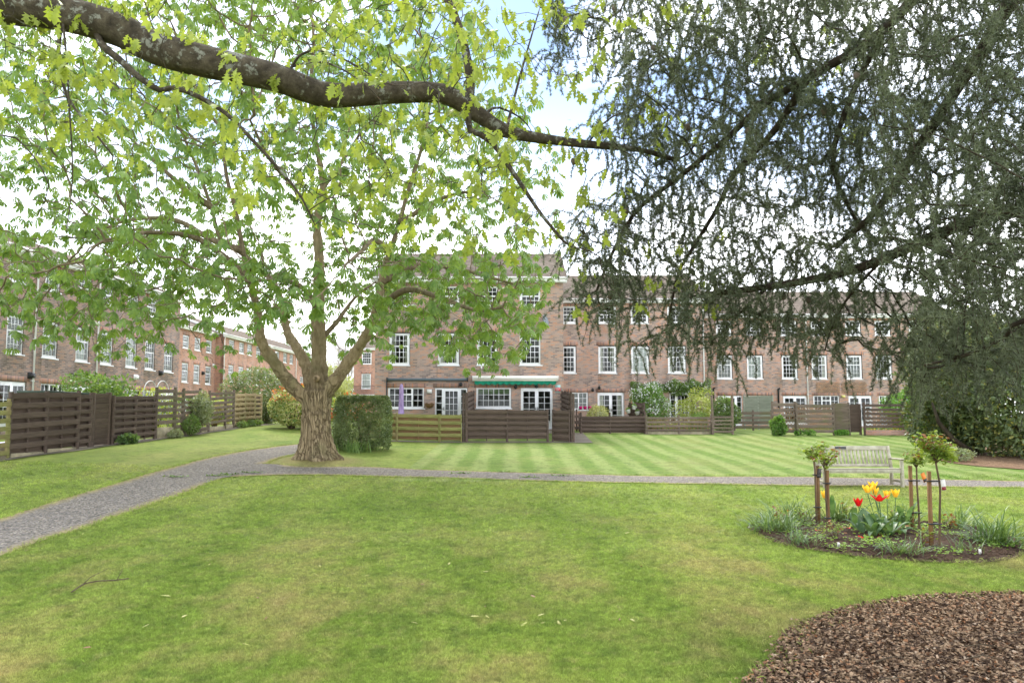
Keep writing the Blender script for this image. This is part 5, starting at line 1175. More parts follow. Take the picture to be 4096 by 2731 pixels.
C3 = np.array([CX, CY, cz]); o = obj('trunk', mesh_np('trunk', cv - C3, cf, True), M['bark_cedar'], ce); o['label'] = 'dark brown cedar limbs and twigs'
idx = np.array([i for i in range(len(sc_.N), len(N2)) if crr[i] < .011 and P2[i] >= 0])
A_ = N2[idx]; B_ = N2[P2[idx]]; fr_t = np.concatenate([np.full(len(idx), f_) for f_ in (.12, .37, .62, .87)]); A3 = np.tile(A_, (4, 1)); B3 = np.tile(B_, (4, 1))
T = A3 * (1 - fr_t[:, None]) + B3 * fr_t[:, None] + rg.normal(size=A3.shape) * .006; keep = rg.random(len(T)) < .8; T = T[keep]; Dv = (A3 - B3)[keep] + rg.normal(size=T.shape) * .05
print('cedar tufts', len(T), 'nodes', len(N2))
foliage('crown', M['leaf_cedar'], ce, tuft(13, 1.0, .075), frames(Dv, rg.normal(size=T.shape)), rg.uniform(.034, .056, len(T)), T - C3, 'stuff')
# cones on the cedar
b = MB(); b.lathe([(.002, -.045), (.022, -.035), (.032, -.01), (.032, .012), (.024, .032), (.004, .042)], 10); cone_me = b.mesh('cone', True); cone_me.materials.append(mat_plain('cedar_cone', S(92, 82, 68), .9, .3, nscale=60))
for px, py, Y in ((2280, 80, 8.2), (2462, 80, 8.0), (2620, 195, 8.4), (2302, 655, 8.4), (2496, 872, 8.6), (2670, 935, 8.8), (2435, 1200, 8.9), (3105, 1290, 8.5), (3185, 1212, 8.5), (3240, 1215, 8.5), (2424, 1225, 8.9), (3005, 520, 7.4), (3250, 480, 7.4), (3430, 330, 6.9), (2720, 500, 8.2)):
    p = at(px, py, Y); o = bpy.data.objects.new('cone', cone_me); link(o, ce); o.location = np.array(p[:]) - C3; o.rotation_euler = (random.uniform(-.4, .4), random.uniform(-.4, .4), 0)
    k = int(np.argmin(np.linalg.norm(N2 - np.array(p[:]), axis=1))); o.location = N2[k] - C3 + np.array([0, 0, .03])
# ------------------------------------------------------------------ shrubs
def blob_pts(n, rad, lump=.22, nl=9, shell=.55, box=False, flat_bottom=True, seed=0):
    g = np.random.default_rng(seed + 5); d = unit(g.normal(size=(n, 3)))
    if box:
        q = g.uniform(-1, 1, (n, 3)); ax = g.choice(3, n, p=[.3, .4, .3]); sg = np.where(g.random(n) < .5, -1, 1); q[np.arange(n), ax] = np.where(ax == 2, 1, sg); q = q * (.93 + .07 * g.random((n, 1)) - .10 * (g.random((n, 1)) < .3)); rr = np.linalg.norm(q, axis=1, keepdims=True)
        q = q * np.where(rr > 1.36, 1.36 / rr, 1); q[:, :2] += .03 * np.sin(q[:, [2, 2]] * 9 + q[:, [1, 0]] * 7); P = q * np.array(rad); return P, unit(np.sign(q) * np.abs(q) ** 4)
    lobes = unit(g.normal(size=(nl, 3))); w_ = np.max(np.clip(unit(d) @ lobes.T, 0, 1) ** 5, axis=1)
    r_ = (1 - lump + lump * 1.6 * w_) * (shell + (1 - shell) * g.random(n) ** .45) if not box else (1 - lump * .25 * g.random(n)) * (shell + (1 - shell) * g.random(n) ** .3)
    P = d * r_[:, None] * np.array(rad); return P, unit(P / np.array(rad))
def shrub(name, label, c, rad, mats, n, leaf, cat='shrub', group=None, box=False, lump=.25, shell=.55, stems=7, droop=.0, TV=None, seed=0, flowers=None, smat=None, nl=9):
    zb = g1(c[0], c[1]) if len(c) == 2 else c[2]; root = thing(name, label, cat, (c[0], c[1], zb), 0, group)
    P, Nn = blob_pts(n, rad, lump, nl, shell, box, seed=seed); P[:, 2] += rad[2] * .98; ok = P[:, 2] > .03; P = P[ok]; Nn = Nn[ok]
    g = np.random.default_rng(seed + 77); D = unit(Nn * .6 + g.normal(size=P.shape) * .7 + np.array([0, 0, .15 - droop])); NN_ = Nn + g.normal(size=P.shape) * .5 + np.array([0, 0, .5])
    mats = mats if isinstance(mats, list) else [(mats, 1.0)]; sel = g.random(len(P)); lo = 0; first = True
    hz = P[:, 2] / (2 * rad[2])
    for m, frac, *zr in mats:
        k = (sel >= lo) & (sel < lo + frac)
        lo += frac
        if zr: k = k & (hz > zr[0])
        if k.any():
            o = foliage('foliage', m, root, TV or RHOMB, frames(D[k], NN_[k]), leaf * g.uniform(.7, 1.25, k.sum()), P[k], 'stuff'); 
    if flowers:
        fm, fn, fs = flowers; kk = g.permutation(len(P))[:fn * 3]; kk = kk[np.linalg.norm(P[kk] / np.array(rad) - np.array([0, 0, 1]), axis=1) > .75][:fn]; FP = P[kk] * 1.02
        FP = np.repeat(FP, 6, 0) + g.normal(size=(len(kk) * 6, 3)) * fs * .5; foliage('blossom', fm, root, RHOMB, frames(g.normal(size=FP.shape), g.normal(size=FP.shape)), fs, FP, 'stuff')
    st = MB()
    for k in range(stems):
        a_ = 2 * math.pi * k / stems + g.random(); r_ = .75 * g.random() + .1; e = np.array([math.cos(a_) * rad[0] * r_, math.sin(a_) * rad[1] * r_, rad[2] * g.uniform(1.0, 1.7)])
        st.tube([(e[0] * .12, e[1] * .12, -.05), (e[0] * .45, e[1] * .45, e[2] * .4), tuple(e)], [.03 + rad[2] * .012, .02 + rad[2] * .006, .008], 5, False)
    st.build('stem', smat or M['bark_twig'], root, smooth=True); return root
# clipped hedge behind the tree
hp = gp(1432, 1806); shrub('clipped_hedge', 'clipped rounded evergreen hedge block beside the big trunk', (hp.x, hp.y + .85), (.93, .9, .98), M['leaf_hedge'], 26000, .065, 'hedge', box=True, shell=.86, lump=.14, stems=6, seed=1)
for k, (px, py) in enumerate(((1362, 1800), (1395, 1808), (1425, 1812), (1460, 1808), (1500, 1800))):
    p = gp(px, py); root = thing('iris_clump', 'clump of green sword leaves at the foot of the hedge', 'plant', p, 0, 'sword leaf clumps along the hedge foot'); g = np.random.default_rng(k); n = 26
    P = g.normal(size=(n, 3)) * np.array([.12, .06, 0]); D = unit(np.stack([g.normal(size=n) * .35, g.normal(size=n) * .3 - .1, np.ones(n)], -1)); TVs = tris([(-.03, 0, 0), (.03, 0, 0), (.035, .5, .0), (-.035, .5, .0), (.02, .85, -.05), (-.02, .85, -.05), (0, 1, -.12)], [(0, 1, 2, 3), (3, 2, 4, 5), (5, 4, 6)])
    foliage('leaf', M['leaf_bush'], root, TVs, frames(D, g.normal(size=(n, 3))), g.uniform(.3, .5, n), P)
# red tipped and golden shrubs left of the trunk
p = gp(1140, 1722); shrub('photinia_shrub', 'variegated shrub with red shoot tips left of the trunk', (p.x - .1, p.y + 1.4), (1.5, 1.3, 1.05), [(M['leaf_var'], .62), (M['leaf_bush'], .2), (M['leaf_red'], .18, .62)], 6500, .13, seed=2)
p = gp(1212, 1722); shrub('golden_shrub', 'lime green shrub tucked against the trunk', (p.x + .3, p.y + 1.2), (1.0, 1.0, .95), [(M['leaf_lime'], .7), (M['leaf_bush'], .3)], 4200, .12, seed=3)
p = gp(1180, 1712); shrub('photinia_shrub', 'red leaved shrub rising behind the variegated one', (p.x - .3, p.y + 3.2), (1.7, 1.3, 1.25), [(M['leaf_red'], .6, .5), (M['leaf_bush'], .4)], 3600, .15, seed=4)
for px, lab, s in ((1385, 'red leaved shrub glimpsed over the hedge behind the trunk', 5),):
    shrub('photinia_shrub', lab, (at(px, 1700, 33)[0], 33.0), (.9, .8, .95), [(M['leaf_red'], .5, .4), (M['leaf_bush'], .5)], 1800, .13, seed=s)
shrub('grey_shrub', 'large grey green shrub behind the pale fence end', (at(1030, 1690, 43)[0], 43.0), (2.0, 1.6, 1.75), [(M['leaf_grey'], .8), (M['leaf_bush'], .2)], 6500, .15, seed=6)
shrub('dark_shrub', 'dark shrub in the shade behind the pale fence end', (at(1062, 1690, 40.5)[0], 40.5), (.7, .7, .9), M['leaf_laurel'], 1600, .12, seed=7)
# behind / before the left fence
def bl(px, off): return fence_xy(fY(px), off)
for px, off, rad, m, nn, lf_, lab, s in ((560, -1.6, (1.3, 1.3, 1.35), M['leaf_bush'], 4000, .13, 'green bush rising behind the mossy dark fence', 8), (650, -2.2, (1.2, 1.2, 1.25), M['leaf_bush'], 2500, .13, 'green bush behind the weathered panel and rose arch', 9),
                                         (760, -1.6, (1.3, 1.0, 1.05), M['leaf_lime'], 1500, .10, 'loose lime green climber behind the weathered panels', 10), (880, -1.5, (1.5, 1.2, .8), M['leaf_bush'], 2000, .12, 'leafy bush behind the dark open slatted fence', 11), (975, -1.4, (1.1, 1.1, .75), M['leaf_lime'], 1200, .12, 'lime shrub behind the pale tan fence', 12)):
    v = bl(px, off); shrub('garden_bush', lab, (v.x, v.y), rad, m, nn, lf_, seed=s)
v = bl(780, .30); shrub('wispy_shrub', 'wispy grey green shrub hanging over the weathered fence', (v.x, v.y, g1(v.x, v.y) + .42), (.42, .6, .72), M['leaf_grey'], 2600, .085, seed=13, droop=.3, stems=5)
v = bl(738, .34); shrub('small_bush', 'small round dark green bush at the fence foot', (v.x, v.y), (.30, .45, .42), M['leaf_bush'], 1700, .06, seed=14)
v = bl(672, .38); shrub('small_bush', 'low silvery bush at the concrete footing', (v.x, v.y), (.26, .5, .17), M['leaf_grey'], 900, .06, seed=15)
v = bl(487, .30); shrub('small_bush', 'small pale weed growing at the mossy fence foot', (v.x, v.y), (.2, .4, .14), M['leaf_strap'], 260, .16, seed=16, stems=3)
for px, s in ((950, 17), (985, 18), (1010, 19)): v = bl(px, .28); shrub('small_bush', 'low leafy weed along the pale fence foot', (v.x, v.y), (.22, .5, .16), M['leaf_bush'], 420, .08, seed=s, stems=3, group='weeds at the pale fence')
# rose arch and covered things behind the fence
v = bl(715, -.9); a = thing('rose_arch', 'white metal garden arch behind the picket gate', 'arch', (v.x, v.y, g1(v.x, v.y)))
b = MB()
for o_ in (-.25, .25): b.tube([(o_, -.55, 0), (o_, -.55, 1.75)] + [(o_, -.55 * math.cos(t_), 1.75 + .5 * math.sin(t_)) for t_ in np.linspace(.2, math.pi - .2, 9)] + [(o_, .55, 1.75), (o_, .55, 0)], .018, 6)
for z in np.arange(.3, 1.8, .3):
    for s_ in (-.55, .55): b.bar((-.25, s_, z), (.25, s_, z), .015)
b.build('hoop', M['white_dull'], a)
v = bl(420, -1.6); a = thing('storage_box', 'dark green garden storage box behind the dark gate', 'box', (v.x, v.y, g1(v.x, v.y))); b = MB(); b.box(-.5, .5, -1.2, 1.2, 0, 1.75); b.build('body', mat_plain('dark_green_box', S(62, 78, 66), .6), a); b = MB(); b.box(-.55, .55, -1.25, 1.25, 1.752, 1.82); b.build('lid', mat_plain('dark_green_lid', S(52, 66, 56), .5), a)
v = bl(140, -.55); a = thing('folded_sheet', 'pale folded sheet lying behind the long dark fence', 'sheet', (v.x, v.y, g1(v.x, v.y) + .36)); b = MB(); b.box(-.3, .3, -1.1, 1.0, -.03, .03); b.build('cloth', M['lilac_cloth'], a, rot=(.05, 0, 0)); b = MB(); b.box(-.3, .3, -1.1, 1.0, -.40, -.032); b.build('base', M['concrete'], a)
# middle gardens
shrub('variegated_bush', 'pale variegated round bush before the curtained French doors', (at(2388, 1640, 38.5)[0], 38.5), (.72, .6, .72), M['leaf_var'], 2600, .09, seed=20)
shrub('white_blossom_bush', 'tall green bush dotted with white flower heads', (at(2598, 1620, 39.6)[0], 39.6), (1.05, .8, 1.32), [(M['leaf_bush'], .6), (M['leaf_ivy'], .4)], 6500, .095, seed=21, flowers=(M['petal_white'], 170, .10))
def wallcover(label, pa, pb, pya, pyb, Y, n, seed, fl):
    A_, B_ = at(pa, pyb, Y), at(pb, pya, Y); root = thing('climbing_plant', label, 'climber', (A_.x, Y - .02, A_.z)); g = np.random.default_rng(seed); W_, H_ = B_.x - A_.x, B_.z - A_.z
    u = g.random(n); top = H_ * (.72 + .28 * np.sin(u * 7 + 1) ** 2); z = g.random(n) ** .8 * top; P = np.stack([u * W_, -g.random(n) * .42 * (1 - (z / H_ - .5) ** 2), z], -1)
    D = unit(g.normal(size=(n, 3)) + np.array([0, -.6, -.3])); foliage('foliage', M['leaf_bush'], root, RHOMB, frames(D, g.normal(size=(n, 3)) + np.array([0, -1, .6])), g.uniform(.06, .12, n), P, 'stuff')
    k = g.permutation(n)[:fl]; FP = np.repeat(P[k] + np.array([0, -.05, .02]), 5, 0) + g.normal(size=(fl * 5, 3)) * .045; foliage('blossom', M['petal_white'], root, RHOMB, frames(g.normal(size=FP.shape), g.normal(size=FP.shape)), .085, FP, 'stuff')
    s_ = MB(); s_.tube([(W_ * .5, -.06, -1.6), (W_ * .48, -.06, -.4), (W_ * .3, -.08, H_ * .4), (W_ * .05, -.06, H_ * .5)], [.03, .025, .02, .01], 5); s_.tube([(W_ * .48, -.06, -.4), (W_ * .7, -.08, H_ * .45), (W_ * .95, -.06, H_ * .5)], [.02, .015, .01], 5); s_.build('stem', M['bark_twig'], root)
wallcover('white flowering climber trained above the garden window', 2520, 2690, 1526, 1568, YB, 3000, 22, 120); wallcover('bushy climber with pale flowers arching over the side lit door', 2685, 2840, 1516, 1582, YB, 3600, 23, 70)
shrub('lime_bush', 'lime green sprawling bush beside the glazed door', (at(2790, 1640, 39.5)[0], 39.5), (1.15, .8, 1.12), [(M['leaf_lime'], .55), (M['leaf_var'], .45)], 4200, .10, seed=24, lump=.45)
shrub('fir_bush', 'small feathery green conifer at the rail fence', (at(2795, 1660, 37.4)[0], 37.4), (.55, .5, .52), M['leaf_bush'], 2200, .07, seed=25)
shrub('evergreen_bush', 'rounded evergreen bush between the two tall posts', (at(2903, 1640, 37.4)[0], 37.4), (.68, .6, .92), [(M['leaf_laurel'], .5), (M['leaf_bush'], .5)], 4200, .10, seed=26)
for px, s in ((2640, 27), (2700, 28), (2755, 29), (2610, 30)): shrub('small_bush', 'low leafy plant behind the three rail fence', (at(px, 1700, 37.0)[0], 37.0), (.4, .3, .3), [(M['leaf_bush'], .6), (M['leaf_lime'], .4)], 700, .085, seed=s, group='low plants behind the three rail fence')
v = at(3114, 1700, YG - .4); shrub('buddleia_bush', 'leafy weed bush leaning on the lattice fence by the cone', (v.x, YG - .4), (.36, .28, .46), [(M['leaf_bush'], .7), (M['leaf_ivy'], .3)], 1500, .13, seed=31, droop=.3, stems=9)
for px, s in ((3200, 32), (3240, 33), (3375, 34), (3360, 35)): v = at(px, 1725, YG - .25); shrub('small_bush', 'low green weed at the foot of the slatted fences', (v.x, YG - .22), (.28, .15, .13), M['leaf_ivy'], 260, .08, seed=s, stems=3, group='weeds at the slatted fences')
shrub('ivy_hedge', 'bright green ivy hedge spilling over the right end of the rail fence', (at(3660, 1680, 37.2)[0] + .2, 37.4), (1.9, 1.3, 1.12), M['leaf_ivy'], 7500, .11, seed=36, lump=.3)
shrub('ivy_hedge', 'bright ivy mass falling to the lawn beside the evergreen', (at(3715, 1690, 34.8)[0], 34.8), (.8, .7, .98), M['leaf_ivy'], 4200, .10, seed=37)
# planters on the screen, yellow flowers, crate, laundry
for k, (px, py) in enumerate(((2513, 1645), (2537, 1630), (2550, 1652))):
    p = at(px, py, 37.3); a = thing('hanging_planter', 'white hanging planter tilted on the woven screen', 'planter', p, 0, 'white planters on the woven screen'); b = MB(); b.lathe([(.08, -.09), (.13, .08), (.14, .09)], 10); o = b.build('pot', M['white'], a, rot=(0, random.uniform(-.4, .4), 0)); g = np.random.default_rng(k)
    b = MB(); b.tube([(0, 0, .08), (.03, .12, .2), (.05, .35, .24)], .008, 5); b.build('hook', M['dark_metal'], a); D = unit(g.normal(size=(40, 3)) + np.array([0, 0, 1])); foliage('foliage', M['leaf_bush'], a, LEAF, frames(D, g.normal(size=(40, 3))), .16, np.tile([0, 0, .06], (40, 1)), 'stuff')
for px, py, lab in ((3540, 1668, 'pale lilac towel hanging behind the rail fence'), (3585, 1680, 'pale lilac sheet hanging low behind the rail fence')):
    p = at(px, py, 38.5); zb = g1(p.x, 38.5); a = thing('hanging_cloth', lab, 'laundry', (p.x - .25, 38.5, zb)); obj('cloth', cloth_mesh(.55, .8, 10, .03), M['lilac_cloth'], a, (0, 0, p.z - zb - .4)); b = MB(); b.bar((-.2, 0, p.z - zb + .4), (.8, 0, p.z - zb + .4), .02); b.bar((-.2, 0, 0), (-.2, 0, p.z - zb + .42), .03); b.bar((.8, 0, 0), (.8, 0, p.z - zb + .42), .03); b.build('airer', M['white_dull'], a)
p = at(3657, 1713, YG + .35); a = thing('storage_crate', 'small blue grey crate at the right end of the brick plinth', 'crate', (p.x, YG + .32, g1(p.x, YG))); b = MB(); b.box(-.3, .3, -.16, .16, 0, .40); b.box(-.32, .32, -.18, .18, .402, .44); b.build('body', mat_plain('blue_grey', S(150, 164, 176), .6), a)
g = np.random.default_rng(9); root = thing('yellow_flower_row', 'row of low yellow flowers on the brick plinth', 'flowers', (c3(3490), YG + .32, g1(c3(3490), YG) + .2)); P = np.stack([g.random(220) * 1.6, g.normal(size=220) * .08, g.random(220) * .18], -1); foliage('foliage', M['leaf_bush'], root, RHOMB, frames(g.normal(size=P.shape), g.normal(size=P.shape)), .1, P, 'stuff'); P = P[:50] + np.array([0, -.06, .06]); foliage('blossom', M['petal_yellow'], root, RHOMB, frames(g.normal(size=P.shape), g.normal(size=P.shape)), .07, P, 'stuff')
b = MB(); b.box(0, 1.7, -.14, .14, -.25, -.02); b.build('trough', M['terracotta'], root)
# ------------------------------------------------------------------ the dark evergreen mass on the right
p = gp(3960, 1848)
def laurel(label, px, py, dY, rad, n, s, mats=None, leaf=.15, stems=9):
    q = gp(px, py); return shrub('rhododendron', label, (at(px, 1700, q.y + dY)[0], q.y + dY), rad, mats or [(M['leaf_laurel'], .86), (M['leaf_laurel_y'], .14)], n, leaf, seed=s, lump=.35, TV=LEAF, stems=stems, shell=.45, smat=M['bark_cedar'], nl=16)
laurel('tall dark rhododendron with yellowing leaves at the lawn edge', 3900, 1838, 2.4, (2.2, 2.0, 2.5), 15000, 40)
laurel('dense dark rhododendron at the right end of the lawn', 4130, 1850, 1.6, (2.0, 1.8, 2.35), 13000, 41)
laurel('loose low rhododendron edge with bare leaning stem', 3760, 1816, 1.2, (1.1, 1.0, 1.2), 5000, 42)
laurel('tall evergreen holly oak rising behind the rhododendron', 3880, 1790, 7.5, (2.5, 2.2, 3.5), 12000, 43, [(M['leaf_laurel'], .72), (M['leaf_laurel_y'], .28)], .17)
b = MB(); p = gp(3880, 1822); q = at(3755, 1690, p.y); b.tube([(p.x + .25, p.y, p.z), (p.x - .1, p.y, p.z + .25), ((p.x + q.x) / 2 - .1, p.y - .1, (p.z + q.z) / 2), (q.x, p.y, q.z), (q.x - .2, p.y, q.z + .7)], [.09, .085, .08, .07, .03], 8); tag(b.build('leaning_stem', M['bark_cedar'], smooth=True), 'bare leaning stem at the edge of the dark shrubs', 'stem')
p = gp(3850, 1850); shrub('small_bush', 'low grey green bush in front of the dark shrubs', (p.x, p.y + .25), (.5, .35, .22), M['leaf_grey'], 1300, .06, seed=44, stems=4)
t = NT('leaf_litter'); n1 = t.noise(t.pos(), 9, 5, .7); t.bsdf(t.ramp(n1, [(.3, S(74, 58, 44)), (.6, S(124, 100, 78)), (.8, S(166, 144, 114))]), .95, t.bump(n1, .8, .04), spec=.1); M['litter'] = t.m
def sheet(name, poly, mat, dz, label, dome=0.0, n=26):
    c = np.mean(np.array(poly)[:, :2], axis=0); V = []; m_ = len(poly)
    for j in range(n + 1):
        f_ = j / n
        for p_ in poly:
            x = c[0] + (p_[0] - c[0]) * f_; y = c[1] + (p_[1] - c[1]) * f_; V.append((x, y, g1(x, y) + dz + dome * (1 - f_ ** 2) ** .6 + (random.uniform(-.5, .5) * dome * .3 if 0 < j < n else 0)))
    F = [(j * m_ + k, (j + 1) * m_ + k, (j + 1) * m_ + (k + 1) % m_, j * m_ + (k + 1) % m_) for j in range(n) for k in range(m_)]
    return tag(obj(name, mesh_np(name, np.array(V), F, True), mat), label, kind='structure')
def wpoly(pix, close=None, step=.12):
    P = [gp(*p)[:] for p in pix] + (close or []); P = np.array(P); P = np.vstack([P, P[:1]]); s_ = smooth_path(P, step)[:-1]; return s_
LIT = wpoly([(3690, 1800), (3760, 1842), (3880, 1862), (4000, 1872), (4200, 1880), (4300, 1840), (4200, 1790), (3900, 1775)], step=.25); sheet('shrub_bed', LIT, M['litter'], .02, 'brown leaf litter under the dark shrubs')
# ------------------------------------------------------------------ trees far behind the gap
def far_tree(label, px, py, Y, h, r_, mat, n, s, leaf):
    x = at(px, py, Y)[0]; z = g1(x, Y); root = thing('far_tree', label, 'tree', (x, Y, z), 0); P, Nn = blob_pts(n, (r_, r_, h * .36), .4, 12, .3, seed=s); P[:, 2] += h * .64
    g = np.random.default_rng(s); D = unit(Nn + g.normal(size=P.shape) * .6 + np.array([0, 0, .5])); foliage('crown', mat, root, RHOMB if leaf > .2 else tris([(-.012, 0, 0), (.012, 0, 0), (0, 1, 0)], [(0, 1, 2)]), frames(D, g.normal(size=P.shape)), leaf if leaf > .2 else g.uniform(.6, 1.8, len(P)), P, 'stuff')
    b = MB(); b.tube([(0, 0, -.2), (.1, 0, h * .3), (0, .1, h * .6)], [.28, .2, .08], 7)
    for k in range(6): a_ = k * 1.05; b.tube([(0, 0, h * (.3 + .04 * k)), (r_ * .4 * math.cos(a_), r_ * .4 * math.sin(a_), h * .55), (r_ * .75 * math.cos(a_), r_ * .75 * math.sin(a_), h * .75)], [.12, .07, .03], 5)
    b.build('trunk', M['bark_twig'], root)
far_tree('bare pale grey tree far behind the gap between houses', 1335, 1600, 120, 14.5, 4.0, M['far_twig'], 6500, 50, .1); far_tree('bare pale tree beside the far balcony house', 1392, 1600, 112, 12.0, 3.2, M['far_twig'], 5000, 51, .1)
far_tree('pale green tree low in the gap behind the trunk', 1400, 1640, 104, 6.0, 2.4, M['far_leaf'], 2600, 52, .3); far_tree('yellow green tree just leafing behind the trunk', 1295, 1640, 98, 7.5, 2.4, M['far_leaf'], 2600, 53, .3); far_tree('grey green low tree filling the gap behind the hedge', 1350, 1640, 100, 5.0, 2.6, M['far_leaf'], 2600, 54, .3)
# ------------------------------------------------------------------ rose bed
BED = wpoly([(2985, 2112), (3040, 2150), (3130, 2182), (3260, 2206), (3420, 2228), (3600, 2246), (3780, 2256), (3920, 2256), (4050, 2240), (4110, 2205), (4080, 2165), (3980, 2128), (3800, 2100), (3600, 2086), (3400, 2078), (3200, 2076), (3060, 2085)], step=.10)
t = NT('bed_soil'); n1 = t.noise(t.pos(), 16, 6, .75); n2 = t.noise(t.pos(), 3, 3); t.bsdf(t.mix(.4, t.ramp(n1, [(.3, S(46, 36, 30)), (.6, S(88, 70, 58)), (.8, S(120, 100, 84))]), t.ramp(n2, [(.3, S(60, 48, 40)), (.7, S(96, 80, 66))])), .95, t.bump(n1, 1.0, .06), spec=.1); M['soil'] = t.m
sheet('flower_bed', BED, M['soil'], .02, 'oval bed of dark soil planted with roses and tulips', dome=.05)
g = np.random.default_rng(21)
def bedz(p): return g1(p.x, p.y) + .05
# soil crumbs
bb = np.array(BED)[:, :2]; mn, mx_ = bb.min(0), bb.max(0)
def in_bed(n, shrink=1.0):
    out = []
    while len(out) < n:
        q = mn + (mx_ - mn) * g.random(2); c = bb.mean(0); q2 = c + (q - c) / shrink
        if inpoly(np.array([q2[0]]), np.array([q2[1]]), bb)[0]: out.append(q)
    return np.array(out)
q = in_bed(2600, .96); T = np.c_[q, gz(q[:, 0], q[:, 1]) + .045]; CRUMB = tris([(-.5, -.5, 0), (.5, -.4, 0), (.4, .5, 0), (-.4, .4, 0), (0, 0, .6)], [(0, 1, 4), (1, 2, 4), (2, 3, 4), (3, 0, 4)])
o = foliage('soil_crumbs', M['soil'], None, CRUMB, frames(np.c_[g.normal(size=(len(T), 2)), g.normal(size=len(T)) * .2], np.tile([0, 0, 1.0], (len(T), 1))), g.uniform(.015, .06, len(T)), T); tag(o, 'loose crumbs of dark soil in the rose bed', 'soil', kind='stuff')
cl = in_bed(26, .9); P = np.vstack([c + g.normal(size=(60, 2)) * .16 for c in cl]); P = P[inpoly(P[:, 0], P[:, 1], bb)]; P3 = np.c_[P, gz(P[:, 0], P[:, 1]) + .045 + g.random(len(P)) * .05]; P4 = np.repeat(P3, 4, 0)
o = foliage('seedlings', M['leaf_herb'], None, RHOMB, frames(np.c_[g.normal(size=(len(P4), 2)), np.abs(g.normal(size=len(P4))) * .3], np.tile([0, 0, 1.0], (len(P4), 1)) + g.normal(size=(len(P4), 3)) * .3), g.uniform(.02, .045, len(P4)), P4); tag(o, 'patches of tiny light green seedlings on the soil', 'seedlings', kind='stuff')
# standard roses
def rose(label, base, top_px, stake, hr, nleaf, bronze, s, tagc=None, side=.09):
    p = gp(*base); D = p.y; root = thing('standard_rose', label, 'rose tree', (p.x, p.y, g1(p.x, p.y) + .03)); gg = np.random.default_rng(s)
    st_top = at(stake[0], stake[1], D); zt = at(top_px[0], top_px[1], D); rel = lambda v: (v.x - p.x, v.y - p.y, v.z - root.location.z)
    h_st = st_top.z - root.location.z; sx = st_top.x - p.x
    b = MB(); b.bar((sx * .86, .02, -.15), (sx, .0, h_st), .042, .042, up=(0, 1, 0)); b.build('stake', M['stake'], root)
    x2 = sx + side * 1.02; hz = zt.z - root.location.z; gra = hz - hr * 1.15
    ox = sx + side
    pts = [(sx * .86 + side * .9, -.02, -.05), (ox + gg.normal() * .008, -.03, gra * .35), (ox + gg.normal() * .012, -.03, gra * .7), (x2, 0, gra)]
    b = MB(); b.tube(smooth_path(np.array(pts), .06), np.linspace(.017, .0125, len(smooth_path(np.array(pts), .06))), 7); b.build('stem', M['stem_rose'], root, smooth=True)
    for z in (gra * .28, gra * .78): b = MB(); b.box(min(sx, ox) - .03, max(sx, ox) + .03, -.045, .03, z - .009, z + .009); b.build('tie', M['black'], root)
    tw = MB(); ends = []
    for k in range(9):
        a_ = k * 2.4 + gg.random(); e = np.array([x2 + hr * 1.05 * math.cos(a_) * gg.uniform(.5, 1), hr * .9 * math.sin(a_) * gg.uniform(.5, 1), gra + hr * gg.uniform(.45, 1.6)]); m1 = np.array([x2 + (e[0] - x2) * .35, e[1] * .35, gra + (e[2] - gra) * .45])
        tw.tube([(x2, 0, gra - .02), tuple(m1), tuple(e)], [.009, .006, .003], 5)
        for f_ in np.linspace(.35, 1.05, 7): ends.append(m1 + (e - m1) * (f_ - .35) / .7 if f_ > .35 else m1)
    tw.build('twig', M['stem_rose'], root, smooth=True)
    ends = np.array(ends); T = ends[gg.integers(0, len(ends), nleaf)] + gg.normal(size=(nleaf, 3)) * hr * np.array([.26, .22, .15]); az = gg.uniform(0, 6.28, nleaf); Dv = np.stack([np.cos(az), np.sin(az), gg.normal(-.1, .4, nleaf)], -1)
    br = (gg.random(nleaf) < bronze) & (T[:, 2] > gra + hr * .7); Nv = np.tile([0, 0, 1.0], (nleaf, 1)) + gg.normal(size=(nleaf, 3)) * .4
    foliage('foliage', M['leaf_rose'], root, LEAF, frames(Dv[~br], Nv[~br]), gg.uniform(.05, .085, (~br).sum()), T[~br], 'stuff')
    if br.any(): foliage('young_foliage', M['leaf_rose_red'], root, LEAF, frames(Dv[br], Nv[br]), gg.uniform(.05, .085, br.sum()), T[br], 'stuff')
    if tagc:
        zt_ = gra * tagc[0]; b = MB(); b.box(-.036, .036, -.002, .002, -.15, .0); o = b.build('label_card', tagc[1], root, (ox + .06, -.05, zt_), (0, tagc[2], .2))
        b = MB(); b.box(-.034, .034, -.0045, -.0025, -.145, -.10); b.build('print', tagc[3], o); b = MB(); b.tube([(0, 0, 0), (-.05, .02, .03)], .003, 4); b.build('string', M['black'], o)
wht = mat_plain('label_white', S(206, 202, 196), .5); dkc = mat_plain('label_dark', S(58, 52, 52), .5); orc = mat_plain('label_orange', S(214, 124, 40), .5); drc = mat_plain('label_red', S(126, 36, 44), .5)
rose('standard rose with bright green head behind the twiggy one', (3278, 2108), (3262, 1788), (3270, 1862), .19, 480, .04, 60, (.88, dkc, .1, dkc), side=-.05)
rose('twiggy standard rose with sparse leaves left of the tulips', (3310, 2158), (3325, 1812), (3308, 1880), .19, 210, .25, 61, None, side=-.03)
rose('standard rose with orange flower card right of the tulips', (3665, 2130), (3648, 1812), (3640, 1862), .18, 330, .2, 62, (.9, orc, -.4, dkc), side=.10)
rose('fullest standard rose with bronze shoots and striped white card', (3735, 2200), (3730, 1768), (3715, 1884), .24, 760, .2, 63, (.8, wht, -.1, drc), side=.10)
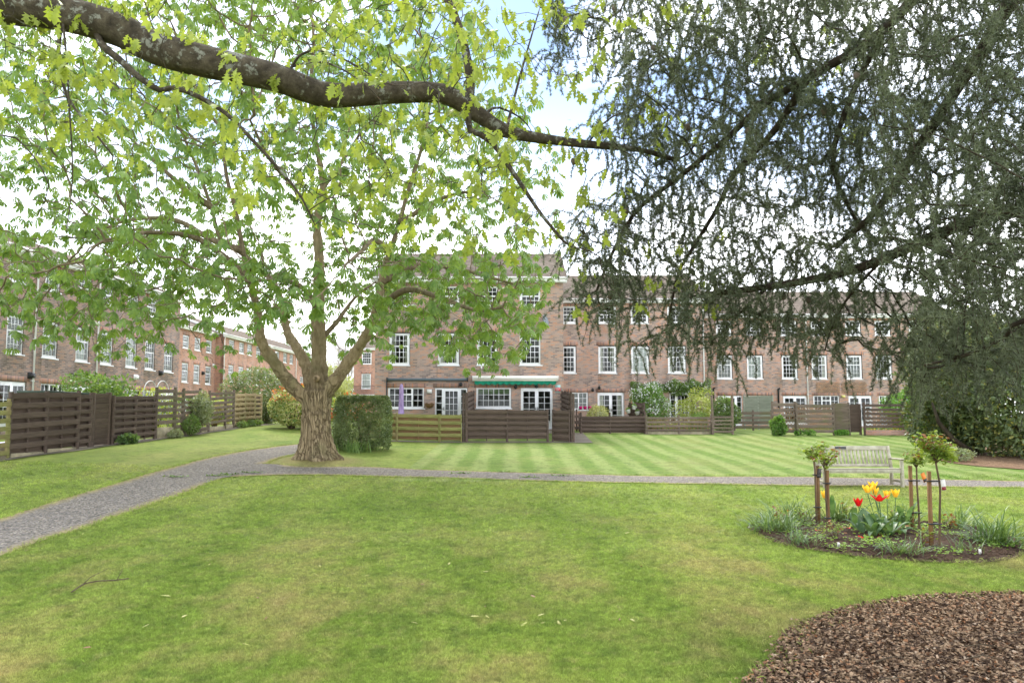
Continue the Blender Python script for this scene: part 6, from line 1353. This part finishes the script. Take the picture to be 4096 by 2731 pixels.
# tulips
def tulip(label, base, head, mat, s, open_=.0, group=None, leaves=3):
    p = gp(*base); hp_ = at(head[0], head[1], p.y); z0 = g1(p.x, p.y) + .04; root = thing('tulip', label, 'tulip', (p.x, p.y, z0), 0, group); gg = np.random.default_rng(s); hx, hz = hp_.x - p.x, hp_.z - z0
    P = smooth_path(np.array([(0, 0, 0), (hx * .25, 0, hz * .4), (hx * .8, 0, hz * .8), (hx, 0, hz - .01)]), .04); b = MB(); b.tube(P, .006, 6); b.build('stem', M['leaf_tulip'], root, smooth=True)
    for k in range(6):
        a_ = k * math.pi / 3 + gg.random() * .2; rr = (.044 if k % 2 else .050) * (1 + open_ * .8); n_ = 7; V = []
        for i in range(n_):
            t_ = i / (n_ - 1); wv = .050 * math.sin(math.pi * min(1, (t_ * .86 + .12))) ** .8 * (1 - .3 * t_); r_ = rr * math.sin(math.pi * (.16 + t_ * (.42 + .12 * (k % 2)))) * (1 + open_ * 1.3 * t_ * t_) + (.012 * t_ ** 4 if gg.random() < .9 else 0); z = .125 * t_ * (1 - .35 * open_)
            for w_ in (-1, 0, 1): aa = a_ + w_ * wv / max(r_, .022); V.append((hx + r_ * math.cos(aa) * (1 if w_ == 0 else .97), r_ * math.sin(aa) * (1 if w_ == 0 else .97), hz - .012 + z))
        F = [(i * 3 + j, i * 3 + j + 1, i * 3 + j + 4, i * 3 + j + 3) for i in range(n_ - 1) for j in range(2)]; obj('petal', mesh_np('petal', np.array(V), F, True), mat, root)
    for k in range(leaves):
        a_ = gg.uniform(0, 6.28) if k else gg.uniform(3.6, 5.8); L_ = gg.uniform(.34, .52); n_ = 9; V = []; up = gg.uniform(.6, 1.15)
        for i in range(n_):
            t_ = i / (n_ - 1); wv = .042 * math.sin(math.pi * (.08 + .9 * t_)) ** .7; r_ = L_ * (t_ * (1 - up * .5)); z = L_ * (up * t_ * 1.1 - (.75 - up * .35) * t_ ** 3); sx_, sy_ = -math.sin(a_), math.cos(a_)
            for w_ in (-1, 0, 1): V.append((math.cos(a_) * r_ + sx_ * wv * w_, math.sin(a_) * r_ + sy_ * wv * w_, z + (.012 if w_ else 0)))
        F = [(i * 3 + j, i * 3 + j + 1, i * 3 + j + 4, i * 3 + j + 3) for i in range(n_ - 1) for j in range(2)]; obj('leaf', mesh_np('leaf', np.array(V), F, True), M['leaf_tulip'], root)
ye, rd = M['petal_yellow'], M['petal_red']
tulip('yellow tulip leaning left of the tallest yellow one', (3510, 2148), (3470, 1966), ye, 1, .25); tulip('tallest yellow tulip with flared petals at top of the clump', (3525, 2140), (3492, 1952), ye, 2, .2); tulip('yellow tulip hanging below the tallest one', (3530, 2130), (3500, 1976), ye, 3, .05)
tulip('closed yellow tulip right of the ragged red one', (3555, 2135), (3548, 1990), ye, 4, .0); tulip('yellow tulip farthest right in the clump', (3580, 2140), (3582, 1984), ye, 5, .1); tulip('lone yellow tulip behind the twiggy rose stake', (3330, 2090), (3297, 1988), ye, 6, .0)
tulip('round red tulip left of the yellow clump', (3485, 2155), (3433, 2020), rd, 7, .15, leaves=4); tulip('ragged wide open red tulip under the yellow ones', (3530, 2150), (3517, 2000), rd, 8, .7, leaves=4)
for k, (px, py) in enumerate(((3450, 2150), (3500, 2160), (3560, 2160), (3600, 2150), (3620, 2130), (3420, 2130))):
    p = gp(px, py); root = thing('tulip_leaves', 'clump of broad blue green tulip leaves without flower', 'plant', (p.x, p.y, g1(p.x, p.y) + .04), 0, 'flowerless tulip leaf clumps'); gg = np.random.default_rng(70 + k)
    for j in range(5):
        a_ = gg.uniform(0, 6.28); L_ = gg.uniform(.34, .54); n_ = 9; V = []; up = gg.uniform(.55, 1.15)
        for i in range(n_):
            t_ = i / (n_ - 1); wv = .044 * math.sin(math.pi * (.08 + .9 * t_)) ** .7; r_ = L_ * (t_ * (1 - up * .45)); z = L_ * (up * t_ * 1.1 - (.75 - up * .35) * t_ ** 3); sx_, sy_ = -math.sin(a_), math.cos(a_)
            for w_ in (-1, 0, 1): V.append((math.cos(a_) * r_ + sx_ * wv * w_, math.sin(a_) * r_ + sy_ * wv * w_, z + (.014 if w_ else 0)))
        F = [(i * 3 + j2, i * 3 + j2 + 1, i * 3 + j2 + 4, i * 3 + j2 + 3) for i in range(n_ - 1) for j2 in range(2)]; obj('leaf', mesh_np('leaf', np.array(V), F, True), M['leaf_tulip'], root)
# strap-leaved clumps
STRAP = tris([(-.014, 0, 0), (.014, 0, 0), (.016, .3, .0), (-.016, .3, .0), (.014, .6, -.04), (-.014, .6, -.04), (.009, .85, -.14), (-.009, .85, -.14), (0, 1.0, -.26)], [(0, 1, 2, 3), (3, 2, 4, 5), (5, 4, 6, 7), (7, 6, 8)])
def strap(label, base, n_, L_, s, spread=.7, r_=.12):
    p = gp(*base); root = thing('strap_leaf_clump', label, 'plant', (p.x, p.y, g1(p.x, p.y) + .03)); gg = np.random.default_rng(s); P = np.c_[gg.normal(size=(n_, 2)) * r_, np.zeros(n_)]; D = unit(np.c_[gg.normal(size=(n_, 2)) * spread + P[:, :2] * 2, np.ones(n_)])
    foliage('leaf', M['leaf_strap'], root, STRAP, frames(D, np.c_[-D[:, :2] * .5, np.ones(n_) * .2] + gg.normal(size=(n_, 3)) * .15 + np.c_[D[:, :2], np.zeros(n_)] * -1), L_ * gg.uniform(.6, 1.15, n_), P, 'stuff')
strap('dense strap leaved clump at the left tip of the bed', (3100, 2130), 230, .44, 80, .8, .17); strap('tall narrow leaved clump behind the left rose stakes', (3180, 2095), 150, .46, 81, .5, .17); strap('small strap clump in front of the twiggy rose', (3205, 2185), 90, .32, 82, .8, .1)
strap('narrow leaved clump between rose stakes and tulips', (3345, 2090), 100, .42, 83, .5, .14); strap('wide strap leaved clump at the right end of the bed', (3990, 2185), 220, .54, 84, .75, .14); strap('upright strap clump behind the fullest rose', (3830, 2120), 90, .42, 85, .6, .12)
strap('low strap clump in front of the fullest rose', (3610, 2226), 120, .34, 86, .9, .13); strap('sparse strap clump below the fullest rose', (3870, 2215), 50, .26, 87, .7, .12); strap('thin leaved clump right behind the tulips', (3610, 2100), 80, .42, 88, .5, .1)
# small bush roses with bronze leaves and plant labels
for px, py, lab, s, bz_ in ((3110, 2110, 'low rose shoot with copper leaves at the bed left tip', 90, .6), (3390, 2090, 'small bush rose behind the tulips', 91, .3), (3345, 2170, 'small leggy rose behind a white label', 92, .15), (3690, 2200, 'small bush rose in front of the fullest standard', 93, .2), (3800, 2130, 'copper leaved rose shoot behind the fullest standard', 94, .6), (3590, 2100, 'leafy bush rose at the back of the tulips', 95, .1), (3230, 2110, 'leafy green rose shoot at the left stakes foot', 96, .1)):
    p = gp(px, py); root = thing('bush_rose', lab, 'rose bush', (p.x, p.y, g1(p.x, p.y) + .03)); gg = np.random.default_rng(s); tw = MB(); E = []
    for k in range(5): e = np.array([gg.normal() * .1, gg.normal() * .08, gg.uniform(.12, .27)]); tw.tube([(0, 0, -.02), tuple(e * np.array([.4, .4, .6])), tuple(e)], [.006, .005, .003], 5); E.append(e); E.append(e * .75)
    tw.build('stem', M['stem_rose'], root, smooth=True); E = np.array(E); n_ = 70; T = E[gg.integers(0, len(E), n_)] + gg.normal(size=(n_, 3)) * .035; az = gg.uniform(0, 6.28, n_); br = gg.random(n_) < bz_
    Dv = np.stack([np.cos(az), np.sin(az), gg.normal(0, .4, n_)], -1); Nv = np.tile([0, 0, 1.0], (n_, 1)) + gg.normal(size=(n_, 3)) * .4
    for m_, k_, nm in ((M['leaf_rose'], ~br, 'foliage'), (M['leaf_rose_red'], br, 'young_foliage')):
        if k_.any(): foliage(nm, m_, root, LEAF, frames(Dv[k_], Nv[k_]), gg.uniform(.045, .075, k_.sum()), T[k_], 'stuff')
for px, py, lab in ((3355, 2205, 'white plant label stuck in soil below the leggy rose'), (3922, 2234, 'pale plant label at the bed front edge')):
    p = gp(px, py); a = thing('plant_label', lab, 'label', (p.x, p.y, g1(p.x, p.y) + .03)); b = MB(); b.box(-.02, .02, -.002, .002, .03, .095); b.build('card', wht, a, rot=(-.3, .25, .2)); b = MB(); b.box(-.006, .006, -.002, .002, -.05, .06); b.build('spike', M['black'], a, rot=(-.3, .25, .2))
gg = np.random.default_rng(5); ptl = []
for px, py in ((3440, 2165), (3452, 2170), (3475, 2160), (3520, 2155), (3522, 2166), (3518, 2172), (3270, 2140), (3395, 2130)):
    p = gp(px, py); b = MB(); V = [(math.cos(a_) * .035 * (1 if k % 2 else .8), math.sin(a_) * .022, .012 + .01 * math.cos(2 * a_)) for k, a_ in enumerate(np.linspace(0, 2 * math.pi, 9)[:-1])] + [(0, 0, 0)]; b.add(V, [(k, (k + 1) % 8, 8) for k in range(8)]); o = b.build('fallen_petal', M['petal_red'], None, (p.x, p.y, g1(p.x, p.y) + .065), (0, 0, gg.random() * 6)); tag(o, 'fallen pink red tulip petal lying on the soil', 'petal', 'fallen tulip petals')
# ------------------------------------------------------------------ bark bed under the cedar
MUL = wpoly([(2900, 2800), (2960, 2752), (3020, 2700), (3085, 2640), (3120, 2570), (3200, 2505), (3330, 2455), (3500, 2415), (3650, 2394), (3820, 2384), (4000, 2380), (4200, 2384)], [(8.2, 6.2, 0), (9.2, 4.0, 0), (7.5, 1.6, 0), (4.5, 1.4, 0), (2.2, 3.0, 0), (1.55, 4.2, 0)], step=.16)
t = NT('bark_mulch'); n1 = t.noise(t.pos(), 30, 5, .75); t.bsdf(t.ramp(n1, [(.3, S(50, 36, 28)), (.55, S(98, 74, 58)), (.8, S(140, 112, 92))]), .95, t.bump(n1, 1.0, .05), spec=.1); M['mulch'] = t.m
sheet('bark_bed', MUL, M['mulch'], .012, 'bed of brown bark chips round the cedar foot', dome=.02)
g = np.random.default_rng(31); mb_ = np.array(MUL)[:, :2]; n = 105000; q = np.c_[g.uniform(1.4, 7.8, n), g.uniform(3.6, 8.6, n)]; qj = q + g.normal(size=q.shape) * .05; q = q[inpoly(qj[:, 0], qj[:, 1], mb_)]; q = q[(np.abs(q[:, 0] / q[:, 1]) < .85)]
CHIP = tris([(-.22, -.5, 0), (.2, -.42, .03), (.26, .1, .05), (.12, .5, .02), (-.18, .44, .0), (-.28, .0, .06)], [(0, 1, 2, 3, 4, 5)]); T = np.c_[q, gz(q[:, 0], q[:, 1]) + np.where(inpoly(q[:, 0], q[:, 1], mb_), .026, .010) + g.random(len(q)) * .016]
t = NT('bark_chip'); rr = t.noise(t.pos(), 26, 1); wn = t.new('TexWhiteNoise'); wn.noise_dimensions = '3D'; snp = t.new('VectorMath'); snp.operation = 'SNAP'; snp.inputs[1].default_value = (.026, .026, .5); t.l(t.pos(), snp.inputs[0]); t.l(snp.outputs[0], wn.inputs['Vector'])
t.bsdf(t.ramp(wn.outputs['Value'], [(0, S(56, 43, 34)), (.3, S(96, 76, 58)), (.6, S(134, 110, 85)), (.84, S(164, 140, 112)), (.94, S(148, 102, 68)), (1, S(188, 170, 146))]), .9, spec=.2); M['chip'] = t.m
o = foliage('bark_chips', M['chip'], None, CHIP, frames(np.c_[g.normal(size=(len(T), 2)), g.normal(size=len(T)) * .35], np.tile([0, 0, 1.0], (len(T), 1)) + g.normal(size=(len(T), 3)) * .45), g.uniform(.014, .046, len(T)), T); tag(o, 'loose brown bark chips scattered thickly round the cedar', 'bark chips', kind='stuff')
o = None
tw = MB()
for k in range(26):
    x, y = g.uniform(2, 5, 1)[0], g.uniform(4.4, 6.4, 1)[0]
    if not inpoly(np.array([x]), np.array([y]), mb_)[0]: continue
    a_ = g.uniform(-.6, .6); L_ = g.uniform(.12, .35); z = g1(x, y) + .055; tw.tube([(x, y, z), (x + L_ * .5 * math.cos(a_), y + L_ * .5 * math.sin(a_) + .02, z + .02), (x + L_ * math.cos(a_), y + L_ * math.sin(a_), z)], [.005, .004, .002], 5)
tag(tw.build('dead_twigs', M['bark_twig']), 'thin dead twigs lying among the bark chips', 'twigs', kind='stuff')
# ------------------------------------------------------------------ grass, fallen leaves, stick
g = np.random.default_rng(41)
def tuft_mesh(name, nb, h, w_, spread, seed):
    gg = np.random.default_rng(seed); P = np.c_[gg.normal(size=(nb, 2)) * spread, np.zeros(nb)]; D = unit(np.c_[gg.normal(size=(nb, 2)) * .75, np.ones(nb)])
    BL = tris([(-.5, 0, 0), (.5, 0, 0), (.4, .55, 0), (-.4, .55, 0), (0, 1, -.2)], [(0, 1, 2, 3), (3, 2, 4)]); BL = (BL[0] * np.array([w_ / h, 1, 1]), BL[1])
    V, F = inst(BL[0], BL[1], frames(D, gg.normal(size=(nb, 3))), h * gg.uniform(.5, 1.2, nb), P); me = mesh_np(name, V, F); me.materials.append(M['blade']); return me
def scatter(name, label, me, pts, sc, tilt=.25):
    """one geometry-nodes object that stands the tuft mesh on every point"""
    src = bpy.data.objects.new(name + '_tuft', me); src['kind'] = 'helper'
    pm = bpy.data.meshes.new(name); pm.vertices.add(len(pts)); pm.vertices.foreach_set('co', np.asarray(pts, np.float32).reshape(-1))
    at_ = pm.attributes.new('rot', 'FLOAT_VECTOR', 'POINT'); at_.data.foreach_set('vector', np.c_[g.normal(size=(len(pts), 2)) * tilt, g.uniform(0, 6.28, len(pts))].astype(np.float32).reshape(-1))
    as_ = pm.attributes.new('sc', 'FLOAT', 'POINT'); as_.data.foreach_set('value', np.asarray(sc, np.float32))
    o = bpy.data.objects.new(name, pm); link(o); pm.materials.append(M['blade']); tag(o, label, 'grass', kind='stuff')
    ng = bpy.data.node_groups.new(name, 'GeometryNodeTree'); ng.interface.new_socket('Geometry', in_out='INPUT', socket_type='NodeSocketGeometry'); ng.interface.new_socket('Geometry', in_out='OUTPUT', socket_type='NodeSocketGeometry')
    gi = ng.nodes.new('NodeGroupInput'); go = ng.nodes.new('NodeGroupOutput'); mp_ = ng.nodes.new('GeometryNodeMeshToPoints'); ip = ng.nodes.new('GeometryNodeInstanceOnPoints'); oi = ng.nodes.new('GeometryNodeObjectInfo'); oi.inputs['Object'].default_value = src; oi.inputs['As Instance'].default_value = True
    ar = ng.nodes.new('GeometryNodeInputNamedAttribute'); ar.data_type = 'FLOAT_VECTOR'; ar.inputs['Name'].default_value = 'rot'; a2 = ng.nodes.new('GeometryNodeInputNamedAttribute'); a2.data_type = 'FLOAT'; a2.inputs['Name'].default_value = 'sc'
    L = ng.links.new; L(gi.outputs[0], mp_.inputs['Mesh']); L(mp_.outputs['Points'], ip.inputs['Points']); L(oi.outputs['Geometry'], ip.inputs['Instance']); L(ar.outputs['Attribute'], ip.inputs['Rotation']); L(a2.outputs['Attribute'], ip.inputs['Scale']); L(ip.outputs['Instances'], go.inputs[0])
    md = o.modifiers.new('scatter', 'NODES'); md.node_group = ng; return o
def lawn_pts_at(y):
    n = len(y); x = g.uniform(-.73, .73, n) * y; ok = np.ones(n, bool)
    for poly in (PATH_A, PATH_B): ok &= ~inpoly(x, y, poly)
    ok &= ~inpoly(x, y, bb) & ~inpoly(x, y, mb_); return np.c_[x, y, gz(x, y)][ok]
u = g.random(260000); yy = 1 / (1 / 4.6 + u * (1 / 20.0 - 1 / 4.6)); P = lawn_pts_at(yy); dq = P[:, 1]
scatter('grass', 'short mown grass blades of the near lawn', tuft_mesh('grass_tuft', 8, .024, .0036, .022, 1), P, g.uniform(.55, 1.15, len(P)) * np.interp(dq, [4.6, 9, 20], [.9, 1.2, 1.9]))
# longer grass along bed and path edges
def edge_pts(poly, n, w_, ylim=(4.5, 20)):
    poly = np.asarray(poly)[:, :2]; k = g.integers(0, len(poly), n); f_ = g.random(n)[:, None]; p_ = poly[k] * (1 - f_) + poly[(k + 1) % len(poly)] * f_ + g.normal(size=(n, 2)) * w_; ok = (p_[:, 1] > ylim[0]) & (p_[:, 1] < ylim[1]) & (np.abs(p_[:, 0] / p_[:, 1]) < .74); p_ = p_[ok]; return np.c_[p_, gz(p_[:, 0], p_[:, 1])]
E = np.vstack([edge_pts(MUL, 4200, .10), edge_pts(BED, 1500, .045)]); scatter('grass', 'longer ragged grass fringing the bark and rose beds', tuft_mesh('grass_fringe', 7, .06, .005, .022, 3), E, g.uniform(.5, 1.2, len(E)), .35)
E = np.vstack([edge_pts(PATH_A, 4500, .05, (6, 32)), edge_pts(PATH_B, 4500, .05, (6, 32))]); E = E[~((inpoly(E[:, 0], E[:, 1] - .35, PATH_A) | inpoly(E[:, 0], E[:, 1] + .35, PATH_A)) & (inpoly(E[:, 0], E[:, 1] - .35, PATH_B) | inpoly(E[:, 0], E[:, 1] + .35, PATH_B)))]; jc = gp(980, 1885); E = E[np.hypot((E[:, 0] - jc.x) * .8, E[:, 1] - jc.y) > 1.5]; scatter('grass', 'short grass fringing the gravel path', tuft_mesh('grass_edge', 8, .04, .006, .03, 4), E, g.uniform(.5, 1.2, len(E)), .35)
# weeds on the path
for px, py in ((915, 1900), (1000, 1893), (860, 1905), (700, 1910), (1840, 1895), (2010, 1890), (2120, 1912), (2240, 1905)):
    p = gp(px, py); gg = np.random.default_rng(px); n_ = 60; P_ = np.c_[gg.normal(size=n_) * .16, gg.normal(size=n_) * .05, np.zeros(n_) + .02]; root = thing('path_weed', 'flat green weed tuft growing in the gravel path', 'weed', p, 0, 'weeds in the gravel path'); foliage('leaf', M['leaf_bush'], root, RHOMB, frames(np.c_[gg.normal(size=(n_, 2)), np.abs(gg.normal(size=n_)) * .4], np.tile([0, 0, 1.0], (n_, 1))), .07, P_, 'stuff')
# fallen stick
st = [(285, 2382), (330, 2352), (365, 2342), (400, 2335), (455, 2334), (515, 2326)]
P = [gp(*p) + Vector((0, 0, .035)) for p in st]; a = thing('fallen_stick', 'thin forked dead stick lying on the lawn', 'stick', P[0]); b = MB(); r0 = P[0]
b.tube(smooth_path(np.array([(p - r0)[:] for p in P]), .05), .007, 6); q = gp(460, 2340); b.tube([(P[4] - r0)[:], (q - r0 + Vector((.02, 0, .06)))[:], (q - r0 + Vector((.05, .05, .16)))[:]], [.006, .005, .003], 5); b.tube([(P[1] - r0)[:], (P[1] - r0 + Vector((.0, .15, .05)))[:], (P[1] - r0 + Vector((.07, .4, .1)))[:]], [.006, .004, .002], 5); b.build('twig', M['bark_twig'], a, smooth=True)
# fallen oak leaves
me = mesh_np('fallen_leaf', OAK[0] * np.array([.6, 1, .5]), OAK[1]); me.materials.append(mat_leaf('pale_fallen_leaf', S(160, 160, 90), S(196, 190, 124), .3, scale=8)); me2 = mesh_np('fallen_leaf', OAK[0] * np.array([.6, 1, .5]), OAK[1]); me2.materials.append(mat_leaf('brown_fallen_leaf', S(110, 74, 50), S(150, 110, 80), .2, scale=8))
spots = [(1480, 2310), (1500, 2385), (1630, 2435), (1690, 2555), (1940, 2470), (1920, 2480), (2110, 2500), (2180, 2505), (2230, 2495), (2060, 2190), (2080, 2325), (2540, 2500), (1800, 2258), (1930, 2295), (560, 2430), (600, 2510), (640, 2395), (1240, 2190), (1250, 2300), (2520, 2135), (2530, 2030), (2180, 2060), (1940, 2100)]
for k, (px, py) in enumerate(spots + [(random.randint(100, 2900), random.randint(2000, 2700)) for _ in range(40)]):
    p = gp(px, py); brn = k >= 23 and k % 2; o = bpy.data.objects.new('fallen_leaf', me2 if brn else me); link(o); s_ = random.uniform(.07, .12) * (.7 if k >= 23 else 1); o.location = p + Vector((0, 0, .03)); o.scale = (s_,) * 3; o.rotation_euler = (random.uniform(-.3, .3), random.uniform(-.3, .3), random.random() * 6.28)
    tag(o, 'small brown dead leaf lying on the near lawn' if brn else 'pale yellow green oak leaf fallen on the near lawn', 'leaf', 'brown dead leaves on the lawn' if brn else 'pale oak leaves fallen on the lawn')
